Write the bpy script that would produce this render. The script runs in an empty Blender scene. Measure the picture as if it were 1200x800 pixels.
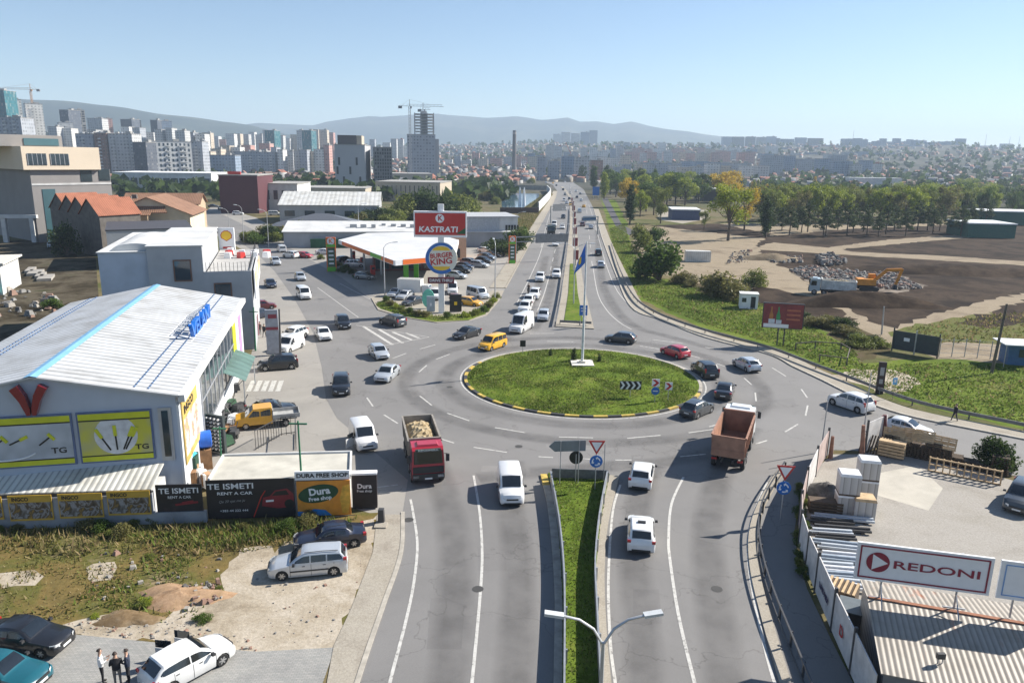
HAZE, EXPO = 1.8e-4, 1.05
import bpy, bmesh, math, random
import numpy as np
from mathutils import Vector, Matrix
from mathutils.geometry import tessellate_polygon
R = math.radians
C = bpy.context.scene.collection
random.seed(7)
# ---------------------------------------------------------------- camera model
CAMZ, FPX, HZ, ROLL = 24.0, 880.0, 185.0, 0.015
PITCH = math.atan((400 - HZ) / FPX)
FW = Vector((0, math.cos(PITCH), -math.sin(PITCH)))
_r0, _u0 = Vector((1, 0, 0)), Vector((0, math.sin(PITCH), math.cos(PITCH)))
RT = math.cos(ROLL) * _r0 + math.sin(ROLL) * _u0
UP = -math.sin(ROLL) * _r0 + math.cos(ROLL) * _u0
EYE = Vector((0, 0, CAMZ))
def ray(px, py):
    return FW * FPX + RT * (px - 600) + UP * (400 - py)
def G(px, py, z=0.0):
    """point on the horizontal plane z seen at a place of the photograph"""
    d = ray(px, py)
    return EYE + d * ((z - CAMZ) / d.z)
def AT(px, py, Y):
    d = ray(px, py)
    return EYE + d * (Y / d.y)
def ON(px, py, P, u):
    """(s, z) on the vertical plane through P along the horizontal direction u"""
    n = Vector((-u[1], u[0], 0)); d = ray(px, py)
    t = (Vector((P[0], P[1], 0)) - EYE).dot(n) / d.dot(n)
    q = EYE + d * t
    return ((q.x - P[0]) * u[0] + (q.y - P[1]) * u[1], q.z)
def PX(p):
    d = Vector(p) - EYE; k = FPX / d.dot(FW)
    return (600 + d.dot(RT) * k, 400 - d.dot(UP) * k)
# ---------------------------------------------------------------- materials
MATS = {}
def _nt(name):
    m = bpy.data.materials.new(name); m.use_nodes = True
    nt = m.node_tree; b = nt.nodes['Principled BSDF']
    return m, nt, b
def N(nt, t, **kw):
    n = nt.nodes.new(t)
    for k, v in kw.items(): setattr(n, k, v)
    return n
def col4(c): return (c[0], c[1], c[2], 1)
def ramp(nt, src, stops):
    r = N(nt, 'ShaderNodeValToRGB'); nt.links.new(src, r.inputs[0])
    e = r.color_ramp.elements
    while len(e) < len(stops): e.new(0.5)
    for k, (p, c) in zip(e, stops): k.position = p; k.color = col4(c) if len(c) == 3 else c
    return r.outputs[0]
def noise(nt, scale, detail=4, rough=.6, coord=None, dist=0, vec=None):
    n = N(nt, 'ShaderNodeTexNoise'); n.inputs['Scale'].default_value = scale
    n.inputs['Detail'].default_value = detail; n.inputs['Roughness'].default_value = rough
    n.inputs['Distortion'].default_value = dist
    if vec is None:
        tc = N(nt, 'ShaderNodeTexCoord'); vec = tc.outputs['Object']
    nt.links.new(vec, n.inputs['Vector'])
    return n.outputs['Fac']
def mix(nt, f, a, b, mode='MIX'):
    m = N(nt, 'ShaderNodeMix', data_type='RGBA', blend_type=mode)
    for s, v in ((m.inputs[0], f), (m.inputs[6], a), (m.inputs[7], b)):
        if hasattr(v, 'is_linked') or hasattr(v, 'links'): nt.links.new(v, s)
        elif isinstance(v, (int, float)): s.default_value = v
        else: s.default_value = col4(v)
    return m.outputs[2]
def math_(nt, op, a, b=None, c=None):
    m = N(nt, 'ShaderNodeMath', operation=op)
    for s, v in zip(m.inputs, (a, b, c)):
        if v is None: continue
        if isinstance(v, (int, float)): s.default_value = v
        else: nt.links.new(v, s)
    return m.outputs[0]
def bump(nt, b, h, strength=.3, dist=.02):
    n = N(nt, 'ShaderNodeBump'); n.inputs['Strength'].default_value = strength; n.inputs['Distance'].default_value = dist
    nt.links.new(h, n.inputs['Height']); nt.links.new(n.outputs[0], b.inputs['Normal'])
def M(name, col, rough=.7, var=.18, scale=2., metal=0., coat=0., spec=.5):
    """plain worn material: colour with soft blotches"""
    if name in MATS: return MATS[name]
    m, nt, b = _nt(name)
    f = noise(nt, scale, 5)
    c = ramp(nt, f, [(.3, [x * (1 - var) for x in col]), (.7, [min(1, x * (1 + var)) for x in col])])
    nt.links.new(c, b.inputs['Base Color'])
    b.inputs['Roughness'].default_value = rough; b.inputs['Metallic'].default_value = metal
    b.inputs['Coat Weight'].default_value = coat; b.inputs['Coat Roughness'].default_value = .04
    b.inputs['Specular IOR Level'].default_value = spec
    MATS[name] = m; return m
def paint(name, col, metal=0.0):
    if name in MATS: return MATS[name]
    m = M(name, col, .32, .04, 3, metal, .8)
    return m
def PAT(name, fn):
    if name in MATS: return MATS[name]
    m, nt, b = _nt(name); fn(nt, b); MATS[name] = m; return m
def ground_mat(name, cols, scale=.25, fine=6., rough=.95, mid=None, bstr=.3, pos=None):
    def fn(nt, b):
        f = noise(nt, scale, 8, .65, dist=.4)
        if pos is None:
            st = [(.3 + .4 * i / max(1, len(cols) - 1), c) for i, c in enumerate(cols)]
        else: st = list(zip(pos, cols))
        c = ramp(nt, f, st)
        g = noise(nt, fine, 6, .7)
        c = mix(nt, .55, c, ramp(nt, g, [(.32, (.35, .33, .3)), (.5, (.5, .5, .5)), (.72, (.72, .71, .68))]), 'OVERLAY')
        nt.links.new(c, b.inputs['Base Color']); b.inputs['Roughness'].default_value = rough; b.inputs['Specular IOR Level'].default_value = .08
        bump(nt, b, g, bstr, .05)
    return PAT(name, fn)
def leaf_mat(name, cols, rough=.6, scale=.35):
    cols = [tuple(1.15 * x for x in c) for c in cols]
    def fn(nt, b):
        g = N(nt, 'ShaderNodeNewGeometry')
        f = noise(nt, scale, 3)
        v = math_(nt, 'ADD', math_(nt, 'MULTIPLY', g.outputs['Random Per Island'], .55), math_(nt, 'MULTIPLY', f, .6))
        st = [(.25 + .6 * i / max(1, len(cols) - 1), c) for i, c in enumerate(cols)]
        nt.links.new(ramp(nt, v, st), b.inputs['Base Color']); b.inputs['Roughness'].default_value = rough
        b.inputs['Specular IOR Level'].default_value = .25
        t = N(nt, 'ShaderNodeBsdfTranslucent'); m = N(nt, 'ShaderNodeMixShader'); m.inputs[0].default_value = .38; o = nt.nodes['Material Output']
        nt.links.new(b.inputs['Base Color'].links[0].from_socket, t.inputs[0]); nt.links.new(b.outputs[0], m.inputs[1]); nt.links.new(t.outputs[0], m.inputs[2]); nt.links.new(m.outputs[0], o.inputs[0])
    return PAT(name, fn)
def facade(name, wall, w=3.2, h=3.0, a=(.22, .72), c=(.3, .78), glass=(.04, .06, .09), band=None, off=0.):
    """far facade: rows of windows set out on object coordinates"""
    def fn(nt, b):
        tc = N(nt, 'ShaderNodeTexCoord'); g = N(nt, 'ShaderNodeNewGeometry')
        so = N(nt, 'ShaderNodeSeparateXYZ'); nt.links.new(tc.outputs['Object'], so.inputs[0])
        vt = N(nt, 'ShaderNodeVectorTransform', vector_type='NORMAL', convert_from='WORLD', convert_to='OBJECT')
        nt.links.new(g.outputs['Normal'], vt.inputs[0])
        sn = N(nt, 'ShaderNodeSeparateXYZ'); nt.links.new(vt.outputs[0], sn.inputs[0])
        ax = math_(nt, 'GREATER_THAN', math_(nt, 'ABSOLUTE', sn.outputs[0]), .7)
        al = math_(nt, 'ADD', math_(nt, 'MULTIPLY', so.outputs[1], ax), math_(nt, 'MULTIPLY', so.outputs[0], math_(nt, 'SUBTRACT', 1, ax)))
        u = math_(nt, 'DIVIDE', math_(nt, 'ADD', al, 500 + off), w); v = math_(nt, 'DIVIDE', math_(nt, 'ADD', so.outputs[2], 300), h)
        fu = math_(nt, 'FRACT', u); fv = math_(nt, 'FRACT', v)
        def inside(x, lo, hi): return math_(nt, 'MULTIPLY', math_(nt, 'GREATER_THAN', x, lo), math_(nt, 'LESS_THAN', x, hi))
        k = math_(nt, 'MULTIPLY', inside(fu, *a), inside(fv, *c))
        k = math_(nt, 'MULTIPLY', k, math_(nt, 'LESS_THAN', math_(nt, 'ABSOLUTE', sn.outputs[2]), .5))
        cv = N(nt, 'ShaderNodeCombineXYZ'); nt.links.new(math_(nt, 'FLOOR', u), cv.inputs[0]); nt.links.new(math_(nt, 'FLOOR', v), cv.inputs[1])
        wn = N(nt, 'ShaderNodeTexWhiteNoise', noise_dimensions='2D'); nt.links.new(cv.outputs[0], wn.inputs['Vector'])
        gl = ramp(nt, wn.outputs['Value'], [(.0, glass), (.75, [x * 1.6 for x in glass]), (.9, [x * .5 + .18 for x in wall])])
        wl = ramp(nt, noise(nt, .12, 4), [(.3, [x * .86 for x in wall]), (.7, [min(1, x * 1.1) for x in wall])])
        if band:
            bk = inside(fv, 0, band[1]); wl = mix(nt, bk, wl, band[0])
        nt.links.new(mix(nt, k, wl, gl), b.inputs['Base Color'])
        nt.links.new(math_(nt, 'SUBTRACT', .8, math_(nt, 'MULTIPLY', k, .6)), b.inputs['Roughness'])
    return PAT(name, fn)
def ribbed(name, col, pitch=.5, axis=0, dark=.55, rough=.45, rust=None, metal=0.):
    """corrugated sheet: ribs across one object axis"""
    def fn(nt, b):
        tc = N(nt, 'ShaderNodeTexCoord'); so = N(nt, 'ShaderNodeSeparateXYZ'); nt.links.new(tc.outputs['Object'], so.inputs[0])
        s = math_(nt, 'SINE', math_(nt, 'MULTIPLY', so.outputs[axis], 2 * math.pi / pitch))
        r = ramp(nt, math_(nt, 'MULTIPLY_ADD', s, .5, .5), [(.0, [x * dark for x in col]), (.26, [x * .93 for x in col]), (1, col)])
        d = ramp(nt, noise(nt, .35, 5, .7), [(.28, (.62, .59, .54)), (.5, (.9, .89, .87)), (.64, (1, 1, 1))])
        c = mix(nt, 1, r, d, 'MULTIPLY')
        if rust:
            mp = N(nt, 'ShaderNodeMapping'); nt.links.new(tc.outputs['Object'], mp.inputs[0]); mp.inputs['Scale'].default_value = rust
            k = ramp(nt, noise(nt, 1, 4, .6, vec=mp.outputs[0]), [(.60, (0, 0, 0)), (.72, (1, 1, 1))])
            c = mix(nt, k, c, (.28, .10, .04))
        nt.links.new(c, b.inputs['Base Color']); b.inputs['Roughness'].default_value = rough; b.inputs['Metallic'].default_value = metal
        bump(nt, b, s, .5, .03)
    return PAT(name, fn)
# ---------------------------------------------------------------- mesh helpers
class MB:
    def __init__(s): s.v, s.f, s.m = [], [], []
    def add(s, vs, fs, m=0):
        o = len(s.v); s.v += [tuple(p) for p in vs]; s.f += [tuple(i + o for i in f) for f in fs]; s.m += [m] * len(fs); return s
    def box(s, c, d, rz=0, m=0, top=1.0):
        x, y, z = d[0] / 2, d[1] / 2, d[2] / 2; ca, sa = math.cos(rz), math.sin(rz); vs = []
        for k in (-1, 1):
            t = top if k > 0 else 1
            for a, b in ((-1, -1), (1, -1), (1, 1), (-1, 1)):
                px, py = a * x * t, b * y * t
                vs.append((c[0] + px * ca - py * sa, c[1] + px * sa + py * ca, c[2] + k * z))
        return s.add(vs, [(0, 3, 2, 1), (4, 5, 6, 7), (0, 1, 5, 4), (1, 2, 6, 5), (2, 3, 7, 6), (3, 0, 4, 7)], m)
    def obox(s, a, b, w, h, m=0):
        """box beam from a to b, w wide (horizontal), h tall, top face centred on the axis +h/2"""
        a, b = Vector(a), Vector(b); d = (b - a); L = d.length
        if L < 1e-6: return s
        d /= L; r = d.cross(Vector((0, 0, 1)))
        r = r.normalized() if r.length > 1e-3 else Vector((1, 0, 0)); u = r.cross(d)
        vs = [p + r * (i * w / 2) + u * (j * h / 2) for p in (a, b) for i, j in ((-1, -1), (1, -1), (1, 1), (-1, 1))]
        return s.add(vs, [(0, 1, 2, 3), (7, 6, 5, 4), (1, 0, 4, 5), (2, 1, 5, 6), (3, 2, 6, 7), (0, 3, 7, 4)], m)
    def tube(s, pts, rad, n=8, m=0, cap=True):
        pts = [Vector(p) for p in pts]; k = len(pts)
        if not hasattr(rad, '__len__'): rad = [rad] * k
        vs, fs = [], []
        for i, p in enumerate(pts):
            d = (pts[min(i + 1, k - 1)] - pts[max(i - 1, 0)])
            d = d.normalized() if d.length > 1e-9 else Vector((0, 0, 1))
            r = d.cross(Vector((0, 0, 1)) if abs(d.z) < .9 else Vector((1, 0, 0))).normalized(); u = r.cross(d)
            for j in range(n):
                t = 2 * math.pi * j / n; vs.append(p + (r * math.cos(t) + u * math.sin(t)) * rad[i])
        for i in range(k - 1):
            for j in range(n):
                fs.append((i * n + j, i * n + (j + 1) % n, (i + 1) * n + (j + 1) % n, (i + 1) * n + j))
        if cap: fs += [tuple(range(n))[::-1], tuple((k - 1) * n + j for j in range(n))]
        return s.add(vs, fs, m)
    def cyl(s, a, b, r, n=16, m=0): return s.tube([a, b], r, n, m)
    def prism(s, poly, z0, z1, m=0, ms=None):
        """vertical prism over an (x, y) outline"""
        n = len(poly); ar = sum(poly[i][0] * poly[(i + 1) % n][1] - poly[(i + 1) % n][0] * poly[i][1] for i in range(n))
        if ar < 0: poly = list(poly)[::-1]
        vs = [(p[0], p[1], z0) for p in poly] + [(p[0], p[1], z1) for p in poly]
        tri = tessellate_polygon([[Vector((p[0], p[1], 0)) for p in poly]])
        fs = []
        for t in tri:
            a, b, c = (Vector(poly[i][:2]) for i in t)
            if (b - a).cross(c - a) < 0: t = t[::-1]
            fs.append(tuple(i + n for i in t))
        s.add(vs, fs, m)
        s.add(vs, [t[::-1] for t in [tuple(i - n for i in f) for f in fs]], m)
        s.add(vs, [(i, (i + 1) % n, (i + 1) % n + n, i + n) for i in range(n)], m if ms is None else ms)
        return s
    def sheet(s, pts, m=0):
        """flat n-gon (any plane) split to triangles, facing up"""
        tri = tessellate_polygon([[Vector(p) for p in pts]]); fs = []
        for t in tri:
            a, b, c = (Vector(pts[i]) for i in t)
            if (b - a).cross(c - a).z < 0: t = t[::-1]
            fs.append(tuple(t))
        return s.add(pts, fs, m)
    def disc(s, c, nrm, r, n=20, m=0):
        nrm = Vector(nrm).normalized(); a = nrm.cross(Vector((0, 0, 1)) if abs(nrm.z) < .9 else Vector((1, 0, 0))).normalized(); b = nrm.cross(a)
        return s.add([Vector(c) + (a * math.cos(2 * math.pi * i / n) + b * math.sin(2 * math.pi * i / n)) * r for i in range(n)], [tuple(range(n))], m)
    def build(s, name, mats, parent=None, smooth=None, loc=None):
        me = bpy.data.meshes.new(name); me.from_pydata(s.v, [], s.f)
        for k in (mats if isinstance(mats, (list, tuple)) else [mats]): me.materials.append(k)
        if any(s.m): me.polygons.foreach_set('material_index', s.m)
        if smooth is not None:
            me.polygons.foreach_set('use_smooth', [True] * len(me.polygons)); me.set_sharp_from_angle(angle=R(smooth))
        me.update(); o = bpy.data.objects.new(name, me); C.objects.link(o)
        if parent: o.parent = parent
        if loc is not None: o.location = loc
        return o
def tag(o, label=None, cat=None, group=None, kind=None):
    if label: o['label'] = label
    if cat: o['category'] = cat
    if group: o['group'] = group
    if kind: o['kind'] = kind
    return o
def thing(name, label, cat, loc=(0, 0, 0), rz=0, group=None):
    o = bpy.data.objects.new(name, None); C.objects.link(o); o.location = loc; o.rotation_euler = (0, 0, rz); o.empty_display_size = .3
    return tag(o, label, cat, group)
KIDS = {}
def kids(o): return [c for c in o.children]
def dup(root, loc, rz=0, label=None, group=None, sc=None):
    r = root.copy(); C.objects.link(r); r.location = loc; r.rotation_euler = (0, 0, rz)
    if sc: r.scale = (sc, sc, sc) if not hasattr(sc, '__len__') else sc
    if label: r['label'] = label
    if group: r['group'] = group
    for ch in root.children:
        c = ch.copy(); C.objects.link(c); c.parent = r
        for g in ch.children:
            d = g.copy(); C.objects.link(d); d.parent = c
    return r
def struct(o): o['kind'] = 'structure'; return o
def smoothpts(pts, n=6, closed=False):
    """Catmull-Rom through 2-D/3-D points"""
    P = [Vector(p) for p in pts]; k = len(P); out = []
    for i in range(k if closed else k - 1):
        if closed: a, b, c, d = P[i - 1], P[i], P[(i + 1) % k], P[(i + 2) % k]
        else: a, b, c, d = P[max(i - 1, 0)], P[i], P[i + 1], P[min(i + 2, k - 1)]
        for j in range(n):
            t = j / n
            out.append(.5 * (2 * b + (c - a) * t + (2 * a - 5 * b + 4 * c - d) * t * t + (3 * b - a - 3 * c + d) * t ** 3))
    if not closed: out.append(P[-1])
    return out
def offset(pts, d):
    """shift a ground polyline sideways (left positive)"""
    out = []
    for i, p in enumerate(pts):
        t = (pts[min(i + 1, len(pts) - 1)] - pts[max(i - 1, 0)]); t = Vector((t.x, t.y, 0)).normalized()
        out.append(p + Vector((-t.y, t.x, 0)) * d)
    return out
def ribbon(mb, pts, w, z, m=0):
    a, b = offset(pts, w / 2), offset(pts, -w / 2); n = len(pts)
    vs = [(p.x, p.y, z) for p in a] + [(p.x, p.y, z) for p in b]
    return mb.add(vs, [(i, i + n, i + n + 1, i + 1) for i in range(n - 1)], m)
def kerbstrip(mb, pts, w, z0, z1, m=0, ms=None, closed=False):
    a, b = offset(pts, w / 2), offset(pts, -w / 2); n = len(pts); k = n if closed else n - 1
    vs = []
    for p, q in zip(a, b): vs += [(p.x, p.y, z0), (p.x, p.y, z1), (q.x, q.y, z1), (q.x, q.y, z0)]
    for i in range(k):
        o, e = 4 * i, 4 * ((i + 1) % n)
        mi = m if ms is None else ms(i)
        mb.add([vs[o], vs[o + 1], vs[o + 2], vs[o + 3], vs[e], vs[e + 1], vs[e + 2], vs[e + 3]],
               [(0, 4, 5, 1), (1, 5, 6, 2), (2, 6, 7, 3)] + ([(0, 1, 2, 3)] if i == 0 and not closed else []) + ([(7, 6, 5, 4)] if i == k - 1 and not closed else []), mi)
    return mb
def g2(pts, z=0): return [G(x, y, z) for x, y in pts]
def inpoly(xs, ys, poly):
    r = np.zeros(len(xs), bool); n = len(poly)
    for i in range(n):
        x0, y0 = poly[i][0], poly[i][1]; x1, y1 = poly[(i + 1) % n][0], poly[(i + 1) % n][1]
        if y0 == y1: continue
        c = ((y0 > ys) != (y1 > ys)) & (xs < (x1 - x0) * (ys - y0) / (y1 - y0) + x0); r ^= c
    return r
def npmesh(name, V, F, mats, mi=None, parent=None):
    """mesh from numpy arrays (F: k-gons of equal size)"""
    me = bpy.data.meshes.new(name); k = F.shape[1]
    me.vertices.add(len(V)); me.vertices.foreach_set('co', V.astype(np.float32).ravel())
    me.loops.add(F.size); me.loops.foreach_set('vertex_index', F.astype(np.int32).ravel())
    me.polygons.add(len(F)); me.polygons.foreach_set('loop_start', np.arange(0, F.size, k, dtype=np.int32))
    me.polygons.foreach_set('loop_total', np.full(len(F), k, np.int32))
    for m in (mats if isinstance(mats, (list, tuple)) else [mats]): me.materials.append(m)
    if mi is not None: me.polygons.foreach_set('material_index', mi.astype(np.int32))
    me.update(calc_edges=True); o = bpy.data.objects.new(name, me); C.objects.link(o)
    if parent: o.parent = parent
    return o
def blades(poly, dens, hgt, wid, seed, clump=.0, z=0):
    """grass: upright triangles scattered over an outline; returns V, F"""
    rg = np.random.default_rng(seed); P = np.array([(p[0], p[1]) for p in poly]); lo, hi = P.min(0), P.max(0)
    n = int(dens * (hi[0] - lo[0]) * (hi[1] - lo[1])); x = rg.uniform(lo[0], hi[0], n); y = rg.uniform(lo[1], hi[1], n)
    k = inpoly(x, y, P)
    if clump:
        d = np.sin(x * .9 + 1.3 * np.sin(y * .5)) * np.sin(y * .8 + np.sin(x * .6)) ; k &= rg.random(n) < 1 - clump * (d < 0)
    x, y = x[k], y[k]; n = len(x); h = hgt * (.35 + rg.random(n) ** 2 * 1.0); a = rg.uniform(0, 6.283, n); w = wid * rg.uniform(.6, 1.3, n)
    lx, ly = rg.normal(0, .5, n) * h, rg.normal(0, .5, n) * h
    V = np.empty((n, 3, 3)); ca, sa = np.cos(a) * w / 2, np.sin(a) * w / 2
    V[:, 0] = np.stack([x - ca, y - sa, np.full(n, z - .02)], 1); V[:, 1] = np.stack([x + ca, y + sa, np.full(n, z - .02)], 1)
    V[:, 2] = np.stack([x + lx, y + ly, z + h], 1)
    return V.reshape(-1, 3), np.arange(3 * n).reshape(-1, 3)
def text(body, size, mat, parent, loc, rot, name='lettering', ext=.01, align='CENTER', sx=1., shear=0., space=1., off=0., fit=None):
    cu = bpy.data.curves.new(name, 'FONT'); cu.body = body; cu.size = size; cu.extrude = ext; cu.align_x = align; cu.align_y = 'CENTER'
    cu.shear = shear; cu.space_character = space; cu.offset = off; cu.resolution_u = 3; cu.materials.append(mat)
    t = bpy.data.objects.new(name, cu); C.objects.link(t); bpy.context.view_layer.update()
    me = bpy.data.meshes.new_from_object(t.evaluated_get(bpy.context.evaluated_depsgraph_get())); bpy.data.objects.remove(t); bpy.data.curves.remove(cu); me.name = name
    o = bpy.data.objects.new(name, me); C.objects.link(o); o.location = loc; o.rotation_euler = rot
    if fit: xs = [v.co.x for v in me.vertices]; sx = fit / (max(xs) - min(xs))
    o.scale = (sx, 1, 1)
    if parent: o.parent = parent
    return o
# ---------------------------------------------------------------- terrain
P1 = ([-400, 0, 100, 200, 300, 400, 500, 600, 700, 800, 900, 1000, 1100, 1200, 1700], [146, 152, 160, 164, 167, 170, 172, 170, 169, 172, 172, 171, 172, 175, 184])
PH = ([-600, -100, 0, 40, 100, 150, 200, 250, 300, 350, 420], [100, 108, 113, 116, 121, 127, 134, 141, 149, 160, 176])
P2 = ([-400, 250, 300, 320, 340, 367, 380, 405, 430, 445, 480, 510, 540, 565, 600, 630, 660, 675, 695, 715, 735, 755, 780, 800, 840, 870, 900, 1000, 1200, 1700],
      [140, 150, 145, 146, 146, 147, 143, 139, 137, 138, 135, 133.5, 136, 139, 137, 141, 137.5, 143, 142.5, 146, 143.5, 148, 152, 154, 160, 163, 167, 176, 190, 196])
def sm(t): t = np.clip(t, 0, 1); return t * t * (3 - 2 * t)
def _tan(px, py):
    vx = RT.x * (px - 600) + UP.x * (400 - py) + FW.x * FPX
    vy = RT.y * (px - 600) + UP.y * (400 - py) + FW.y * FPX
    vz = RT.z * (px - 600) + UP.z * (400 - py) + FW.z * FPX
    return vz / np.hypot(vx, vy)
def TZ(x, y):
    x, y = np.asarray(x, float), np.asarray(y, float)
    r = np.hypot(x, y); az = np.clip(np.arctan2(x, y), -.75, .75)
    px = 600 + FPX / math.cos(PITCH) * np.tan(az)
    z1 = CAMZ + 3000 * _tan(px, np.interp(px, *P1))
    zh = CAMZ + 4200 * _tan(px, np.interp(px, *PH))
    z2 = CAMZ + 6400 * _tan(px, np.interp(px, *P2))
    back = 1 - sm((np.abs(np.arctan2(x, y)) - .85) / .6)
    wob = (np.sin(az * 41 + r * .0023) + np.sin(az * 97 - r * .004) * .6) * 6 * sm((r - 1300) / 1500)
    a = z1 * sm((r - 800) / 2200) * (1 - .45 * sm((r - 3050) / 1500))
    h = np.maximum(zh, 0) * sm((r - 3050) / 1150) * (1 - .5 * sm((r - 4250) / 900))
    m = np.maximum(z2, 0) * sm((r - 4400) / 2000) * (1 - .4 * sm((r - 6450) / 900))
    return np.maximum(np.maximum(a, h), m) * back + wob * back * .5
def tz(x, y): return float(TZ([x], [y])[0])
def land(nt, b):
    g = N(nt, 'ShaderNodeTexCoord'); ln = N(nt, 'ShaderNodeVectorMath', operation='LENGTH'); nt.links.new(g.outputs['Object'], ln.inputs[0])
    r = ln.outputs['Value']
    near = ramp(nt, noise(nt, .03, 9, .7, dist=.5), [(.34, (.085, .075, .03)), (.47, (.16, .13, .07)), (.58, (.07, .085, .022)), (.72, (.24, .20, .14))])
    town = ramp(nt, noise(nt, .012, 9, .75), [(.35, (.025, .034, .02)), (.5, (.065, .065, .05)), (.6, (.11, .10, .09)), (.7, (.04, .05, .03))])
    far = ramp(nt, noise(nt, .0022, 10, .7), [(.38, (.012, .022, .016)), (.52, (.03, .042, .026)), (.6, (.075, .08, .05)), (.7, (.02, .03, .02))])
    c = mix(nt, math_(nt, 'SMOOTH_MIN', math_(nt, 'MAXIMUM', math_(nt, 'DIVIDE', math_(nt, 'SUBTRACT', r, 300), 350), 0), 1, .1), near, town)
    c = mix(nt, math_(nt, 'SMOOTH_MIN', math_(nt, 'MAXIMUM', math_(nt, 'DIVIDE', math_(nt, 'SUBTRACT', r, 2600), 1200), 0), 1, .1), c, far)
    f = noise(nt, 4, 6, .7)
    c = mix(nt, .5, c, ramp(nt, f, [(.3, (.36, .35, .33)), (.7, (.68, .67, .66))]), 'OVERLAY')
    nt.links.new(c, b.inputs['Base Color']); b.inputs['Roughness'].default_value = 1; b.inputs['Specular IOR Level'].default_value = .1
    bump(nt, b, f, .5, .15)
az = np.concatenate([np.linspace(-.80, .80, 300), np.linspace(.80, 2 * math.pi - .80, 40)[1:-1]])
rr = np.concatenate([[8], np.geomspace(14, 7700, 190)])
A_, R_ = np.meshgrid(az, rr, indexing='ij'); X_, Y_ = np.sin(A_) * R_, np.cos(A_) * R_; Z_ = TZ(X_, Y_)
na, nr = A_.shape
V = np.stack([X_, Y_, Z_], -1).reshape(-1, 3); i, j = np.meshgrid(np.arange(na), np.arange(nr - 1), indexing='ij'); i2 = (i + 1) % na
F = np.stack([i * nr + j, i * nr + j + 1, i2 * nr + j + 1, i2 * nr + j], -1).reshape(-1, 4)
V = np.vstack([V, [[0, 0, 0]]])
gr = npmesh('ground', V, F, PAT('land', land)); struct(gr)
gr.data.polygons.foreach_set('use_smooth', [True] * len(gr.data.polygons))
core = MB().add([(8.2 * math.sin(a), 8.2 * math.cos(a), -.003) for a in np.linspace(0, 6.283, 40)[:-1]], [tuple(range(38, -1, -1))]); struct(core.build('ground', MATS['land']))

# ---------------------------------------------------------------- surfaces
def asphalt(name, base, var=.12, scale=.12):
    def fn(nt, b):
        f = noise(nt, scale, 7, .62, dist=.6)
        c = ramp(nt, f, [(.3, [x * (1 - var) for x in base]), (.5, base), (.68, [x * (1 + var) for x in base])])
        g = noise(nt, 14, 5, .75)
        c = mix(nt, .35, c, ramp(nt, g, [(.3, (.38, .38, .38)), (.7, (.64, .64, .63))]), 'OVERLAY')
        s = ramp(nt, noise(nt, .7, 7, .78, dist=1.8), [(.26, (.55, .54, .53)), (.38, (.95, .95, .95)), (.5, (1, 1, 1)), (.7, (1, 1, 1))])
        c = mix(nt, .6, c, s, 'MULTIPLY')
        vt = N(nt, 'ShaderNodeTexVoronoi', feature='DISTANCE_TO_EDGE'); tc = N(nt, 'ShaderNodeTexCoord')
        w = N(nt, 'ShaderNodeVectorMath', operation='ADD'); nt.links.new(tc.outputs['Object'], w.inputs[0])
        nz = N(nt, 'ShaderNodeTexNoise'); nz.inputs['Scale'].default_value = .5; nz.inputs['Detail'].default_value = 5
        sc = N(nt, 'ShaderNodeVectorMath', operation='SCALE'); nt.links.new(nz.outputs['Color'], sc.inputs[0]); sc.inputs['Scale'].default_value = 4
        nt.links.new(tc.outputs['Object'], nz.inputs['Vector']); nt.links.new(sc.outputs[0], w.inputs[1]); nt.links.new(w.outputs[0], vt.inputs['Vector'])
        vt.inputs['Scale'].default_value = .11
        cr = ramp(nt, vt.outputs['Distance'], [(.0, (.62, .61, .60)), (.006, (1, 1, 1))])
        c = mix(nt, .8, c, cr, 'MULTIPLY')
        nt.links.new(c, b.inputs['Base Color']); b.inputs['Roughness'].default_value = .82; bump(nt, b, g, .15, .01)
    return PAT(name, fn)
ASPH = asphalt('road asphalt', (.176, .170, .164), .09)
ASPL = asphalt('forecourt asphalt', (.275, .258, .232), .12)
WHITE = PAT('worn road paint', lambda nt, b: (nt.links.new(ramp(nt, noise(nt, 2.6, 7, .75), [(.36, (.20, .19, .18)), (.46, (.44, .43, .40)), (.7, (.56, .55, .52))]), b.inputs['Base Color']), setattr(b.inputs['Roughness'], 'default_value', .8)))
CONC = ground_mat('pavement concrete', [(.26, .23, .19), (.34, .31, .26), (.30, .27, .22)], .5, 9, .9)
KERB = M('kerb stone', (.36, .33, .28), .85, .25, 1.5)
DIRT = ground_mat('pale dirt', [(.17, .135, .095), (.28, .23, .165), (.22, .18, .125)], .12, 3, .98)
SOIL = ground_mat('dark turned soil', [(.012, .008, .006), (.024, .016, .011), (.055, .038, .026), (.018, .012, .009)], .09, 1.6, 1, bstr=1)
GRAS = ground_mat('green field', [(.05, .06, .012), (.08, .12, .015), (.12, .16, .022), (.15, .14, .05)], .12, 2.2, 1, bstr=.8)
OLIV = ground_mat('weedy waste ground', [(.11, .09, .035), (.165, .12, .045), (.10, .10, .028), (.24, .185, .11)], .22, 3, 1, bstr=.9)
GRAV = ground_mat('gravelly waste ground', [(.21, .17, .12), (.34, .29, .22), (.42, .37, .30), (.29, .24, .175)], .3, 5, 1, bstr=.6)
YARD = ground_mat('yard paving', [(.26, .24, .21), (.33, .31, .28), (.29, .27, .235)], .2, 8, .95)
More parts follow.
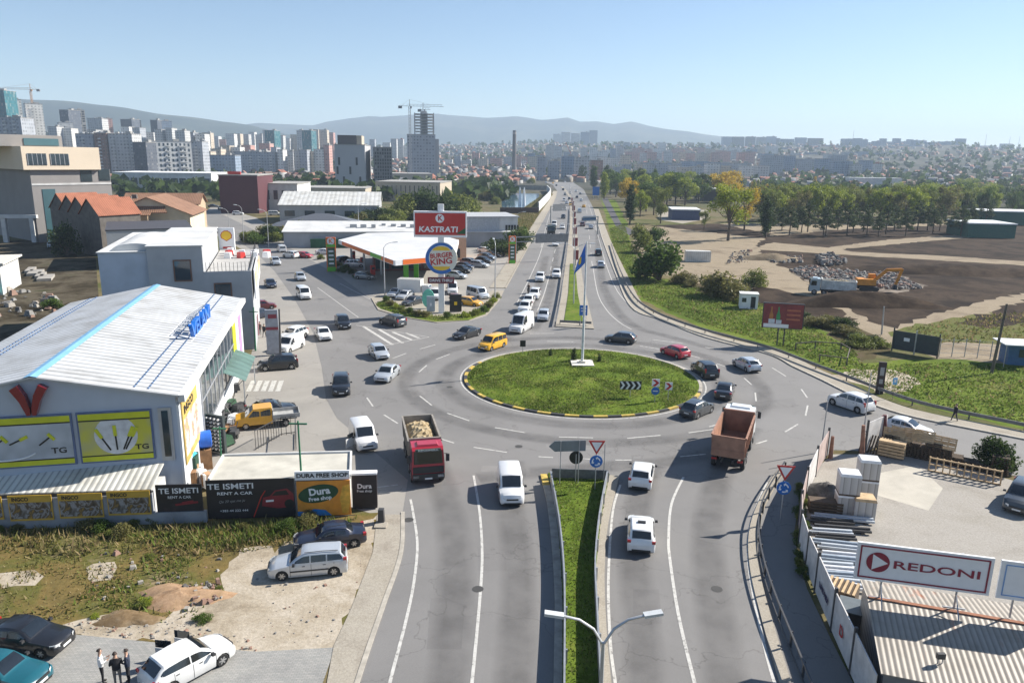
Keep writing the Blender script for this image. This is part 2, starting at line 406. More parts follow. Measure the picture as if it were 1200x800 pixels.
def rough_edge(pts, amp, step=1.2, seed=1):
    rg = random.Random(seed); out = []
    for i in range(len(pts)):
        a, b = pts[i], pts[(i + 1) % len(pts)]; L = (b - a).length; n = max(1, min(60, int(L / step)))
        for k in range(n):
            p = a.lerp(b, k / n); out.append(p + Vector((rg.uniform(-amp, amp), rg.uniform(-amp, amp), 0)))
    return out
def sheet(name, px, z, mat, amp=0, step=1.2, sm_=0, raw=False):
    pts = px if raw else g2(px, z)
    if sm_: pts = smoothpts(pts, sm_, True)
    if amp: pts = rough_edge(pts, amp, step, len(name) + len(px))
    pts = [Vector((p[0], p[1], z)) for p in pts]
    o = MB().sheet(pts).build(name, mat); return struct(o)
KL = [(400, 860), (420, 795), (435, 750), (450, 707), (470, 647), (472, 600)]                        # kerb west of the near road
RE = [(696, 245), (703, 270), (707, 283), (722, 322), (740, 360), (775, 375), (825, 395), (900, 415), (930, 430), (962, 445), (992, 460), (1025, 475), (1075, 490), (1200, 515), (1400, 555)]
sheet('forecourt', [(472, 612), (345, 575), (225, 560), (215, 520), (290, 430), (300, 395), (297, 300), (262, 280), (225, 262), (250, 240), (300, 255), (330, 272), (420, 262), (560, 262), (612, 272), (612, 340), (560, 395), (520, 470), (500, 590)], .004, ASPL)
sheet('main_road', KL + [(478, 562), (440, 530), (407, 500), (395, 490), (382, 467), (377, 430), (367, 390), (345, 350), (322, 318), (300, 296), (265, 274), (235, 260), (215, 250), (225, 243), (262, 252), (330, 285), (400, 325), (434, 350), (442, 364), (460, 369),
     (475, 373), (512, 379), (550, 376), (570, 370), (585, 352), (592, 338), (601, 322), (620, 287), (641, 250), (650, 234), (653, 224), (648, 217), (636, 212.5), (612, 209.5), (560, 206.5), (560, 204.8), (615, 206.5), (655, 209.5), (672, 214), (684, 222)] + RE + [(1400, 625), (1200, 560), (1035, 520), (1008, 528), (975, 527), (948, 560), (936, 590), (931, 620), (934, 650), (946, 690), (972, 745), (1000, 800), (1030, 870)], .010, ASPH)
sheet('green_field', [(712, 262), (716, 284), (733, 318), (752, 352), (782, 366), (830, 386), (905, 406), (960, 430), (1005, 450), (1060, 470), (1120, 484), (1205, 505), (1420, 545), (1420, 440), (1200, 428), (1110, 420), (1010, 425), (1000, 408), (960, 385), (880, 345), (790, 328), (745, 322), (742, 300), (735, 262), (722, 235), (704, 232)], .005, GRAS, .5, 2)
sheet('dirt_site', [(742, 285), (760, 318), (800, 330), (880, 338), (960, 372), (1030, 402), (1110, 425), (1420, 445), (1420, 262), (1000, 262), (820, 262), (752, 268)], .003, DIRT, 1.2, 3)
for k, pl in enumerate([[(898, 277), (1000, 268), (1150, 262), (1420, 262), (1420, 322), (1240, 337), (1180, 347), (1100, 367), (1047, 384), (1030, 380), (965, 342), (905, 306), (884, 290)], [(890, 335), (960, 350), (1010, 380), (990, 382), (930, 362), (870, 344)], [(1120, 378), (1200, 352), (1420, 332), (1420, 360), (1250, 372), (1160, 385)], [(760, 264), (900, 280), (905, 274), (840, 262)], [(800, 334), (880, 340), (940, 365), (900, 360), (850, 350)]]):
    sheet('soil', pl, .008 + .001 * k, SOIL, 1.0, 2)
sheet('scrub', [(760, 322), (800, 330), (880, 340), (960, 366), (1030, 396), (1046, 410), (1010, 424), (1000, 408), (960, 385), (880, 347), (790, 331)], .0075, ground_mat('brown scrub', [(.045, .034, .02), (.10, .075, .045), (.07, .06, .025), (.13, .10, .065)], .3, 3, 1), .8, 1.5)
sheet('soil_patch', [(925, 315), (990, 312), (1050, 318), (1085, 336), (1060, 343), (1000, 342), (955, 336)], .0135, ground_mat('grey crushed ground', [(.10, .085, .07), (.2, .17, .14), (.27, .235, .2)], .3, 3, 1), 1.2, 2)
sheet('grass_patch', [(1060, 384), (1120, 372), (1200, 362), (1420, 385), (1420, 420), (1200, 402), (1100, 402), (1045, 394)], .009, ground_mat('scrub', [(.07, .06, .03), (.12, .115, .04), (.09, .11, .025), (.17, .14, .08)], .15, 2.5, 1), 1, 2)
sheet('dirt_track', [(880, 292), (960, 297), (1100, 305), (1200, 311), (1330, 318), (1330, 312), (1200, 306), (1110, 300), (1000, 295), (985, 292), (1060, 285), (1185, 274), (1160, 272), (1040, 281), (970, 290), (905, 284)], .016, DIRT, .6, 2)
sheet('dirt_patch', [(975, 440), (1000, 432), (1052, 434), (1078, 447), (1072, 458), (1035, 462), (1012, 452)], .011, GRAV, .5, 1)
sheet('vacant_lot', [(-260, 600), (150, 612), (450, 600), (445, 640), (416, 712), (394, 757), (300, 762), (190, 752), (80, 741), (-260, 720)], .006, OLIV)
sheet('gravel_lot', [(445, 598), (440, 647), (414, 712), (392, 757), (300, 762), (190, 752), (80, 741), (60, 736), (130, 722), (200, 727), (215, 700), (262, 690), (262, 655), (300, 636), (330, 648), (335, 634), (420, 618)], .010, GRAV, .45, .8)
sheet('gravel_lot', [(102, 664), (110, 660), (135, 658), (140, 664), (128, 680), (106, 682)], .012, GRAV, .12, .4)
sheet('gravel_lot', [(-200, 665), (20, 668), (50, 674), (30, 690), (-200, 690)], .011, GRAV, .4, .8)
PAVE = PAT('block paving', lambda nt, b: (lambda br, c: (nt.links.new(mix(nt, .6, br.outputs['Color'], c, 'OVERLAY'), b.inputs['Base Color']), setattr(b.inputs['Roughness'], 'default_value', .9)))(
    (lambda br: (setattr(br.inputs['Scale'], 'default_value', 2.2), setattr(br.inputs['Color1'], 'default_value', (.25, .25, .24, 1)), setattr(br.inputs['Color2'], 'default_value', (.31, .30, .285, 1)), setattr(br.inputs['Mortar'], 'default_value', (.17, .17, .155, 1)), setattr(br.inputs['Mortar Size'], 'default_value', .018),
     nt.links.new(N(nt, 'ShaderNodeTexCoord').outputs['Object'], br.inputs['Vector']), br)[-1])(N(nt, 'ShaderNodeTexBrick')), ramp(nt, noise(nt, .6, 6, .7), [(.3, (.4, .4, .4)), (.7, (.62, .62, .6))])))
sheet('paved_lot', [(-260, 722), (80, 742), (190, 753), (300, 763), (393, 758), (378, 800), (355, 860), (-260, 860)], .013, PAVE)
sheet('yard', [(938, 566), (975, 532), (1008, 532), (1040, 524), (1200, 566), (1420, 625), (1420, 900), (1040, 900), (1005, 800), (958, 692), (936, 632)], .013, YARD)
sheet('yard_slab', [(1020, 556), (1075, 545), (1105, 572), (1088, 598), (1028, 580)], .017, M('newer concrete', (.42, .39, .33), .9, .12, .6))
# tyre wear: soft dark bands, worn along the lanes
def wear(nt, b):
    a = N(nt, 'ShaderNodeAttribute', attribute_name='k'); f = noise(nt, .35, 5, .6)
    out = nt.nodes['Material Output']; tr = N(nt, 'ShaderNodeBsdfTransparent'); ms = N(nt, 'ShaderNodeMixShader')
    b.inputs['Base Color'].default_value = (.07, .066, .064, 1); b.inputs['Roughness'].default_value = .7
    k = math_(nt, 'MULTIPLY', math_(nt, 'MULTIPLY', a.outputs['Fac'], .4), math_(nt, 'MULTIPLY_ADD', f, 1.6, -.3))
    nt.links.new(k, ms.inputs[0]); nt.links.new(tr.outputs[0], ms.inputs[1]); nt.links.new(b.outputs[0], ms.inputs[2]); nt.links.new(ms.outputs[0], out.inputs[0])
WEAR = PAT('tyre wear', wear)
def wearband(px, w, z=.014, world=None, closed=False):
    pts = smoothpts(world or g2(px), 8, closed); L = []
    if closed: pts.append(pts[0].copy())
    V, F, A = [], [], []; n = len(pts)
    for q, (o, k) in enumerate(((-.5, 0), (-.22, 1), (.22, 1), (.5, 0))):
        V += [(p.x, p.y, z) for p in offset(pts, -o * w)]; A += [k] * n
    for q in range(3): F += [(q * n + i, (q + 1) * n + i, (q + 1) * n + i + 1, q * n + i + 1) for i in range(n - 1)]
    o = MB().add(V, [f[::-1] for f in F]).build('tyre_wear', WEAR); at = o.data.attributes.new('k', 'FLOAT', 'POINT'); at.data.foreach_set('value', A); struct(o)
for k, (px, w) in enumerate([([(520, 860), (530, 760), (534, 690), (530, 620), (515, 560), (495, 510)], 2.6), ([(600, 860), (606, 740), (606, 650), (597, 590), (600, 540)], 2.4),
              ([(760, 860), (752, 740), (744, 660), (748, 590), (765, 545)], 2.4), ([(860, 860), (842, 740), (830, 660), (832, 600), (848, 545), (880, 500)], 2.6),
              ([(560, 560), (600, 556), (690, 548), (790, 540), (850, 525)], 2.5), ([(700, 270), (704, 320), (714, 350), (740, 380), (790, 396), (860, 415)], 2.2), ([(640, 300), (628, 345), (605, 385), (575, 405)], 2.2), ([(653, 290), (644, 345), (625, 388)], 2.)]):
    wearband(px, w, .0142 + .0003 * k)
PAT1, PAT2 = asphalt('newer asphalt patch', (.160, .154, .149), .06, .5), asphalt('older asphalt patch', (.198, .190, .182), .08, .5)
for k, (px, m) in enumerate([([(560, 640), (592, 640), (594, 668), (561, 668)], 1), ([(812, 600), (848, 602), (846, 618), (810, 616)], 1), ([(640, 520), (700, 522), (702, 527), (640, 525)], 0), ([(742, 690), (772, 690), (776, 730), (742, 730)], 1), ([(470, 440), (484, 438), (500, 462), (484, 466)], 0), ([(505, 700), (545, 700), (541, 760), (500, 760)], 1), ([(890, 470), (930, 466), (934, 476), (892, 480)], 1), ([(565, 545), (620, 548), (622, 556), (563, 552)], 0), ([(690, 300), (697, 300), (700, 318), (692, 318)], 0), ([(620, 330), (632, 330), (626, 346), (612, 346)], 0), ([(410, 392), (442, 400), (446, 410), (414, 402)], 1), ([(410, 345), (440, 356), (432, 360), (400, 350)], 0)]):
    sheet('road_patch', px, .0125 + .0001 * k, PAT1 if m else PAT2)
IC, IR = Vector((7.9, 81.2, 0)), 13.05
for k, (r, w) in enumerate(((15.4, 2.6), (19.6, 2.4))):
    wearband(None, w, .0168 + .0003 * k, [IC + Vector((math.cos(t), math.sin(t), 0)) * r for t in np.linspace(0, 2 * math.pi, 24)[:-1]], True)
# ---------------------------------------------------------------- painted markings
mk = MB(); ZM = .020
for a, b in [((580, 501), (616, 507)), ((655, 512), (695, 513)), ((735, 513.5), (774, 510)), ((807, 507), (836, 503)), ((885, 460), (886, 470)), ((872, 443), (881, 451)), ((524, 484), (550, 493)), ((492, 464), (506, 475)), ((430, 466), (437, 476)),
             ((450, 486), (466, 496)), ((516, 514), (532, 519)), ((555, 524), (594, 530)), ((631, 535), (648, 536)), ((675, 537), (692, 538)), ((721, 539), (740, 539)), ((797, 535), (827, 532)), ((886, 520), (899, 516)), ((905, 431), (921, 441)),
             ((939, 456), (946, 466)), ((946.5, 475), (944, 487)), ((920, 506), (935, 497)), ((492, 409), (510, 404)), ((511, 421), (527, 415)), ((491, 436), (500, 428)), ((460, 420), (476, 414)), ((621, 391), (650, 390.6)), ((641, 400), (672, 400.5)),
             ((750, 405.5), (772, 409)), ((807, 416), (820, 419.5)), ((765, 398), (800, 402.5)), ((826, 407), (846, 410)), ((840, 426), (850, 429.5)), ((831, 500), (846, 496)), ((442, 571), (466, 568))]:
    p, q = G(*a), G(*b); ribbon(mk, [p, q], .16, ZM)
for px, w in [([(555, 557), (562, 600), (565, 650), (562, 705), (553, 800), (546, 860)], .17), ([(481, 585), (484, 600), (489, 637), (485, 682), (475, 730), (458, 795), (446, 850)], .17), ([(801, 559), (787, 590), (783.5, 630), (785, 655), (795, 720), (814, 800), (830, 860)], .18),
              ([(899, 565), (884, 600), (877, 630), (879, 675), (899, 770), (925, 850)], .17), ([(727, 568), (718, 600), (713, 675), (715, 750), (721, 800), (728, 860)], .16),
              ([(639, 277), (632, 300), (620, 327), (606, 355)], .15), ([(644, 322), (638, 343), (630, 364)], .15), ([(694.5, 310), (700, 342), (710, 362), (725, 377), (740, 386)], .15),
              ([(690, 240), (697, 262), (705, 292), (712, 315), (724, 342), (747, 367)], .14), ([(648, 240), (641, 262), (634, 290)], .13)]:
    ribbon(mk, smoothpts(g2(px), 8), w, ZM)
for k in range(9): # lane dashes, both carriageways, up the hill
    t = k / 9; ya, yb = 312 - 10 * k, 312 - 10 * k + 4.5
    ribbon(mk, [G(646 + (312 - yb) * .24, yb), G(646 + (312 - ya) * .24, ya)], .14, ZM)
    ribbon(mk, [G(693.5 - (312 - yb) * .1, yb - 6), G(693.5 - (312 - ya) * .1, ya - 6)], .14, ZM)
for a, b in [((425, 382), (460, 404)), ((444, 386), (472, 402)), ((460, 389), (484, 399)), ((475, 390), (491, 396))]: ribbon(mk, [G(*a), G(*b)], .45, ZM)
for px in ([(417, 381), (503, 395)], [(503, 395), (450, 405)], [(398, 332), (455, 362)], [(372, 337), (420, 372)]): ribbon(mk, smoothpts(g2(px), 8), .13, ZM)
for k in range(5): ribbon(mk, [G(291 + 8.6 * k, 458.5), G(297 + 8.2 * k, 446)], .5, ZM - .004)
ribbon(mk, [IC + Vector((math.cos(t), math.sin(t), 0)) * (IR + .55) for t in np.linspace(0, 2 * math.pi, 120)], .16, ZM)
struct(mk.build('road_markings', WHITE))
mh = MB()
for p in ((479, 609), (608, 523), (527, 453.5), (560, 690), (840, 690)):
    c = G(*p); mh.disc((c.x, c.y, .0215), (0, 0, 1), .33)
struct(mh.build('road_manhole_covers', M('cast iron', (.05, .048, .045), .7)))
# ---------------------------------------------------------------- kerbs and pavements
YEL, BLK = M('yellow kerb paint', (.46, .33, .07), .8, .35, 2), M('black kerb paint', (.04, .04, .04), .7, .3, 2)
ring = [IC + Vector((math.cos(t), math.sin(t), 0)) * IR for t in np.linspace(0, 2 * math.pi, 121)[:-1]]
kb = MB(); kerbstrip(kb, ring, .34, 0, .17, ms=lambda i: 2 if (i > 112 or i < 4) else (1 if (i // 2) % 2 and i > 50 else (3 if i > 50 else 0)), closed=True)
struct(kb.build('kerb_ring', [KERB, YEL, KERB, BLK]))
mo = MB(); n = 90; rad = [0, .25, .5, .75, .9, .985]
vs = [(IC.x, IC.y, .62)] ; fs = []
for q in rad[1:]:
    for i in range(n):
        t = 2 * math.pi * i / n; vs.append((IC.x + math.cos(t) * q * IR, IC.y + math.sin(t) * q * IR, .10 + .52 * (1 - q ** 2.2) + .05 * math.sin(5 * t + 9 * q)))
for i in range(n): fs.append((0, 1 + i, 1 + (i + 1) % n))
for k in range(len(rad) - 2):
    for i in range(n): fs.append((1 + k * n + i, 1 + (k + 1) * n + i, 1 + (k + 1) * n + (i + 1) % n, 1 + k * n + (i + 1) % n))
ISG = ground_mat('island turf', [(.05, .065, .012), (.08, .125, .015), (.12, .165, .022), (.17, .15, .05)], .35, 3, 1, bstr=.8)
struct(mo.add(vs, fs).build('traffic_island_ground', ISG, smooth=60))
def pavement(name, px, z=.13, mat=None, sm_=0):
    pts = g2(px)
    if sm_: pts = smoothpts(pts, sm_, True)
    return struct(MB().prism([(p.x, p.y) for p in pts], -.05, z).build(name, mat or CONC))
pavement('pavement', [(372, 860), (391, 757), (412, 712), (437, 647), (442, 603), (472, 603), (469, 647), (448, 707), (433, 750), (418, 795), (398, 860)], .035)
pavement('pavement', [(590, 341), (585, 352), (571, 369), (550, 375.5), (512, 378.5), (475, 372.5), (460, 368.5), (443, 363.5), (435, 350), (440, 347), (470, 352), (520, 357), (560, 352), (577, 341)], .12, CONC)
sr = smoothpts(g2(RE), 6)
kb = MB(); kerbstrip(kb, offset(sr, -.0), .28, 0, .14); struct(kb.build('kerb', KERB))
pa = MB(); kerbstrip(pa, offset(sr, 1.25), 2.2, -.05, .11); struct(pa.build('pavement', CONC))
ribbon_ = MB(); kerbstrip(ribbon_, smoothpts(g2([(916, 552), (905, 568), (889, 600), (882, 632), (885, 672), (898, 725), (917, 790), (938, 860)]), 6), .55, 0, .10); struct(ribbon_.build('kerb', CONC))
kl = smoothpts(g2(KL), 6); kb = MB(); kerbstrip(kb, kl, .25, 0, .06); struct(kb.build('kerb', KERB))
lf = smoothpts(g2([(653, 224), (650, 234), (641, 250), (620, 287), (601, 322), (592, 338)]), 6)
kb = MB(); kerbstrip(kb, lf, .25, 0, .14); kerbstrip(kb, offset(lf, -1.6), 2.8, -.05, .11); struct(kb.build('pavement', CONC))
# medians
md1 = g2([(642, 556), (650, 590), (656, 640), (659, 700), (659, 780), (658, 880), (708, 880), (703, 800), (699, 720), (698, 670), (704, 610), (714, 557)])
struct(MB().prism([(p.x, p.y) for p in md1], -.05, .16).build('median_ground', ISG))
rk = smoothpts(g2([(724, 559), (711, 610), (706, 670), (708, 740), (714, 810), (722, 880)]), 6)
kb = MB(); kerbstrip(kb, offset(rk, -.25), .75, 0, .13); struct(kb.build('kerb', CONC))
lk = smoothpts(g2([(637, 557), (645, 590), (651, 640), (655, 700), (655, 780), (654, 880)]), 6)
kb = MB(); kerbstrip(kb, lk, .5, 0, .15, ms=lambda i: 1 if i < 3 else 0); struct(kb.build('kerb', [KERB, YEL]))
md2 = g2([(651, 383), (696, 386), (690, 360), (683, 330), (679, 300), (676, 270), (674, 245), (668, 228), (660, 219), (657, 219), (666, 230), (668, 245), (667, 270), (664, 300), (660, 330)])
struct(MB().prism([(p.x, p.y) for p in md2], -.05, .15).build('median_ground', CONC))
struct(MB().prism([(p.x, p.y) for p in g2([(661, 378), (684, 380), (677, 345), (674, 310), (668, 310), (666, 345)])], .1, .22).build('median_ground', ISG))
# planted edge of the sign island
ISB = [(440, 356), (446, 362), (462, 367), (477, 371.5), (512, 377), (549, 374.5), (569, 368), (583, 351), (576, 350), (562, 362), (545, 368), (512, 370.5), (480, 365), (464, 361), (450, 352)]
sheet('island_lawn', ISB, .126, GRAS, .15, 1)
# grass
GB = leaf_mat('grass blades', [(.045, .068, .012), (.085, .13, .018), (.13, .18, .03), (.23, .22, .08)], .7, .12)
GD = leaf_mat('dry weeds', [(.05, .05, .015), (.12, .13, .03), (.22, .19, .08), (.28, .20, .11)], .8, .3)
def grass(name, mats, *a):
    V, F = blades(*a); o = npmesh(name, V, F, mats); return tag(o, kind='stuff')
isl = [IC + Vector((math.cos(t), math.sin(t), 0)) * (IR - .3) for t in np.linspace(0, 2 * math.pi, 50)[:-1]]
V, F = blades(isl, 90, .17, .14, 3, .62); q = np.hypot(V[:, 0] - IC.x, V[:, 1] - IC.y) / IR
V[:, 2] += .10 + .50 * (1 - np.clip(q, 0, 1) ** 2.2); tag(npmesh('grass', V, F, GB), kind='stuff')
grass('grass', GB, g2(ISB), 22, .25, .2, 25, .4, .13)
grass('grass', GB, [p for p in md1], 80, .11, .12, 5, .3, .16)
GF = g2([(714, 268), (718, 288), (735, 320), (754, 350), (784, 363), (832, 383), (907, 403), (962, 426), (985, 437), (1060, 468), (1122, 480), (1205, 500), (1330, 525), (1330, 450), (1200, 432), (1112, 425), (1012, 428), (1000, 410), (958, 388), (878, 348), (790, 332), (747, 325), (742, 300), (732, 262)])
grass('grass', GB, GF, 20, .22, .30, 6, .5)
grass('grass', GD, GF, 1.5, .35, .3, 16, .6)
grass('weeds', GD, g2([(-150, 624), (170, 617), (420, 606), (395, 622), (330, 640), (265, 652), (200, 650), (-150, 652)]), 60, .42, .13, 8, .6)
grass('weeds', GB, g2([(150, 628), (420, 608), (400, 617), (330, 632), (255, 645), (180, 640)]), 60, .5, .14, 18, .5)
grass('weeds', GD, g2([(-150, 652), (250, 650), (262, 690), (215, 725), (70, 727), (-150, 710)]), 30, .22, .12, 9, .8)
grass('weeds', GB, g2([(70, 705), (110, 690), (180, 650), (230, 655), (200, 690), (240, 712), (215, 735), (120, 722)]), 26, .28, .13, 19, .75)
grass('weeds', GD, g2([(600, 300), (622, 268), (640, 236), (648, 228), (640, 226), (612, 245), (590, 275), (585, 300)]), 10, .6, .4, 10, .5)
grass('weeds', GD, g2([(1060, 385), (1130, 372), (1220, 364), (1330, 385), (1330, 415), (1200, 402), (1100, 402)]), 5, .4, .35, 11, .6)
# ---------------------------------------------------------------- vehicles (front towards +x)
GLASS = M('car glass', (.012, .016, .02), .06, .1, 3, 0, .3, .8)
TYRE = M('tyre rubber', (.018, .018, .018), .85)
RIM = M('alloy rim', (.5, .5, .5), .35, .1, 6, .7)
TRIM = M('black plastic trim', (.025, .025, .026), .6)
LAMP = M('headlamp glass', (.65, .68, .7), .12, .05, 5, .2, .6)
TAIL = M('tail lamp', (.35, .012, .012), .2, .1, 5, 0, .6)
PLATE = M('number plate', (.72, .72, .70), .5, .05)
def lerp_keys(keys, x):
    """keys: rows (x, w, zb, belt, top, wt) with x falling from nose to tail"""
    if x >= keys[0][0]: return keys[0][1:]
    for a, b in zip(keys, keys[1:]):
        if b[0] <= x <= a[0]:
            t = (a[0] - x) / (a[0] - b[0] or 1); return [p + (q - p) * t for p, q in zip(a[1:], b[1:])]
    return keys[-1][1:]
#        L     W     H   hood  cowl  rf    rr    rb(x)  rbz  deckz  belt  wheel r
STY = {
 'hatch': (4.15, 1.76, 1.48, .90, .95, .25, -1.45, -1.95, 1.02, 1.0, .93, .31),
 'sedan': (4.60, 1.80, 1.45, .88, .98, .20, -1.05, -1.68, 1.03, 1.0, .92, .31),
 'wagon': (4.55, 1.78, 1.52, .90, 1.0, .28, -1.85, -2.20, 1.00, .98, .93, .31),
 'suv':   (4.50, 1.86, 1.70, 1.06, 1.02, .30, -1.65, -2.12, 1.16, 1.12, 1.06, .36),
 'oldsedan': (4.45, 1.70, 1.40, .88, .86, .25, -.95, -1.45, .98, .96, .90, .29),
 'mpv':   (4.30, 1.80, 1.80, 1.02, 1.30, .62, -1.92, -2.10, 1.05, 1.0, 1.0, .31),
 'minibus': (4.95, 1.92, 1.98, 1.06, 1.62, 1.0, -2.28, -2.42, 1.10, 1.05, 1.05, .33),
 'van':   (5.6, 2.0, 2.45, 1.20, 1.80, 1.10, -2.68, -2.76, 1.25, 1.2, 1.22, .35),
 'smallvan': (4.40, 1.82, 1.84, 1.02, 1.22, .55, -2.05, -2.16, 1.08, 1.0, 1.02, .31),
}
def keys_for(st):
    L, Wd, H, hood, cowl, rf, rr, rb, rbz, deck, belt, wr = STY[st]; w = Wd / 2; n = L / 2; t = -n
    wr_ = .80 if st not in ('van', 'minibus', 'smallvan', 'mpv') else .88
    K = [(n, w * .66, .36, .50, .54, w * .50), (n - .05, w * .82, .27, .60, .65, w * .62), (n - .16, w * .92, .21, .68, hood - .16, w * .74), (n - .45, w * .975, .18, hood - .12, hood - .05, w * .80),
         (cowl + .06, w, .17, belt - .03, hood + .03, w * .86), (cowl, w, .17, belt, hood + .06, w * .86), ((cowl + rf) / 2 + .02, w, .17, belt + .01, hood + .06 + (H - hood - .06) * .56, w * (.86 + wr_) / 2),
         (rf, w, .17, belt + .01, H - .04, w * wr_), (rf - .35, w, .17, belt + .01, H, w * wr_), ((rf + rr) / 2, w, .17, belt + .02, H, w * (wr_ - .005)), (rr, w, .17, belt + .04, H - .05, w * (wr_ - .03)),
         (rb, w * .985, .18, belt + .05 if rbz > belt + .05 else rbz - .05, rbz, w * .80)]
    if rb - t > .35:
        K += [((rb + t) / 2, w * .96, .20, deck - .07, deck, w * .80), (t + .10, w * .90, .24, deck - .10, deck - .03, w * .74), (t, w * .80, .34, deck - .26, deck - .22, w * .66)]
    else:
        K += [((rb + t) / 2 - .01, w * .95, .22, deck - .22, deck - .12, w * .80), (t, w * .86, .30, .62, .68, w * .74)]
    return K
def section(k):
    w, zb, be, tp, wt = k; be = min(be, tp - .02)
    d = min(.07, (tp - be) * .6); zm = zb + (be - zb) * .55
    return [(0, zb), (w * .94, zb), (w * .985, zb + .07), (w * 1.0, zm), (w * .97, be), (wt, tp - d), (wt * .86, tp), (0, tp + .02)]
def car_parts(st):
    L, Wd, H, hood, cowl, rf, rr, rb, rbz, deck, belt, wr = STY[st]; K = keys_for(st); n = L / 2
    wx = (n - .82 if st not in ('van', 'minibus') else n - .95, -n + (.80 if st not in ('van', 'minibus') else 1.05))
    xs = set(k[0] for k in K); ra = wr + .055
    for c in wx:
        for q in (-1, -.97, -.8, -.5, 0, .5, .8, .97, 1): xs.add(round(c + q * ra, 3))
    xs = sorted(xs, reverse=True); rows = []
    for x in xs:
        s = section(lerp_keys(K, x))
        for c in wx:
            if abs(x - c) < ra - 1e-3:
                za = wr + math.sqrt(ra * ra - (x - c) ** 2)
                s[0], s[1] = (0, max(za, s[0][1])), (s[1][0], max(za, s[1][1])); s[2] = (s[2][0], max(za, s[2][1]))
                s[3] = (s[3][0], max(s[3][1], za + .03))
        rows.append((x, s))
    body = MB(); vs = []
    for x, s in rows:
        vs += [(x, p[0], p[1]) for p in s] + [(x, -p[0], p[1]) for p in s[6:0:-1]]
    m = 14; fs = []; nr = len(rows); mi = []
    for i in range(nr - 1):
        for j in range(m):
            fs.append((i * m + j, (i + 1) * m + j, (i + 1) * m + (j + 1) % m, i * m + (j + 1) % m)); mi.append(1 if j in (0, 13) else 0)
    body.add(vs, fs); body.m = mi
    body.add([vs[j] for j in range(m)], [tuple(range(m))], 0); body.add([vs[(nr - 1) * m + j] for j in range(m)], [tuple(range(m))[::-1]], 0)
    pr = lambda x: section(lerp_keys(K, x))
    for xs_ in ([cowl - .02, -.2, rr + .35] if st not in ('van', 'smallvan') else [cowl - .05, .2]):
        for s_ in (1, -1):
            q = pr(xs_)[2:5]
            for (y0, z0), (y1, z1) in zip(q, q[1:]): body.add([(xs_ - .011, s_ * (y0 + .004), z0), (xs_ + .011, s_ * (y0 + .004), z0), (xs_ + .011, s_ * (y1 + .004), z1), (xs_ - .011, s_ * (y1 + .004), z1)], [(0, 1, 2, 3) if s_ < 0 else (3, 2, 1, 0)], 1)
            if xs_ != rr + .35: body.box((xs_ - .75, s_ * (q[2][0] + .012), q[2][1] - .10), (.17, .03, .035), 0, 1)
    def shell(x, f, e):   # point on the roof/screen surface, f = -1..1 across
        s = pr(x); y = f * s[6][0]; return Vector((x, y, s[6][1] + .02 * (1 - abs(f)))), None
    def screen(xa, xb, f=.98, ins=.05):
        b = MB(); A = []; k = 5
        for x in np.linspace(xa, xb, k):
            s = pr(x); y = s[6][0] * f; A += [(x, y, s[6][1]), (x, 0, s[7][1]), (x, -y, s[6][1])]
        p0, p1 = Vector(A[1]), Vector(A[-2]); d = (p1 - p0).normalized(); nn = d.cross(Vector((0, 1, 0))); nn = nn if nn.z > 0 else -nn
        A = [Vector(p) + nn * .012 for p in A]
        return b.add(A, [(3 * i + q, 3 * i + q + 1, 3 * i + q + 4, 3 * i + q + 3) for i in range(k - 1) for q in (0, 1)])
    ws = screen(cowl - .03, rf + .07)
    rw = screen(rr - .07, rb + .04) if rr - rb > .12 else None
    if rw is None:
        b = MB(); yy = pr(rr)[5][0] * .85
        rw = b.add([(rr - .02, yy, H - .22), (rr - .02, -yy, H - .22), (rb - .03, -yy * 1.05, belt + .12), (rb - .03, yy * 1.05, belt + .12)], [(0, 1, 2, 3)])
    def sidewin(xa, xb, s):
        b = MB(); A = []; k = 7
        for x in np.linspace(xa, xb, k):
            q = pr(x); (y0, z0), (y1, z1) = q[4], q[5]; H_ = z1 - z0
            lo, hi = .08 / max(H_, .1), 1 - .05 / max(H_, .1)
            if hi < lo + .05: hi = lo + .02
            for t in (lo, hi): A.append((x, s * (y0 + (y1 - y0) * t + .012), z0 + H_ * t))
        return b.add(A, [(2 * i, 2 * i + 1, 2 * i + 3, 2 * i + 2) if s < 0 else (2 * i, 2 * i + 2, 2 * i + 3, 2 * i + 1) for i in range(k - 1)])
    end = rr + .05 if rb - (-n) > .35 else rb + .22
    if st in ('van', 'smallvan'): cuts = [(cowl - .12, .25)]
    elif st in ('wagon', 'mpv', 'suv', 'minibus'): cuts = [(cowl - .15, -.12), (-.2, -1.05), (-1.13, end)]
    else: cuts = [(cowl - .15, -.22), (-.30, end - .02)]
    sw = [sidewin(a, b, s) for a, b in cuts for s in (1, -1)]
    return dict(body=body, ws=ws, rw=rw, sw=sw, wx=wx, wr=wr, pr=pr, n=n, W=Wd, H=H, K=K, hood=hood, deck=deck, belt=belt, st=st)
WHEEL = {}
def link(name, me, parent=None, loc=None):
    o = bpy.data.objects.new(name, me); C.objects.link(o)
    if parent: o.parent = parent
    if loc is not None: o.location = loc
    return o
def mesh_of(mb, name, mats, smooth=None):
    o = mb.build(name, mats, smooth=smooth); me = o.data; bpy.data.objects.remove(o); return me
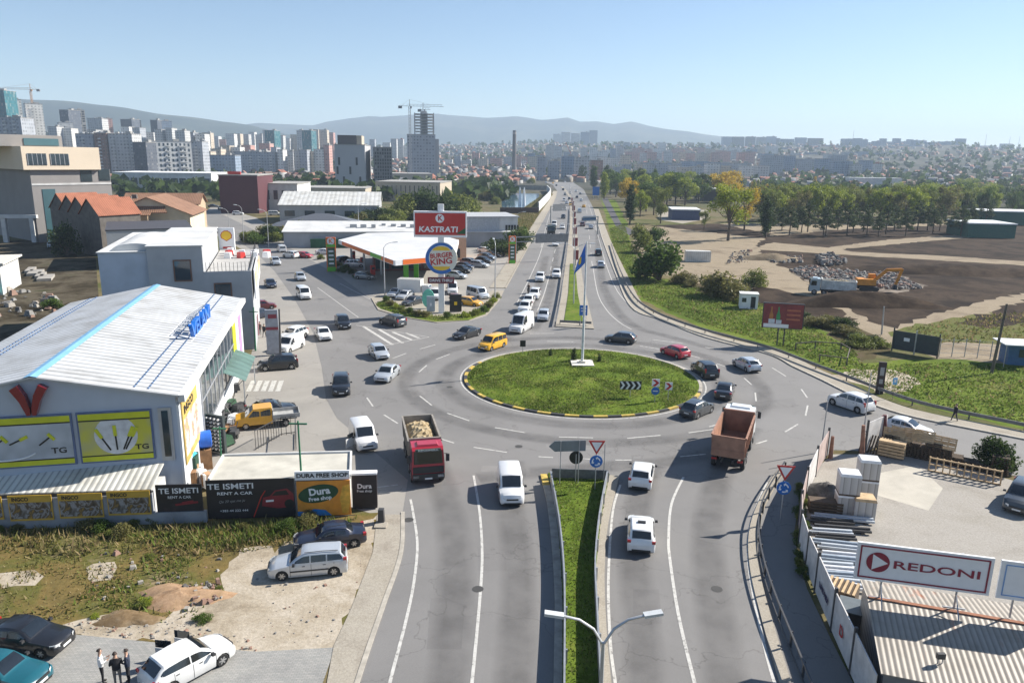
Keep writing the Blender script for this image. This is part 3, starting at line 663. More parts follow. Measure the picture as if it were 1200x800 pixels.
def wheel_meshes(r):
    if r in WHEEL: return WHEEL[r]
    b = MB(); prof = [(r * .62, .10), (r * .9, .105), (r, .07), (r, -.07), (r * .9, -.105), (r * .62, -.10)]; k = 20; p = len(prof)
    vs = [(q * math.cos(2 * math.pi * i / k), y, q * math.sin(2 * math.pi * i / k)) for i in range(k) for q, y in prof]
    b.add(vs, [(i * p + j, i * p + j + 1, ((i + 1) % k) * p + j + 1, ((i + 1) % k) * p + j) for i in range(k) for j in range(p - 1)])
    t = mesh_of(b, 'tyre', TYRE, 40); b = MB()
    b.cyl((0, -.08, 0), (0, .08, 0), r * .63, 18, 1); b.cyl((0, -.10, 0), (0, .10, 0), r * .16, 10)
    for q in range(6):
        a = q * math.pi / 3
        for s in (-1, 1): b.obox((r * .1 * math.cos(a), s * .092, r * .1 * math.sin(a)), (r * .6 * math.cos(a), s * .092, r * .6 * math.sin(a)), .02, r * .2)
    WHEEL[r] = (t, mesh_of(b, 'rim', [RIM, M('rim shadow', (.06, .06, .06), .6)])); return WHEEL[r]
def add_wheel(root, x, y, r, w=1.):
    t, rm = wheel_meshes(r); o = link('wheel', t, root, (x, y, r)); o.scale = (1, w, 1); link('rim', rm, o); return o
CARMESH = {}
def car_meshes(st):
    if st in CARMESH: return CARMESH[st]
    c = car_parts(st); D = dict(c)
    D['m_ws'] = mesh_of(c['ws'], 'windscreen', GLASS, 60); D['m_rw'] = mesh_of(c['rw'], 'rear_window', GLASS, 60)
    D['m_sw'] = [mesh_of(s, 'side_window', GLASS, 60) for s in c['sw']]
    n, W, pr = c['n'], c['W'], c['pr']
    hl = MB(); z = pr(n - .16)[4][1]
    for x, f, dz in ((n - .02, .52, -.02), (n - .10, .74, 0), (n - .30, .93, .03)):
        s = pr(x); hl.v += [(x + .015, W / 2 * f, z - .10 + dz), (x - .01, W / 2 * f - .01, z + .05 + dz)]
    hl.f = [(0, 2, 3, 1), (2, 4, 5, 3)]; hl.m = [0, 0]
    D['m_hl'] = mesh_of(hl, 'headlight', LAMP); hr = MB(); hr.v = [(x, -y, zz) for x, y, zz in hl.v]; hr.f = [(1, 3, 2, 0), (3, 5, 4, 2)]; hr.m = [0, 0]
    D['m_hr'] = mesh_of(hr, 'headlight', LAMP)
    tl = MB(); t = -n; zt = c['deck'] - .12; tall = .42 if c['st'] in ('suv', 'mpv', 'minibus', 'smallvan', 'van', 'wagon') else .17
    for sgn, nm in ((1, 'm_tl'), (-1, 'm_tr')):
        b = MB(); x0 = t + (.05 if c['st'] not in ('sedan', 'oldsedan') else .03)
        b.box((x0 + .09, sgn * (W / 2 * .86), zt - .02 + tall * .18), (.20, .22 if tall < .3 else .17, tall)); D[nm] = mesh_of(b, 'tail_light', TAIL)
    b = MB(); b.box((n - .01, 0, .44), (.05, .52, .11)); D['m_pf'] = mesh_of(b, 'number_plate', PLATE)
    b = MB(); b.box((t + .02, 0, .58), (.07, .52, .11)); D['m_pr'] = mesh_of(b, 'number_plate', PLATE)
    b = MB(); b.box((n - .06, 0, .60), (.16, W * .46, .10)); b.box((n - .07, 0, .32), (.16, W * .60, .10)); D['m_gr'] = mesh_of(b, 'grille', TRIM)
    b = MB(); b.box((t + .07, 0, .34), (.18, W * .66, .12)); D['m_bu'] = mesh_of(b, 'rear_bumper', TRIM)
    xm = STY[st][4] - .22
    for sgn, nm in ((1, 'm_ml'), (-1, 'm_mr')):
        b = MB(); b.box((xm, sgn * (W / 2 + .10), STY[st][10] + .09), (.16, .20, .13), 0, 0, .8); D[nm] = mesh_of(b, 'side_mirror', TRIM, 40)
    D['bodies'] = {}
    CARMESH[st] = D; return D
COLS = {'white': (.68, .68, .67), 'silver': (.50, .53, .56), 'black': (.012, .013, .016), 'dark grey': (.04, .045, .05), 'navy': (.015, .02, .04), 'red': (.42, .015, .03), 'yellow': (.80, .42, .02),
        'dark red': (.13, .01, .012), 'blue grey': (.16, .2, .25), 'teal': (.01, .09, .12), 'grey': (.22, .23, .24), 'pale blue': (.33, .42, .5), 'amber': (.72, .36, .02)}
def vehicle(st, col, name, label, cat, pos, head, group=None, parts=2, rot=None, sc=1.):
    """pos: pixel under the middle of the car; head: pixel it is heading for"""
    D = car_meshes(st); p = G(*pos); h = G(*head); rz = math.atan2(h.y - p.y, h.x - p.x) if rot is None else rot
    r = thing(name, label, cat, (p.x, p.y, .011), rz, group); r.scale = (sc,) * 3
    pm = paint('car paint ' + col, COLS[col], .35 if col in ('silver', 'blue grey', 'grey', 'pale blue') else 0)
    if col not in D['bodies']: D['bodies'][col] = mesh_of(D['body'], 'body', [pm, TRIM], 32)
    link('body', D['bodies'][col], r); link('windscreen', D['m_ws'], r); link('rear_window', D['m_rw'], r)
    for s in D['m_sw']: link('side_window', s, r)
    for x in D['wx']:
        for s in (1, -1): add_wheel(r, x, s * (D['W'] / 2 - .125), D['wr'])
    if parts > 1:
        for k, nm in (('m_hl', 'headlight'), ('m_hr', 'headlight'), ('m_tl', 'tail_light'), ('m_tr', 'tail_light'), ('m_pf', 'number_plate'), ('m_pr', 'number_plate'), ('m_gr', 'grille'), ('m_bu', 'rear_bumper'), ('m_ml', 'side_mirror'), ('m_mr', 'side_mirror')):
            link(nm, D[k], r)
    return r
CARS = [
 ('hatch', 'white', 'white hatchback entering the roundabout right of the median sign posts', (752, 563), (757, 540)),
 ('hatch', 'white', 'white hatchback taxi with a roof badge, following up the near carriageway', (750.5, 632), (750, 600)),
 ('hatch', 'dark grey', 'dark grey hatchback beside the south east kerb of the grass island', (817, 485), (835, 477)),
 ('sedan', 'black', 'black sedan seen from behind, ahead of the brown dump truck', (849, 463), (853, 452)),
 ('suv', 'black', 'black compact car rounding the east tip of the grass island', (825, 439), (812, 430)),
 ('hatch', 'silver', 'silver hatchback in the outer lane near the billboard', (874, 432), (860, 425)),
 ('hatch', 'red', 'bright red hatchback at the north east of the roundabout', (790.5, 417), (773, 411)),
 ('hatch', 'dark grey', 'dark grey hatchback passing behind the flagpole', (727, 401), (708, 399)),
 ('suv', 'white', 'white crossover leaving by the east road beside the guard rail', (996, 478), (978, 472)),
 ('sedan', 'white', 'white sedan driving behind the pallet stacks of the builders yard', (1060, 508), (1090, 515)),
 ('sedan', 'silver', 'silver sedan at the west entry, nearest the island', (454, 443), (446, 450)),
 ('hatch', 'silver', 'silver hatchback waiting at the west entry by the striped hatching', (444, 418), (452, 425)),
 ('suv', 'black', 'black crossover driving south along the forecourt road', (400, 458), (401, 475)),
 ('sedan', 'black', 'black sedan turning in at the north west of the roundabout', (547, 395), (533, 399)),
 ('mpv', 'yellow', 'yellow minivan at the north west edge of the grass island', (577, 408), (562, 413)),
 ('suv', 'dark grey', 'dark grey crossover leaving by the side street below the fuel station island', (460, 381), (443, 377)),
 ('suv', 'black', 'black crossover coming down the side street behind a white sedan', (402, 383), (408, 391)),
 ('sedan', 'white', 'white sedan coming down the side street', (379, 396), (386, 405)),
 ('minibus', 'white', 'white minibus coming down the middle of the side street', (356, 349), (365, 357)),
 ('hatch', 'silver', 'silver hatchback up the side street ahead of the billboard shadow', (352, 328), (361, 335)),
 ('sedan', 'navy', 'dark blue sedan high on the side street beside the terrace', (317, 336), (324, 343)),
 ('suv', 'silver', 'silver crossover farthest up the side street', (323, 310), (331, 316)),
 ('suv', 'white', 'white crossover at the kerb by the fuel station price sign', (341, 302), (325, 300)),
 ('hatch', 'red', 'red hatchback parked by the hedge of the fuel station', (357, 302), (371, 303)),
 ('suv', 'black', 'big black off-road car parked across the forecourt beside the hedge', (326, 432), (300, 434)),
 ('suv', 'white', 'white off-road car parked behind the tall forecourt sign', (344, 398), (330, 403)),
 ('smallvan', 'white', 'white pickup van parked in front of the tall forecourt sign', (340, 410), (324, 417)),
 ('hatch', 'dark red', 'dark red car parked at the corner of the grey building', (308, 362), (322, 361)),
 ('hatch', 'navy', 'dark blue car parked in front of the dark red one', (305, 372), (318, 369)),
 ('sedan', 'black', 'black sedan parked behind the yellow flatbed pickup', (318, 486), (335, 484)),
 ('wagon', 'silver', 'silver estate car parked on the gravel with two open dark windows', (362, 669), (330, 672)),
 ('oldsedan', 'navy', 'dark old saloon parked beside the silver estate car', (387, 638), (350, 643)),
 ('oldsedan', 'black', 'old black saloon parked at the left edge of the paved lot', (32, 757), (80, 762)),
 ('oldsedan', 'teal', 'teal saloon in the bottom left corner', (2, 800), (48, 806)),
 ('suv', 'dark grey', 'dark car parked on the right edge of the builders yard', (1196, 592), (1185, 612)),
 ('smallvan', 'white', 'white delivery van driving south beside the median', (598, 579), (602, 605)),
 ('van', 'white', 'tall white panel van at the head of the queue', (611, 387), (594, 397)),
]
for st, col, lab, pos, head in CARS:
    nm = {'van': 'panel_van', 'smallvan': 'delivery_van', 'minibus': 'minibus', 'mpv': 'minivan', 'suv': 'crossover_car', 'wagon': 'estate_car'}.get(st, 'car')
    if 'pickup van' in lab: nm = 'pickup_van'
    v = vehicle(st, col, nm, lab, 'van' if 'van' in nm and nm != 'minivan' else ('minibus' if nm == 'minibus' else 'car'), pos, head, 'traffic and parked cars')
    if 'taxi' in lab:
        MB().box((-.55, 0, STY['hatch'][2] + .05), (.22, .5, .1)).build('roof_badge', TRIM, v)
    if 'estate' in lab:
        b = MB()
        for s in (-1, 1): b.tube([(.15, s * .62, 1.56), (-.8, s * .62, 1.585), (-1.75, s * .6, 1.54)], .022, 6)
        b.build('roof_rail', TRIM, v)
        b = MB()
        for s in (-1, 1): b.box((-.1, s * .895, .55), (2.2, .02, .09))
        b.build('door_moulding', TRIM, v)
FAR = [ # queue and traffic up the main road
 ('suv', 'white', 'white crossover, first behind the tall panel van', (615.5, 365), (605, 377)), ('hatch', 'white', 'white hatchback, second behind the tall panel van', (619.5, 356), (610, 368)),
 ('suv', 'white', 'white crossover, last of the queue behind the panel van', (626.5, 349), (618, 362)), ('hatch', 'silver', 'silver hatchback in the inner lane beside the panel van', (637, 374), (632, 386)),
 ('suv', 'white', 'white crossover ahead of the grey sign gantry, left lane', (633, 329), (627, 342)), ('suv', 'white', 'white crossover ahead of the grey sign gantry, right lane', (652, 325), (649, 338)),
 ('sedan', 'white', 'white sedan under the grey sign gantry', (651, 288), (648, 299)), ('sedan', 'black', 'black sedan behind the gantry beside the median', (658, 279), (656, 289)),
 ('sedan', 'white', 'white sedan farther back beside the median', (659, 268), (657, 277)), ('minibus', 'white', 'white minibus behind the dark lorry', (649.5, 265), (646, 275)), ('suv', 'dark grey', 'dark crossover behind the white minibus', (660, 256), (658, 264)),
 ('suv', 'black', 'black crossover driving away beyond the flag', (701, 299), (698, 288)), ('hatch', 'silver', 'silver hatchback driving away just beyond the flag', (704, 313), (701, 301)),
 ('suv', 'dark red', 'dark red crossover driving away under the blue gantry', (682.5, 265), (681, 257)), ('sedan', 'silver', 'silver sedan driving away before the blue gantry', (692.5, 268), (690, 259)), ('sedan', 'black', 'black sedan driving away beneath the blue gantry', (684, 259.5), (682, 252)),
]
for st, col, lab, pos, head in FAR:
    nm = {'minibus': 'minibus', 'suv': 'crossover_car'}.get(st, 'car'); vehicle(st, col, nm, lab, 'minibus' if nm == 'minibus' else 'car', pos, head, 'traffic on the main road', 2)
rg = random.Random(4)
for k, (x, y) in enumerate([(672, 262), (662, 246.5), (658, 242), (664, 239), (669, 241), (661, 236), (667, 234), (662, 229), (668, 227), (660, 223), (679, 249), (684, 243), (681, 236), (676, 232), (680, 228), (675, 225), (652, 218), (640, 214.6), (648, 215.2), (662, 213.8), (630, 212), (622, 209.6)][1:]):
    away = x > 672
    vehicle(rg.choice(['suv', 'hatch', 'sedan', 'minibus']), ['white', 'black', 'silver', 'yellow', 'white', 'navy', 'grey'][k % 7], 'car', 'small distant car on the main road far beyond the gantries', 'car', (x, y), (x + (-1.5 if away else 1), y + (-5 if away else 5)), 'distant traffic on the main road', 1)
# parked rows at the fuel station
ROW = [('wagon', 'silver', 'silver estate car, nearest of the slanted row at the fuel station', 535, 326), ('suv', 'black', 'black crossover, second of the slanted row', 541, 319.5), ('hatch', 'navy', 'navy hatchback, third of the slanted row', 545, 315), ('suv', 'grey', 'grey crossover, fourth of the slanted row', 551, 311), ('wagon', 'silver', 'silver estate car, fifth of the slanted row', 562, 313),
       ('hatch', 'dark grey', 'dark grey hatchback behind the middle of the slanted row', 567, 308), ('suv', 'blue grey', 'blue grey crossover near the far end of the row', 571, 304.5), ('sedan', 'black', 'black sedan near the hedge at the row end', 577, 301), ('hatch', 'white', 'white hatchback by the hedge at the far row end', 569, 296)]
for st, col, lab, x, y in ROW: vehicle(st, col, 'car', lab, 'car', (x, y), (x + 14, y + 1.2), 'cars parked in rows at the fuel station')
for st, col, lab, x, y, hx, hy in [('sedan', 'white', 'white sedan parked at the corner behind the grass island with the pole sign', 464, 347, 452, 352), ('sedan', 'silver', 'silver sedan parked behind the dark green one', 475, 350, 462, 355), ('sedan', 'dark grey', 'dark green grey sedan parked behind the flower bed', 484, 357, 470, 361),
        ('minibus', 'silver', 'silver minibus parked right of the tall sign pole', 560, 349, 574, 353), ('hatch', 'amber', 'amber coloured car parked right of the black menu board', 552, 358, 566, 360), ('hatch', 'dark red', 'maroon car parked behind the black menu board', 533, 355, 536, 364), ('minibus', 'white', 'white van parked behind the tall sign pole', 530, 343, 532, 352), ('smallvan', 'white', 'white box van left of the tall sign pole', 509, 350, 511, 360),
        ('hatch', 'grey', 'grey car in the shade under the station canopy, nearest', 428, 327, 444, 328), ('suv', 'silver', 'silver car in the shade beside the pumps', 416, 313, 430, 313), ('hatch', 'navy', 'dark car behind the pumps in the canopy shade', 404, 307, 414, 306), ('sedan', 'white', 'pale car parked beside the price sign in the shade', 381, 298, 393, 298)]:
    vehicle(st, col, 'car' if st not in ('minibus', 'smallvan') else 'van', lab, 'car' if st not in ('minibus', 'smallvan') else 'van', (x, y), (hx, hy), 'vehicles parked at the fuel station')
for st, col, lab, x, y, hx, hy in [('hatch', 'pale blue', 'pale blue car in the shaded yard behind the left warehouse', 60, 290, 60, 296), ('sedan', 'dark grey', 'dark car in the shaded yard beside the pale blue one', 75, 287, 75, 294), ('hatch', 'white', 'white car on the far lane beside the yellow sign box', 255, 272.5, 262, 276), ('smallvan', 'white', 'white van at the mouth of the far side street', 330, 295, 322, 290),
        ('suv', 'white', 'white car parked before the maroon block, left', 279, 252, 290, 252), ('minibus', 'white', 'white minibus parked before the maroon block', 322, 252.5, 335, 252.5), ('sedan', 'navy', 'dark blue car by the far car park', 250, 243, 256, 243), ('suv', 'black', 'black car by the far car park', 262, 246, 270, 246)]:
    vehicle(st, col, 'van' if st == 'smallvan' else ('minibus' if st == 'minibus' else 'car'), lab, 'van' if st == 'smallvan' else ('minibus' if st == 'minibus' else 'car'), (x, y), (hx, hy))
# white compact van with its driver's door open
v = vehicle('smallvan', 'white', 'delivery_van', 'small white van stopped with its driver door standing open', 'van', (426, 520), (434, 535)); rzv = v.rotation_euler.z
d = MB().box((.80, -1.28, .62), (.95, .05, .75), R(-50)).box((.74, -1.20, 1.18), (.75, .03, .35), R(-50), 1).build('door', [MATS['car paint white'], GLASS], v)
# white hatchback with open doors and raised tailgate, bottom left
v = vehicle('hatch', 'white', 'car', 'white hatchback with left doors open, beside the standing group', 'car', (222, 787), (270, 761))
for x, a in ((.30, 62), (-.62, 58)):
    c, s = math.cos(R(180 - a)), math.sin(R(180 - a))
    hx, hy = x + .42, .90
    b = MB(); b.obox((hx, hy, .60), (hx + c * .95, hy + s * .95, .60), .05, .66)
    o = b.build('door', MATS['car paint white'], v)
    MB().obox((hx + c * .12, hy + s * .12, 1.16), (hx + c * .92, hy + s * .92, 1.16), .03, .40).build('side_window', GLASS, o)
# ---------------------------------------------------------------- lorries
def dump_truck(label, cabcol, bedcol, pos, head, load, group):
    p = G(*pos); h = G(*head); r = thing('dump_truck', label, 'truck', (p.x, p.y, .011), math.atan2(h.y - p.y, h.x - p.x), group)
    cm = paint('lorry cab ' + cabcol[0], cabcol[1]); bm = M('tipper body ' + bedcol[0], bedcol[1], .6, .3, 1.2)
    K = MB()   # cab: x 2.0 .. 4.0
    pr = [(3.98, .55), (4.02, 1.15), (4.0, 1.75), (3.82, 2.78), (3.55, 2.98), (2.25, 3.0), (2.1, 2.9), (2.1, .75)]
    w = 1.22; vs = [(x, s * (w if z < 2 else w - .06), z) for s in (-1, 1) for x, z in pr]; n = len(pr)
    K.add(vs, [tuple(range(n))[::-1], tuple(range(n, 2 * n))] + [(i, (i + 1) % n, (i + 1) % n + n, i + n) for i in range(n)])
    K.box((3.1, 0, 3.06), (.9, 1.7, .14), 0, 0, .85)
    K.build('cab', cm, r, smooth=25)
    MB().add([(4.022, -1.08, 1.78), (4.022, 1.08, 1.78), (3.845, 1.04, 2.72), (3.845, -1.04, 2.72)], [(0, 1, 2, 3)]).build('windscreen', GLASS, r)
    for s in (-1, 1):
        MB().add([(3.75, s * 1.232, 1.75), (2.75, s * 1.232, 1.75), (2.75, s * 1.19, 2.62), (3.62, s * 1.19, 2.62)], [(0, 1, 2, 3)]).build('side_window', GLASS, r)
        MB().box((3.98, s * 1.45, 2.2), (.14, .26, .55)).obox((3.9, s * 1.2, 2.5), (3.98, s * 1.45, 2.5), .04, .04).build('side_mirror', TRIM, r)
        MB().box((4.06, s * .92, .82), (.08, .42, .2)).build('headlight', LAMP, r)
    MB().box((4.02, 0, .80), (.16, 2.4, .42)).build('bumper', TRIM if cabcol[0] != 'white' else cm, r)
    MB().box((4.03, 0, 1.33), (.06, 1.7, .42)).build('grille', TRIM, r)
    MB().box((3.93, 0, 2.86), (.16, 1.9, .16)).build('sun_visor', M('dark green visor', (.02, .05, .04), .4), r)
    MB().box((4.12, 0, .66), (.02, .55, .12)).build('number_plate', PLATE, r)
    f = MB()
    for s in (-1, 1): f.box((-.2, s * .42, .86), (8.0, .12, .26))
    f.box((-.4, 0, .70), (2.2, 2.2, .30)); f.build('chassis', TRIM, r)
    x0, x1, zb, zt, wb, wt = 1.88, -4.0, 1.18, 2.78, 1.16, 1.25
    def wall(a, b, ta=.06):
        return a
    b = MB(); t = .07
    b.box(((x0 + x1) / 2, 0, zb), (x0 - x1, 2 * wb, .10))
    for s in (-1, 1):
        b.add([(x0, s * wb, zb), (x1, s * wb, zb), (x1, s * wt, zt), (x0, s * wt, zt), (x0, s * (wb - t), zb), (x1, s * (wb - t), zb), (x1, s * (wt - t), zt), (x0, s * (wt - t), zt)],
              [(0, 1, 2, 3), (7, 6, 5, 4), (3, 2, 6, 7), (0, 3, 7, 4), (1, 5, 6, 2)])
        for q in range(6): x = x0 - .5 - q * .98; b.obox((x, s * (wb + .04), zb), (x, s * (wt + .03), zt - .1), .10, .10)
        b.obox((x0, s * wt, zt), (x1, s * wt, zt), .14, .12)
    b.box((x0 + .035, 0, (zb + zt) / 2 + .1), (t, 2 * wt - .04, zt - zb + .3)); b.obox((x0, -wt, zt + .22), (x0, wt, zt + .22), .16, .12); b.build('tipper_bed', bm, r)
    g = MB().box((x1 - .04, 0, (zb + zt) / 2 + .02), (.07, 2 * wb + .12, zt - zb)); g.obox((x1 - .06, -wb, zt), (x1 - .06, wb, zt), .12, .10); g.obox((x1 - .08, -wb, zb + .5), (x1 - .08, wb, zb + .5), .06, .1); g.build('tailgate', bm, r)
    if load:
        n = 24; m = 10; vs = []; rg = random.Random(3)
        for i in range(n + 1):
            for j in range(m + 1):
                u, q = i / n, j / m; hgt = 2.15 + .75 * math.sin(math.pi * u) ** .6 * math.sin(math.pi * q) ** .7 + rg.uniform(-.13, .13)
                vs.append((x0 - .1 + (x1 - x0 + .2) * u, -wt + .1 + (2 * wt - .2) * q, hgt))
        MB().add(vs, [(i * (m + 1) + j, (i + 1) * (m + 1) + j, (i + 1) * (m + 1) + j + 1, i * (m + 1) + j + 1) for i in range(n) for j in range(m)]).build('load', ground_mat('rubble load', [(.08, .06, .035), (.24, .18, .10), (.40, .33, .22), (.16, .12, .07)], 2.2, 9, 1), r)
    for x in (3.05, 1.35, -1.75, -3.05):
        for s in (-1, 1): add_wheel(r, x, s * 1.08, .50, 1.6)
    for s in (-1, 1): MB().box((-4.07, s * .95, .95), (.06, .4, .16)).build('tail_light', TAIL, r)
    return r
t = dump_truck('red and dark green dump truck loaded with soil and straw, driving towards the camera', ('red', (.40, .015, .03)), ('grey', (.26, .235, .20)), (495.5, 545), (508, 590), True, 'dump trucks')
mdg = M('green cab band', (.012, .035, .03), .4)
MB().box((4.035, 0, 1.33), (.08, 2.3, .5)).build('grille', TRIM, t)
text('RENOMIRA', .2, M('white lettering', (.8, .8, .78), .5, .03), t, (4.02, 0, 2.85), (R(90), 0, R(90)), fit=1.5)
t = dump_truck('empty rust brown dump truck with a white cab, seen from behind', ('white', (.75, .76, .75)), ('brown', (.30, .155, .10)), (859, 531), (871, 500), False, 'dump trucks')
t.scale = (1.05,) * 3
t = dump_truck('dark lorry in the left lane of the far main road', ('dark', (.02, .035, .03)), ('dark', (.03, .04, .035)), (646, 275), (642, 287), False, 'dump trucks')
t = dump_truck('white tipper lorry parked beside the rubble at the demolition site', ('pale', (.45, .5, .5)), ('pale', (.62, .62, .58)), (974, 345.5), (952, 344), True, 'dump trucks')
# yellow double cab flatbed
p = G(312, 498); h = G(272, 502); r = thing('flatbed_pickup', 'yellow double cab pickup with a flat grey loading bed', 'pickup', (p.x, p.y, .011), math.atan2(h.y - p.y, h.x - p.x))
ym = paint('car paint amber', COLS['amber']); K = MB()
pr = [(2.60, .40), (2.66, .75), (2.55, 1.02), (1.75, 1.16), (1.05, 1.86), (-.45, 1.90), (-.55, 1.80), (-.55, .42)]; n = len(pr)
vs = [(x, s * (.90 if z < 1.3 else .80), z) for s in (-1, 1) for x, z in pr]
K.add(vs, [tuple(range(n))[::-1], tuple(range(n, 2 * n))] + [(i, (i + 1) % n, (i + 1) % n + n, i + n) for i in range(n)]); K.build('cab', ym, r, smooth=25)
MB().add([(1.72, -.78, 1.21), (1.72, .78, 1.21), (1.10, .72, 1.83), (1.10, -.72, 1.83)], [(0, 1, 2, 3)]).build('windscreen', GLASS, r)
for s in (-1, 1):
    for a in ([(1.5, 1.18), (.55, 1.18), (.55, 1.74), (1.02, 1.74)], [(.42, 1.18), (-.42, 1.18), (-.42, 1.74), (.42, 1.74)]):
        MB().add([(x, s * (.912 - max(0, z - 1.18) * .17), z) for x, z in a], [(0, 1, 2, 3)]).build('side_window', GLASS, r)
    MB().box((2.60, s * .66, .82), (.14, .3, .2)).build('headlight', LAMP, r)
    for x in (1.75, -1.7): add_wheel(r, x, s * .80, .33)
MB().box((2.64, 0, .5), (.14, 1.7, .2)).build('bumper', TRIM, r)
b = MB().box((-1.75, 0, .86), (2.35, 1.95, .10))
for s in (-1, 1): b.box((-1.75, s * .97, 1.06), (2.35, .05, .32))
b.box((-2.92, 0, 1.06), (.05, 1.95, .32)); b.box((-.60, 0, 1.2), (.05, 1.95, .9)); b.build('loading_bed', M('grey dropside', (.36, .36, .35), .6), r)
MB().box((-1.2, 0, .62), (3.0, .8, .2)).build('chassis', TRIM, r)
# white box truck at the fuel station
p = G(487, 347); r = thing('box_truck', 'white box truck parked nose in beside the fuel station shop', 'truck', (p.x, p.y, .011), R(-8))
MB().box((-.9, 0, 1.95), (4.2, 2.2, 2.3)).build('cargo_box', paint('car paint white', COLS['white']), r)
MB().add([(x, s * .95, z) for s in (-1, 1) for x, z in [(3.0, .5), (3.05, 1.2), (2.55, 2.1), (1.4, 2.15), (1.4, .5)]], [(4, 3, 2, 1, 0), (5, 6, 7, 8, 9)] + [(i, (i + 1) % 5, (i + 1) % 5 + 5, i + 5) for i in range(5)]).build('cab', MATS['car paint white'], r)
MB().add([(3.04, -.85, 1.25), (3.04, .85, 1.25), (2.58, .8, 2.05), (2.58, -.8, 2.05)], [(0, 1, 2, 3)]).build('windscreen', GLASS, r)
for x in (2.2, -2.1):
    for s in (-1, 1): add_wheel(r, x, s * .9, .38)
# excavator
p = G(1016, 341); r = thing('excavator', 'orange tracked excavator digging among the rubble with its boom arched', 'excavator', (p.x, p.y, .2), R(-12)); r.scale = (.95,) * 3
om = M('excavator orange', (.62, .24, .02), .5, .2, 1); dk = M('excavator dark', (.03, .03, .03), .6)
for s in (-1, 1):
    b = MB(); b.add([(x, s * 1.3 + q * .28, z) for q in (-1, 1) for x, z in [(-1.9, .45), (-1.6, 0), (1.6, 0), (1.9, .45), (1.6, .85), (-1.6, .85)]], [tuple(range(6))[::-1], tuple(range(6, 12))] + [(i, (i + 1) % 6, (i + 1) % 6 + 6, i + 6) for i in range(6)]); b.build('track', dk, r)
MB().box((-.5, 0, 1.75), (3.6, 2.6, 1.2), 0, 0, .94).build('engine_house', om, r)
cb = MB().box((.75, .85, 2.45), (1.4, .95, 1.6), 0, 0, .9).build('cab', om, r); MB().box((1.40, .85, 2.65), (.16, .8, 1.0)).build('window', GLASS, cb)
MB().obox((.9, -.2, 1.9), (3.2, -.2, 4.3), .5, .6).obox((3.1, -.2, 4.25), (6.0, -.2, 4.45), .45, .55).build('boom', om, r)
st_ = MB().obox((6.0, -.2, 4.6), (5.1, -.2, 1.4), .36, .5).build('stick', om, r); MB().box((5.0, -.2, .9), (.9, 1.2, .9), 0, 0, .6).build('bucket', dk, r)
# motorcyclist's scooter
p = G(619.5, 344); r = thing('motorcycle', 'dark motorcycle in the left lane beside the queue', 'motorcycle', (p.x, p.y, .011), R(-100))
b = MB().obox((.55, 0, .62), (-.55, 0, .62), .3, .3).obox((.45, 0, .7), (.62, 0, 1.05), .2, .12); b.obox((.62, -.35, 1.05), (.62, .35, 1.05), .05, .05); b.build('body', dk, r)
for x in (.65, -.6): link('wheel', wheel_meshes(.31)[0], r, (x, 0, .31)).scale = (1, .6, 1)
MB().box((-.25, 0, .82), (.6, .28, .1)).build('seat', TRIM, r)
# ---------------------------------------------------------------- near buildings
class Frame:
    """a building frame: x along the facade, y away from the viewer, z up"""
    def __init__(s, P, yaw): s.P = Vector((P[0], P[1], 0)); s.yaw = R(yaw); s.u = Vector((math.cos(s.yaw), math.sin(s.yaw), 0)); s.v = Vector((-s.u.y, s.u.x, 0))
    def on(s, px, py, y=0): return ON(px, py, s.P + s.v * y, s.u)          # (x, z) on the plane y
    def side(s, px, py, x=0): return ON(px, py, s.P + s.u * x, s.v)         # (y, z) on the plane x
    def flat(s, px, py, z):
        q = G(px, py, z) - s.P; return (q.dot(s.u), q.dot(s.v))
    def thing(s, name, label, cat, group=None): return thing(name, label, cat, s.P, s.yaw, group)
def panel(mb, x0, z0, x1, z1, y, t=.06, m=0): return mb.box(((x0 + x1) / 2, y - t / 2, (z0 + z1) / 2), (abs(x1 - x0), t, abs(z1 - z0)), 0, m)
WALLW = M('white render', (.55, .55, .535), .85, .16, .4); WALLG = M('grey render', (.36, .37, .385), .88, .12, .35); ALU = M('aluminium frame', (.42, .43, .45), .4, .1, 2, .4)
STEEL = M('galvanised steel', (.40, .41, .42), .45, .15, 2, .5); DARK = M('dark opening', (.02, .022, .025), .6); WIN = M('window glass', (.03, .045, .055), .08, .3, .7, 0, .3, .8)
DKST = M('dark painted steel', (.05, .05, .052), .5); CONW = M('rough concrete wall', (.30, .28, .25), .9, .25, .8)
REDP = M('sign red', (.48, .03, .025), .45, .04); WHP = M('sign white', (.78, .78, .78), .45, .04); BLUP = M('sign blue', (.02, .14, .45), .4, .04); NAVP = M('sign navy', (.012, .05, .22), .4, .04); BLKP = M('sign black', (.012, .012, .014), .4, .05)
YELP = M('sign yellow', (.78, .50, .02), .45, .08, 1); LIME = M('sign lime', (.52, .55, .02), .45, .1, 1); ORNG = M('sign orange', (.75, .16, .02), .45, .05); GRNP = M('sign green', (.12, .45, .03), .45, .05)
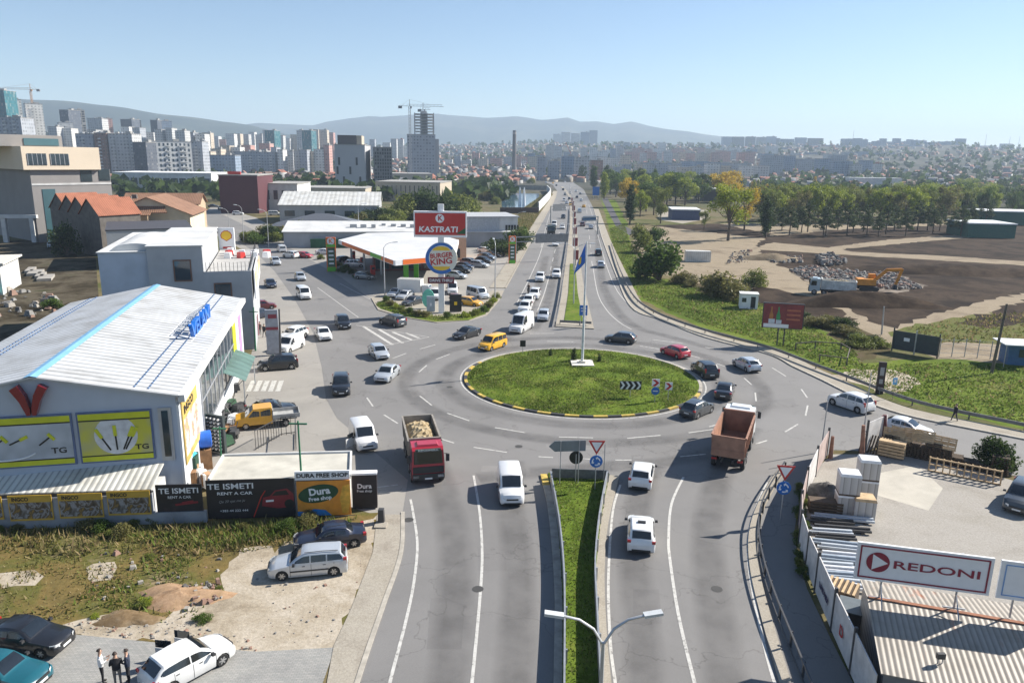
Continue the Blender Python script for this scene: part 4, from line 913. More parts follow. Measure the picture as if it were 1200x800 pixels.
# --- hardware warehouse on the left
A = G(205, 462, 8.0); F = Frame(A, 13.1); D_ = 36.0
root = F.thing('warehouse', 'white gabled warehouse with ribbed roof, blue ridge and tool posters on its front', 'warehouse')
rx, rz_ = F.on(37.5, 440); RX = rx; RZ = rz_; WD = 2 * rx; he = 8.0
RIB = ribbed('white ribbed roof', (.57, .585, .60), .85, 1, .5)
b = MB(); b.add([(0, 0, 0), (WD, 0, 0), (WD, 0, he - .1), (RX, 0, RZ - .12), (0, 0, he - .1), (0, D_, 0), (WD, D_, 0), (WD, D_, he - .1), (RX, D_, RZ - .12), (0, D_, he - .1)],
      [(4, 3, 2, 1, 0), (5, 6, 7, 8, 9), (0, 5, 9, 4), (1, 2, 7, 6)])
b.build('wall', M('pale blue grey cladding', (.40, .45, .53), .6, .06, .4), root)
b = MB()
for s0, s1 in (((.35, he), (RX, RZ)), ((RX, RZ), (WD - .35, he))):
    b.add([(s0[0], -.35, s0[1]), (s1[0], -.35, s1[1]), (s1[0], D_ + .3, s1[1]), (s0[0], D_ + .3, s0[1])] + [(s0[0], -.35, s0[1] - .12), (s1[0], -.35, s1[1] - .12), (s1[0], D_ + .3, s1[1] - .12), (s0[0], D_ + .3, s0[1] - .12)],
          [(0, 3, 2, 1)[::-1] if s0[0] < s1[0] else (0, 1, 2, 3)[::-1], (4, 5, 6, 7), (0, 4, 5, 1), (3, 2, 6, 7), (0, 3, 7, 4), (1, 5, 6, 2)])
rf = b.build('roof', RIB, root); bm = bmesh.new(); bm.from_mesh(rf.data); bmesh.ops.recalc_face_normals(bm, faces=bm.faces); bm.to_mesh(rf.data); bm.free()
b = MB()
for s in (-1, 1): b.add([(RX, -.37, RZ + .07), (RX + s * .4, -.37, RZ - .02), (RX + s * .4, D_ + .32, RZ - .02), (RX, D_ + .32, RZ + .07)], [(0, 1, 2, 3) if s > 0 else (3, 2, 1, 0)])
b.build('ridge_cap', M('sky blue flashing', (.20, .42, .62), .45, .1), rf)
b = MB(); sl = (he - RZ) / (-RX)
for x in (RX * .30, RX * .20, RX * 1.72, RX * 1.80):
    z = RZ - abs(x - RX) * (RZ - he) / abs(RX) + .05
    for k in range(60): b.box((x, .4 + k * .6, z + .04), (.09, .34, .07))
b.build('snow_guard', M('blue grey bracket', (.10, .17, .30), .5), rf)
b = MB().box((.45, D_ / 2, he - .22), (.42, D_ + .7, .5)); b.build('fascia', WALLW, root)
b = MB().box((-.02 + .1, D_ / 2, he * .5 - .3), (.16, D_, he - .9)); b.build('side_wall', M('white side cladding', (.58, .60, .62), .7, .1, .3), root)
b = MB(); g = MB()
for k in range(9):
    y = 8.2 + k * 2.15; g.box((.19, y + .95, 4.6), (.05, 1.85, 4.6)); b.box((.22, y - .07, 4.6), (.10, .16, 4.9))
b.box((.22, 17.8, 2.2), (.10, 19.6, .16)).box((.22, 17.8, 4.8), (.09, 19.6, .12)).box((.22, 17.8, 7.0), (.10, 19.6, .16)).build('window_frame', ALU, g.build('window', WIN, root))
b = MB()
for k, c in enumerate((0, 1, 2)): b.box((.20, 28.6 + k * 2.3, 4.2), (.08, 2.1, 4.8), 0, k)
b.build('side_poster', [LIME, WALLW, M('mauve poster', (.40, .25, .42), .5)], root)
(y0, za), (y1, zb) = F.side(204, 466, .3), F.side(219, 512, .3); y0 = max(y0, .3); 
pb = MB().box((.22, y0 + 3.0, 4.9), (.08, 5.6, 4.6)).build('side_poster', M('faded amber poster', (.52, .36, .10), .5, .2, .6), root)
MB().box((.27, y0 + 3.0, 4.5), (.02, 5.2, 2.7)).build('picture', PAT('tool collage', lambda nt, b: (nt.links.new(ramp(nt, noise(nt, .9, 6, .7), [(.36, (.6, .5, .35)), (.46, (.70, .66, .60)), (.58, (.35, .2, .15)), (.66, (.75, .6, .2))]), b.inputs['Base Color']))), pb)
text('INGCO', .8, BLKP, pb, (.275, y0 + 2.4, 6.45), (R(90), 0, R(90)), fit=3.4, off=.02)
# front posters
def poster(x0, z0, x1, z1, name='poster'):
    fr = MB(); panel(fr, x0 - .12, z0 - .12, x1 + .12, z1 + .12, -.02, .10); return fr.build(name, M('steel blue frame', (.10, .14, .26), .5), root)
def pq(a, b_): (xa, za), (xb, zb) = F.on(*a), F.on(*b_); return min(xa, xb), min(za, zb), max(xa, xb), max(za, zb)
x0, z0, x1, z1 = pq((0, 491), (89, 541)); x0 = x1 - 7.0; z1 += .05; PZ = (z0, z1)
f1 = poster(x0, z0, x1, z1, 'wide_poster')
GRAD = PAT('pale grey print', lambda nt, b: nt.links.new(ramp(nt, noise(nt, .35, 3, .5), [(.35, (.30, .33, .37)), (.6, (.50, .54, .60))]), b.inputs['Base Color']))
b = MB(); panel(b, x0, z0, x1, z1, -.12, .03); b.build('picture', GRAD, f1)
b = MB(); panel(b, x0, z1 - .42, x1, z1, -.15, .02); b.build('yellow_band', LIME, f1); b = MB(); panel(b, x0, z0, x1, z0 + .34, -.15, .02); b.build('yellow_band', LIME, f1)
b = MB(); panel(b, x0, z1 - .52, x1, z1 - .42, -.15, .02); b.build('dark_band', BLKP, f1); b = MB(); panel(b, x0, z0 + .34, x1, z0 + .42, -.15, .02); b.build('dark_band', BLKP, f1)
def tool(par, x, z, a, L, kind):
    c, s = math.cos(a), math.sin(a); h = MB(); h.obox((x, -.17, z), (x + c * L, -.17, z + s * L), .03, .10); o = h.build('tool_handle', BLKP, par)
    h = MB(); e = (x + c * L, z + s * L)
    if kind == 'brush': h.obox((e[0], -.18, e[1]), (e[0] + c * L * .75, -.18, e[1] + s * L * .75), .04, .22)
    else: h.obox((e[0] + s * .32, -.18, e[1] - c * .32), (e[0] - s * .26, -.18, e[1] + c * .26), .05, .20)
    h.build('tool_head', LIME, o)
xm = (x0 + x1) / 2
for dx in (-1.5, 1.3): tool(f1, xm + dx + .2, z0 + 1.4, R(38), .95, 'hammer')
tool(f1, xm - .25, z0 + 1.55, R(25), .7, 'brush')
text('TG', .55, BLKP, f1, (x1 - .85, -.16, z0 + .95), (R(90), 0, 0), sx=1.3, off=.01)
b = MB(); b.tube([(xm - .6 + 2.0 * math.cos(t), -.16, z0 + 1.2 + .75 * math.sin(t)) for t in np.linspace(R(200), R(335), 14)], .05, 5); b.build('white_arc', WHP, f1)
x0, z0, x1, z1 = pq((91, 483), (181, 535)); z0, z1 = PZ
f2 = poster(x0, z0, x1, z1, 'tool_poster'); xm = (x0 + x1) / 2
b = MB(); panel(b, x0, z0, x1, z1, -.12, .03); b.build('picture', PAT('green grey print', lambda nt, b: nt.links.new(ramp(nt, noise(nt, .3, 3, .5), [(.36, (.16, .15, .06)), (.46, (.40, .39, .20)), (.58, (.52, .50, .05))]), b.inputs['Base Color'])), f2)
b = MB(); panel(b, x0, z1 - .42, x1, z1, -.15, .02); b.build('yellow_band', LIME, f2); b = MB(); panel(b, x0, z0, x1, z0 + .34, -.15, .02); b.build('yellow_band', LIME, f2)
b = MB(); panel(b, x0, z1 - .52, x1, z1 - .42, -.15, .02); b.build('dark_band', BLKP, f2); b = MB(); panel(b, x0, z0 + .34, x1, z0 + .42, -.15, .02); b.build('dark_band', BLKP, f2)
b = MB(); b.disc((xm, -.155, (z0 + z1) / 2 + .1), (0, -1, 0), 1.35, 28); b.build('white_disc', M('poster white', (.55, .57, .6), .5), f2)
for dx, a in ((-.75, 118), (.0, 92), (.7, 66), (.95, 62)): tool(f2, xm + dx * .55, z0 + .75, R(a), 1.0, 'brush')
text('TG', .5, BLKP, f2, (x1 - .65, -.16, z0 + .85), (R(90), 0, 0), sx=1.3, off=.01)
x2 = F.on(185, 480)[0]; dw = MB(); panel(dw, x2, z0 - .3, -.35, z1 + .15, -.02, .08); dw = dw.build('window_frame', ALU, root)
b = MB(); panel(b, x2 + .2, z0, -.55, z1 - .05, -.11, .02); b.build('window', WIN, dw)
# V emblem
vx, vz = F.on(36, 466); vx = (F.on(17, 455)[0] + F.on(55, 452)[0]) / 2
CRIM = M('crimson emblem', (.20, .008, .022), .25, .1, 2, 0, .6)
V_ = MB()
for s in (-1, 1):
    pts = [(vx + s * .05, vz - 1.05), (vx + s * .28, vz - 1.05), (vx + s * .62, vz - .1), (vx + s * 1.1, vz + .72), (vx + s * .62, vz + 1.0), (vx + s * .25, vz + .3), (vx + s * .05, vz - .6)]
    n = len(pts); vs = [(x, -.08, z) for x, z in pts] + [(x, -.55, z) for x, z in pts]
    V_.add(vs, [tuple(range(n)), tuple(range(n, 2 * n))[::-1]] + [(i, (i + 1) % n, (i + 1) % n + n, i + n) for i in range(n)])
V_.build('emblem', CRIM, root)
# roof letters (face the street)
ya, yb = F.side(234, 401, -1.1)[0], F.side(259, 366, -1.1)[0]
def yat(px, py): p = F.flat(px, py, he + .3); return p[1]
ya, yb = yat(237, 400), yat(262, 373); LS = yb - ya
sg = thing('roof_sign', 'blue block letters on a white frame at the street eave of the warehouse roof', 'sign', F.P + F.u * -1.3 + F.v * ya + Vector((0, 0, he + .2)), F.yaw)
text('VELANI', 1.75, M('bright blue letters', (.02, .15, .55), .35, .05), sg, (0, LS / 2, .9), (R(90), 0, R(90)), ext=.16, fit=LS, off=.03)
b = MB()
for k in range(5):
    y = LS * (k + .5) / 5; b.obox((-.2, y, .1), (-2.0, y, .45), .10, .10).obox((-.15, y, 1.7), (-2.0, y, .45), .06, .06)
b.obox((-.05, 0, .08), (-.05, LS, .08), .12, .12).obox((-2.0, .3, .48), (-2.0, LS - .3, .48), .10, .10).build('frame', WHP, sg)
# --- lean-to along the front, poster wall
fa, fb = G(-40, 618.5), G(412, 603); Fq = Frame(fb, math.degrees(math.atan2((fb - fa).y, (fb - fa).x)))
xl, xr = Fq.on(-60, 600)[0], Fq.on(182, 600)[0]
zt = Fq.on(90, 574)[1]
lt = Fq.thing('lean_to_shed', 'low lean-to with a white corrugated roof in front of the warehouse', 'shed')
b = MB(); zl, zh, dp = zt + .02, zt + .75, 2.35
b.add([(xl, -.25, zl), (xr, -.25, zl), (xr, dp, zh), (xl, dp, zh), (xl, -.25, zl - .09), (xr, -.25, zl - .09), (xr, dp, zh - .09), (xl, dp, zh - .09)], [(0, 1, 2, 3), (7, 6, 5, 4), (0, 4, 5, 1), (1, 5, 6, 2)])
b.build('roof', ribbed('corrugated lean-to roof', (.66, .65, .60), .42, 0, .55, .5), lt)
MB().box(((xl + xr) / 2, .04 + dp / 2, zt / 2 - .1), (xr - xl, dp - .1, zt - .2)).build('wall', WALLW, lt)
MB().box(((xl + xr) / 2, -.22, zt - .16), (xr - xl, .1, .18)).build('gutter', DKST, lt)
wl = Fq.thing('boundary_wall', 'rendered boundary wall carrying a row of advertising posters', 'wall')
MB().box(((xl + xr) / 2, -.22, .45), (xr - xl + .2, .28, .9)).box(((xl + xr) / 2, -.23, 1.5), (xr - xl, .4, 1.3)).build('base_wall', M('stained grey render', (.28, .29, .31), .9, .25, .7), wl)
XG = Fq.on(241, 590)[0]; MB().box(((xr + XG) / 2 + .1, -.22, .40), (XG - xr, .28, .8)).build('base_wall', MATS['stained grey render'], wl)
PHOTO = PAT('tool photograph', lambda nt, b: nt.links.new(ramp(nt, noise(nt, 1.1, 3, .5, dist=1.2), [(.33, (.025, .02, .016)), (.46, (.10, .07, .045)), (.52, (.28, .28, .29)), (.57, (.06, .045, .03)), (.68, (.32, .19, .04))]), b.inputs['Base Color']))
def ingco(pa, pb, lab):
    (xa, za), (xb, zb) = Fq.on(*pa), Fq.on(*pb); w = xb - xa; h = za - zb; cx, cz = (xa + xb) / 2, (za + zb) / 2
    o = thing('wall_poster', lab, 'poster', Fq.P + Fq.u * cx + Vector((0, 0, cz)) - Fq.v * .46, Fq.yaw, 'yellow and black tool posters on the boundary wall')
    MB().box((0, -.03, 0), (w, .05, h)).build('board', M('dull amber board', (.50, .31, .04), .5, .15, 1), o); MB().box((0, -.065, -h * .1), (w * .95, .02, h * .64)).build('picture', PHOTO, o)
    text('INGCO', h * .2, BLKP, o, (-w * .22, -.065, h * .345), (R(90), 0, 0), fit=w * .38, off=.012, ext=.006); return o
ingco((-38, 579), (10, 604), 'tool poster cut by the left edge of the picture')
ingco((13, 577), (68, 604.5), 'tool poster showing a dark drill, second on the boundary wall')
ingco((71, 575), (126, 601.5), 'tool poster with a row of machines, third on the boundary wall')
ingco((128, 572), (181, 598), 'tool poster next to the black rental banner')
def banner(pa, pb, lab, y, mat, name='banner', cat='banner', zmin=None):
    (xa, za), (xb, zb) = Fq.on(*pa), Fq.on(*pb); zb = zb if zmin is None else zmin; w, h = xb - xa, za - zb
    o = thing(name, lab, cat, Fq.P + Fq.u * (xa + xb) / 2 + Vector((0, 0, (za + zb) / 2)) + Fq.v * y, Fq.yaw); MB().box((0, 0, 0), (w, .08, h)).build('board', mat, o); return o, w, h
NIGHT = PAT('black banner print', lambda nt, b: nt.links.new(ramp(nt, noise(nt, .5, 4, .6), [(.35, (.010, .009, .010)), (.6, (.02, .016, .02)), (.72, (.05, .03, .035))]), b.inputs['Base Color']))
o, w, h = banner((183, 566.5), (240, 598), 'smaller black car rental banner on the boundary wall', -.22, NIGHT)
text('TE ISMETI', h * .26, WHP, o, (0, -.045, h * .28), (R(90), 0, 0), fit=w * .86, ext=.006, off=.008); text('RENT A CAR', h * .13, WHP, o, (0, -.045, h * .06), (R(90), 0, 0), fit=w * .5, ext=.006)
b = MB(); b.obox((-.1 * w, -.05, -.2 * h), (w * .4, -.05, -.12 * h), .02, .14).obox((.05 * w, -.05, -.13 * h), (w * .3, -.05, -.08 * h), .02, .1); b.build('red_car_picture', M('print red', (.22, .02, .03), .4), o)
o, w, h = banner((241, 562), (347, 607), 'large black car rental banner with a red car printed on it', -.10, NIGHT, zmin=.12)
text('TE ISMETI', h * .2, WHP, o, (-w * .22, -.045, h * .33), (R(90), 0, 0), fit=w * .52, ext=.006, off=.008); text('RENT A CAR', h * .105, WHP, o, (-w * .18, -.045, h * .15), (R(90), 0, 0), fit=w * .40, ext=.006, off=.004)
text('Qe 20 vjet me ju', h * .09, M('print grey', (.3, .3, .3), .5), o, (-w * .22, -.045, -h * .05), (R(90), R(-3), 0), ext=.004, shear=.3); text('+383 44 222 444', h * .08, WHP, o, (-w * .2, -.045, -h * .30), (R(90), 0, 0), sx=1.2, ext=.004)
b = MB(); b.add([(x * w, -.05, z * h) for x, z in [(.12, -.20), (.14, .02), (.22, .06), (.28, .20), (.42, .24), (.49, .10), (.495, -.24), (.3, -.27)]], [tuple(range(8))]); b.build('red_car_picture', M('print red', (.22, .02, .03), .4), o)
b = MB(); b.add([(x * w, -.058, z * h) for x, z in [(.24, .06), (.29, .17), (.41, .20), (.44, .08)]], [(0, 1, 2, 3)]).add([(x * w, -.058, z * h) for x, z in [(.17, -.10), (.17, -.05), (.26, -.04), (.26, -.09)]], [(0, 1, 2, 3)], 1); b.disc((.44 * w, -.06, -.16 * h), (0, -1, 0), .12 * h, 16)
b.build('car_details', [BLKP, WHP], o)
b = MB(); b.obox((.02 * w, -.05, -.48 * h), (.12 * w, -.05, .04 * h), .02, .07).obox((.12 * w, -.05, .04 * h), (.17 * w, -.05, .2 * h), .02, .06).build('red_stripe', REDP, o)
o, w, h = banner((347.5, 563), (412, 606), 'orange and blue shop banner with a green oval', -.12, M('banner orange', (.72, .27, .03), .5, .25, .6), zmin=.12)
b = MB(); b.add([(x * w, -.05, z * h) for x, z in [(-.5, -.5), (.14, -.5), (.02, -.34), (-.2, -.30), (-.3, -.38), (-.5, -.36)]], [tuple(range(6))]); b.build('blue_shape', M('banner blue', (.03, .25, .62), .5), o)
b = MB(); b.add([(-.1 * w + .36 * w * math.cos(t) * 1.05, -.055, .14 * h + .26 * h * math.sin(t) + .05 * w * math.cos(t)) for t in np.linspace(0, 6.283, 25)[:-1]], [tuple(range(24))]); b.build('green_oval', M('banner dark green', (.02, .07, .03), .5), o)
text('Dura', h * .27, WHP, o, (-.08 * w, -.06, .20 * h), (R(90), R(-6), 0), ext=.01, off=.025); text('Free shop', h * .15, WHP, o, (-.07 * w, -.06, .0 * h), (R(90), R(-6), 0), ext=.01, off=.012)
b = MB(); b.add([(x * w, -.052, z * h) for x, z in [(.34, -.46), (.45, -.46), (.50, -.05), (.50, .40), (.36, .34), (.30, .0)]], [tuple(range(6))]); b.build('yellow_shape', M('banner amber', (.75, .40, .05), .5, .3, 2), o)
# kiosk with a flat pale roof behind the banners
kz = Fq.on(300, 562)[1] + .05
kp = [Fq.flat(247, 559, kz), Fq.flat(411, 556, kz), Fq.flat(411.5, 530, kz), Fq.flat(262, 534, kz)]
kp = [(kp[0][0], .05), (kp[1][0], .05), (kp[2][0], kp[2][1]), (kp[3][0], kp[3][1])]
kr = Fq.thing('shop_kiosk', 'flat roofed shop kiosk behind the orange and black banners', 'kiosk')
MB().prism(kp, kz - .18, kz).build('roof', M('bleached roofing felt', (.47, .45, .39), .9, .2, .5), kr)
ins = [(kp[0][0] + .1, .12), (kp[1][0] - .1, .12), (kp[2][0] - .1, kp[2][1] - .1), (kp[3][0] + .1, kp[3][1] - .1)]
MB().prism(ins, 0, kz - .18).build('wall', WALLW, kr)
b = MB(); 
for i in (1, 2, 3): p, q = kp[i], kp[(i + 1) % 4]; b.obox((p[0], p[1], kz + .06), (q[0], q[1], kz + .06), .14, .16)
b.build('parapet', WALLW, kr)
sgx, sgz = Fq.on(375, 559); o = MB().box((0, 0, 0), (Fq.on(412, 560)[0] - Fq.on(348, 565)[0], .12, .62)).build('shop_board', WHP, kr, loc=(sgx + .15, .0, kz + .16))
text('DURA FREE SHOP', .40, BLKP, kr, (sgx + .15, -.07, kz + .16), (R(90), 0, 0), 'lettering', .01, fit=3.4, off=.012)
(xa, za), (xb, zb) = Fq.on(416, 564), Fq.on(436, 597)
o = thing('shop_sign', 'small black shop sign standing right of the orange banner', 'sign', Fq.P + Fq.u * ((xa + xb) / 2) + Fq.v * 1.0, Fq.yaw)
MB().box((0, 0, 1.35), (1.7, .5, 2.5)).build('box', NIGHT, o); text('Dura', .48, WHP, o, (0, -.26, 1.75), (R(90), 0, 0), off=.01); text('Free shop', .26, WHP, o, (0, -.26, 1.4), (R(90), 0, 0)); MB().box((0, 0, 2.66), (1.75, .55, .14)).build('cap', WHP, o)
# white side wall, yard clutter beside the warehouse
wq = [G(188, 548, 2.6), G(205, 546, 2.6), G(239, 482, 2.6), G(229, 481, 2.6)]
o = MB().prism([(p.x, p.y) for p in wq], 0, 2.6).build('yard_wall', WALLW); tag(o, 'thick white wall running back beside the warehouse corner', 'wall')
p = G(233, 548); o = thing('water_tank', 'blue plastic water tank lying on the yard clutter', 'tank', (p.x, p.y, 1.6), F.yaw + R(12))
MB().tube([(-1.1, 0, .7), (-1.05, 0, .7), (1.05, 0, .7), (1.1, 0, .7)], [.5, .68, .68, .5], 20).build('drum', M('blue plastic', (.03, .14, .60), .35), o, smooth=50)
MB().box((0, 0, -.8), (2.0, 1.3, 1.6)).box((.5, 0, .02), (.1, 1.3, .1)).build('cradle', M('brown crates', (.28, .15, .07), .8, .4, 2), o)
p = G(217, 566); o = thing('waste_container', 'dark green container with a teal sheet heaped on it', 'container', (p.x, p.y, 0), F.yaw)
MB().box((0, 0, 1.1), (1.9, 1.3, 2.2), 0, 0, 1.05).build('bin', M('dark green paint', (.015, .06, .035), .5), o); MB().box((-.2, .1, 2.35), (1.3, 1.1, .3), .2, 0, .7).build('cardboard', M('cardboard', (.42, .26, .15), .8), o); MB().box((.5, -.1, 2.4), (.8, .9, .3), -.3, 0, .5).build('teal_sheet', M('teal plastic', (.03, .35, .48), .4), o)
rg = random.Random(5)
for k in range(16):
    p = G(rg.uniform(222, 245), rg.uniform(558, 575)); o = MB().box((0, 0, 0), (rg.uniform(.3, .8), rg.uniform(.3, .8), rg.uniform(.4, 1.6)), rg.random(), 0, .9).build('goods_box', [WHP, MATS['cardboard'], MATS['brown crates'], CONW][k % 4], loc=(p.x, p.y, .75)); tag(o, 'small box of goods heaped in the narrow yard behind the smaller rental banner', 'box', 'boxes of goods in the yard')
# fence of dark net panels with pots, black bags
b = MB(); p0, p1 = G(228, 515, 1), G(252, 505, 1)
o = thing('bottle_rack', 'slanted rack of rows of pale bottles beside the white yard wall', 'rack', G(247, 530), F.yaw - R(35)); b = MB()
for i in range(7):
    for j in range(9): b.cyl((-1.2 + i * .4, 0, .5 + j * .32), (-1.2 + i * .4, -.22, .5 + j * .32), .10, 6)
b.build('bottles', M('pale bottle ends', (.62, .6, .56), .5), o); MB().box((0, .15, 1.7), (3.0, .25, 3.2)).build('frame', M('dark net', (.04, .05, .05), .8), o)
p = G(228, 533); o = MB().box((0, 0, .6), (2.6, 1.6, 1.2), .4, 0, .6).build('covered_heap', M('black sheeting', (.02, .02, .022), .35, .3, 3), loc=(p.x, p.y, 0)); tag(o, 'heap under black sheeting beside the bottle rack', 'heap')
# green awning over the street door
p = G(272, 466); aw = thing('awning', 'curved green awning over the shop entrance on the street side', 'awning', (p.x, p.y, 0), F.yaw)
n = 10; vs = []
for i in range(n + 1):
    t = i / n; x = -3.2 + 5.2 * t; z = 4.5 - 1.5 * t * t
    vs += [(x, -4.6, z), (x, 4.6, z)]
MB().add(vs, [(2 * i, 2 * i + 2, 2 * i + 3, 2 * i + 1) for i in range(n)]).build('canopy', ribbed('green awning sheet', (.12, .20, .17), 1.4, 1, .75, .4), aw, smooth=60)
b = MB()
for y in (-4.5, 4.5): b.cyl((1.8, y, 0), (1.8, y, 3.1), .06, 8)
b.build('post', STEEL, aw); MB().box((-3.0, 0, 4.6), (.5, 3, .4)).build('hood', DKST, aw)
GREEN_D = M('dark green machinery', (.02, .07, .03), .5, .3, 2)
for k in range(34):
    p = G(rg.uniform(246, 283), rg.uniform(446, 522)); w = rg.uniform(.6, 1.4)
    if p.x > G(262, 490).x + 3 and p.y < G(262, 482).y: continue
    o = thing('garden_machine', 'garden machine on display under the green awning', 'machine', (p.x, p.y, 0), rg.random() * 6, 'garden machines displayed by the awning')
    MB().box((0, 0, .45 * w), (1.2 * w, .7 * w, .55 * w), 0, 0, .8).build('body', [GREEN_D, DKST, DKST, GREEN_D, MATS['brown crates'], DKST, WHP][k % 7], o)
    MB().obox((-.5 * w, 0, .6 * w), (-1.1 * w, 0, 1.2 * w), .06, .06).build('handle', DKST, o)
    for s in (-1, 1): MB().cyl((.35 * w, s * .36 * w, .22 * w), (.35 * w, s * .46 * w, .22 * w), .22 * w, 10).build('wheel', TYRE, o)
p = G(286, 400); o = thing('shop_porch', 'white porch roof in front of the posters at the far end of the warehouse', 'porch', (p.x, p.y, 0), F.yaw)
MB().box((0, 0, 3.4), (3.4, 7.0, .25)).build('roof', WALLW, o); MB().box((0, 3.3, 1.6), (3.2, .2, 3.2)).build('wall', M('pink poster', (.55, .3, .32), .6), o)
for y in (-3.3, 0): MB().cyl((1.5, y, 0), (1.5, y, 3.3), .08, 8).build('post', STEEL, o)
# --- grey rendered building behind
Gc = G(300.5, 409); F = Frame(Gc, 17); root = F.thing('office_building', 'grey rendered building with a railed roof terrace behind the warehouse', 'building')
xT = F.on(237, 300)[0]; xL = F.on(113, 300)[0]; xM = F.on(172, 300)[0]; zT = F.on(299, 317)[1]; zH = F.on(200, 289)[1]; dep = 24
MB().box((xT / 2, dep / 2, (zT - 1.0) / 2), (-xT, dep, zT - .98)).build('wall', WALLG, root)
b = MB(); b.box((xT / 2, .12, zT - .5), (-xT, .24, 1.0)).box((-.12, dep / 2 + .12, zT - .5), (.24, dep - .26, 1.0)); b.build('parapet', WALLG, root)
MB().box((xT / 2, dep / 2 + .2, zT - .2), (-xT - .5, dep - .5, .05)).build('terrace_floor', M('terrace tiles', (.40, .39, .37), .8, .15, .5), root)
tw = MB().box(((xT + xM) / 2, dep / 2 + .03, zH / 2), (xT - xM, dep, zH)).build('tower_wall', WALLG, root)
MB().box(((xT + xM) / 2, dep / 2, zH + .06), (xT - xM + .3, dep + .3, .12)).build('roof', M('white membrane roof', (.56, .56, .545), .7, .16, .25), root)
MB().box(((xM + xL) / 2, dep / 2 + .6, (zH - .7) / 2), (xM - xL, dep, zH - .7)).build('wing_wall', M('pale blue render', (.40, .45, .52), .85, .12, .4), root)
b = MB().box(((xM + xL) / 2, dep / 2 + .6, zH - .62), (xM - xL + .3, dep + .3, .10)); b.build('wing_roof', MATS['white membrane roof'], root)
b = MB(); n = 12; b.add([((xM + xL) / 2 + 1.2 + 2.6 * math.cos(t), y, zH - .6 + .9 * math.sin(t)) for y in (1.5, 16) for t in np.linspace(0, math.pi, n)], [(i, i + 1, i + 1 + n, i + n)[::-1] for i in range(n - 1)] + [tuple(range(n)), tuple(range(n, 2 * n))[::-1]]); b.build('barrel_vault', MATS['white membrane roof'], root, smooth=60)
for pa, pb in (((204, 306), (224, 328)), ((252, 333), (271, 347))):
    (xa, za), (xb, zb) = F.on(*pa), F.on(*pb); b = MB().box(((xa + xb) / 2, -.02, (za + zb) / 2), (xb - xa + .3, .1, za - zb + .3)); w = b.build('window_frame', M('brown frame', (.16, .08, .05), .6), root)
    MB().box(((xa + xb) / 2, -.08, (za + zb) / 2), (xb - xa, .03, za - zb)).build('pane', WIN, w)
b = MB()
for k in range(12): x = xT + .3 + k * (-xT - .5) / 11; b.cyl((x, .12, zT), (x, .12, zT + 1.1), .03, 6)
for k in range(14): y = .3 + k * (dep - .6) / 13; b.cyl((-.12, y, zT), (-.12, y, zT + 1.1), .03, 6)
b.build('railing', DKST, root)
for k in range(9):
    o = MB().box((0, 0, .4), (.9, .9, .8), k, 0, .85).build('terrace_chair', [WHP, REDP, WHP][k % 3], loc=F.P + F.u * (xT + 2 + (k % 4) * 1.7) + F.v * (14 + (k // 4) * 2.6) + Vector((0, 0, zT - .17))); tag(o, 'cafe seat on the roof terrace of the grey building', 'chair', 'seats on the roof terrace')
def pecten(par, x, y, z, r, rot):
    b = MB(); pts = [(0, -.95)] + [(math.sin(t) * (1 if k % 2 == 0 else .93), math.cos(t) * (1 if k % 2 == 0 else .93) * .95) for k, t in enumerate(np.linspace(R(115), R(-115), 15))]
    b.add([(px_ * r, 0, pz * r) for px_, pz in pts], [tuple(range(len(pts)))]); o = b.build('shell_emblem', YELP, par, loc=(x, y, z)); o.rotation_euler = (0, 0, rot)
    b = MB(); b.add([(px_ * r * 1.16, .01, pz * r * 1.16) for px_, pz in pts], [tuple(range(len(pts)))]); e = b.build('emblem_border', REDP, o); return o
p = F.P + F.u * (-4.2) + F.v * 24.6
o = thing('sign_box', 'white sign box with a yellow shell emblem above the terrace', 'sign', p + Vector((0, 0, zT - 1)), R(8)); MB().box((0, 0, 2.3), (2.3, .4, 3.6)).build('box', WHP, o); pecten(o, 0, -.24, 2.9, .75, 0); MB().box((0, -.22, 1.1), (1.2, .02, .3)).build('small_lettering', REDP, o)
o = thing('sign_board', 'white advertising board with shell emblems along the terrace parapet', 'sign', F.P + F.u * .25 + F.v * 11.5, F.yaw + R(90)); MB().box((0, -.06, zT - 1.8), (22, .12, 3.6)).build('board', WHP, o)
for k in (-8, -3, 3, 8): pecten(o, k, -.15, zT - 1.6, 1.1, 0)
# boards on the far wall of the terrace, dark roof house behind
F = Frame(G(222, 300) , 15)
o = F.thing('dark_roof_hall', 'hall with a long dark flat roof behind the grey building', 'building'); hp = [G(124, 268, 7), G(222, 263, 7), G(218, 256, 7), G(124, 259, 7)]
hp = [F.flat(124, 271, 8), F.flat(226, 268, 8), F.flat(218, 259, 8), F.flat(126, 261, 8)]
MB().prism(hp, 0, 8).build('wall', WALLG, o); MB().prism([(x * 1.01, y * 1.005) for x, y in hp], 8.0, 8.25).build('roof', M('dark roofing', (.05, .05, .06), .8), o)
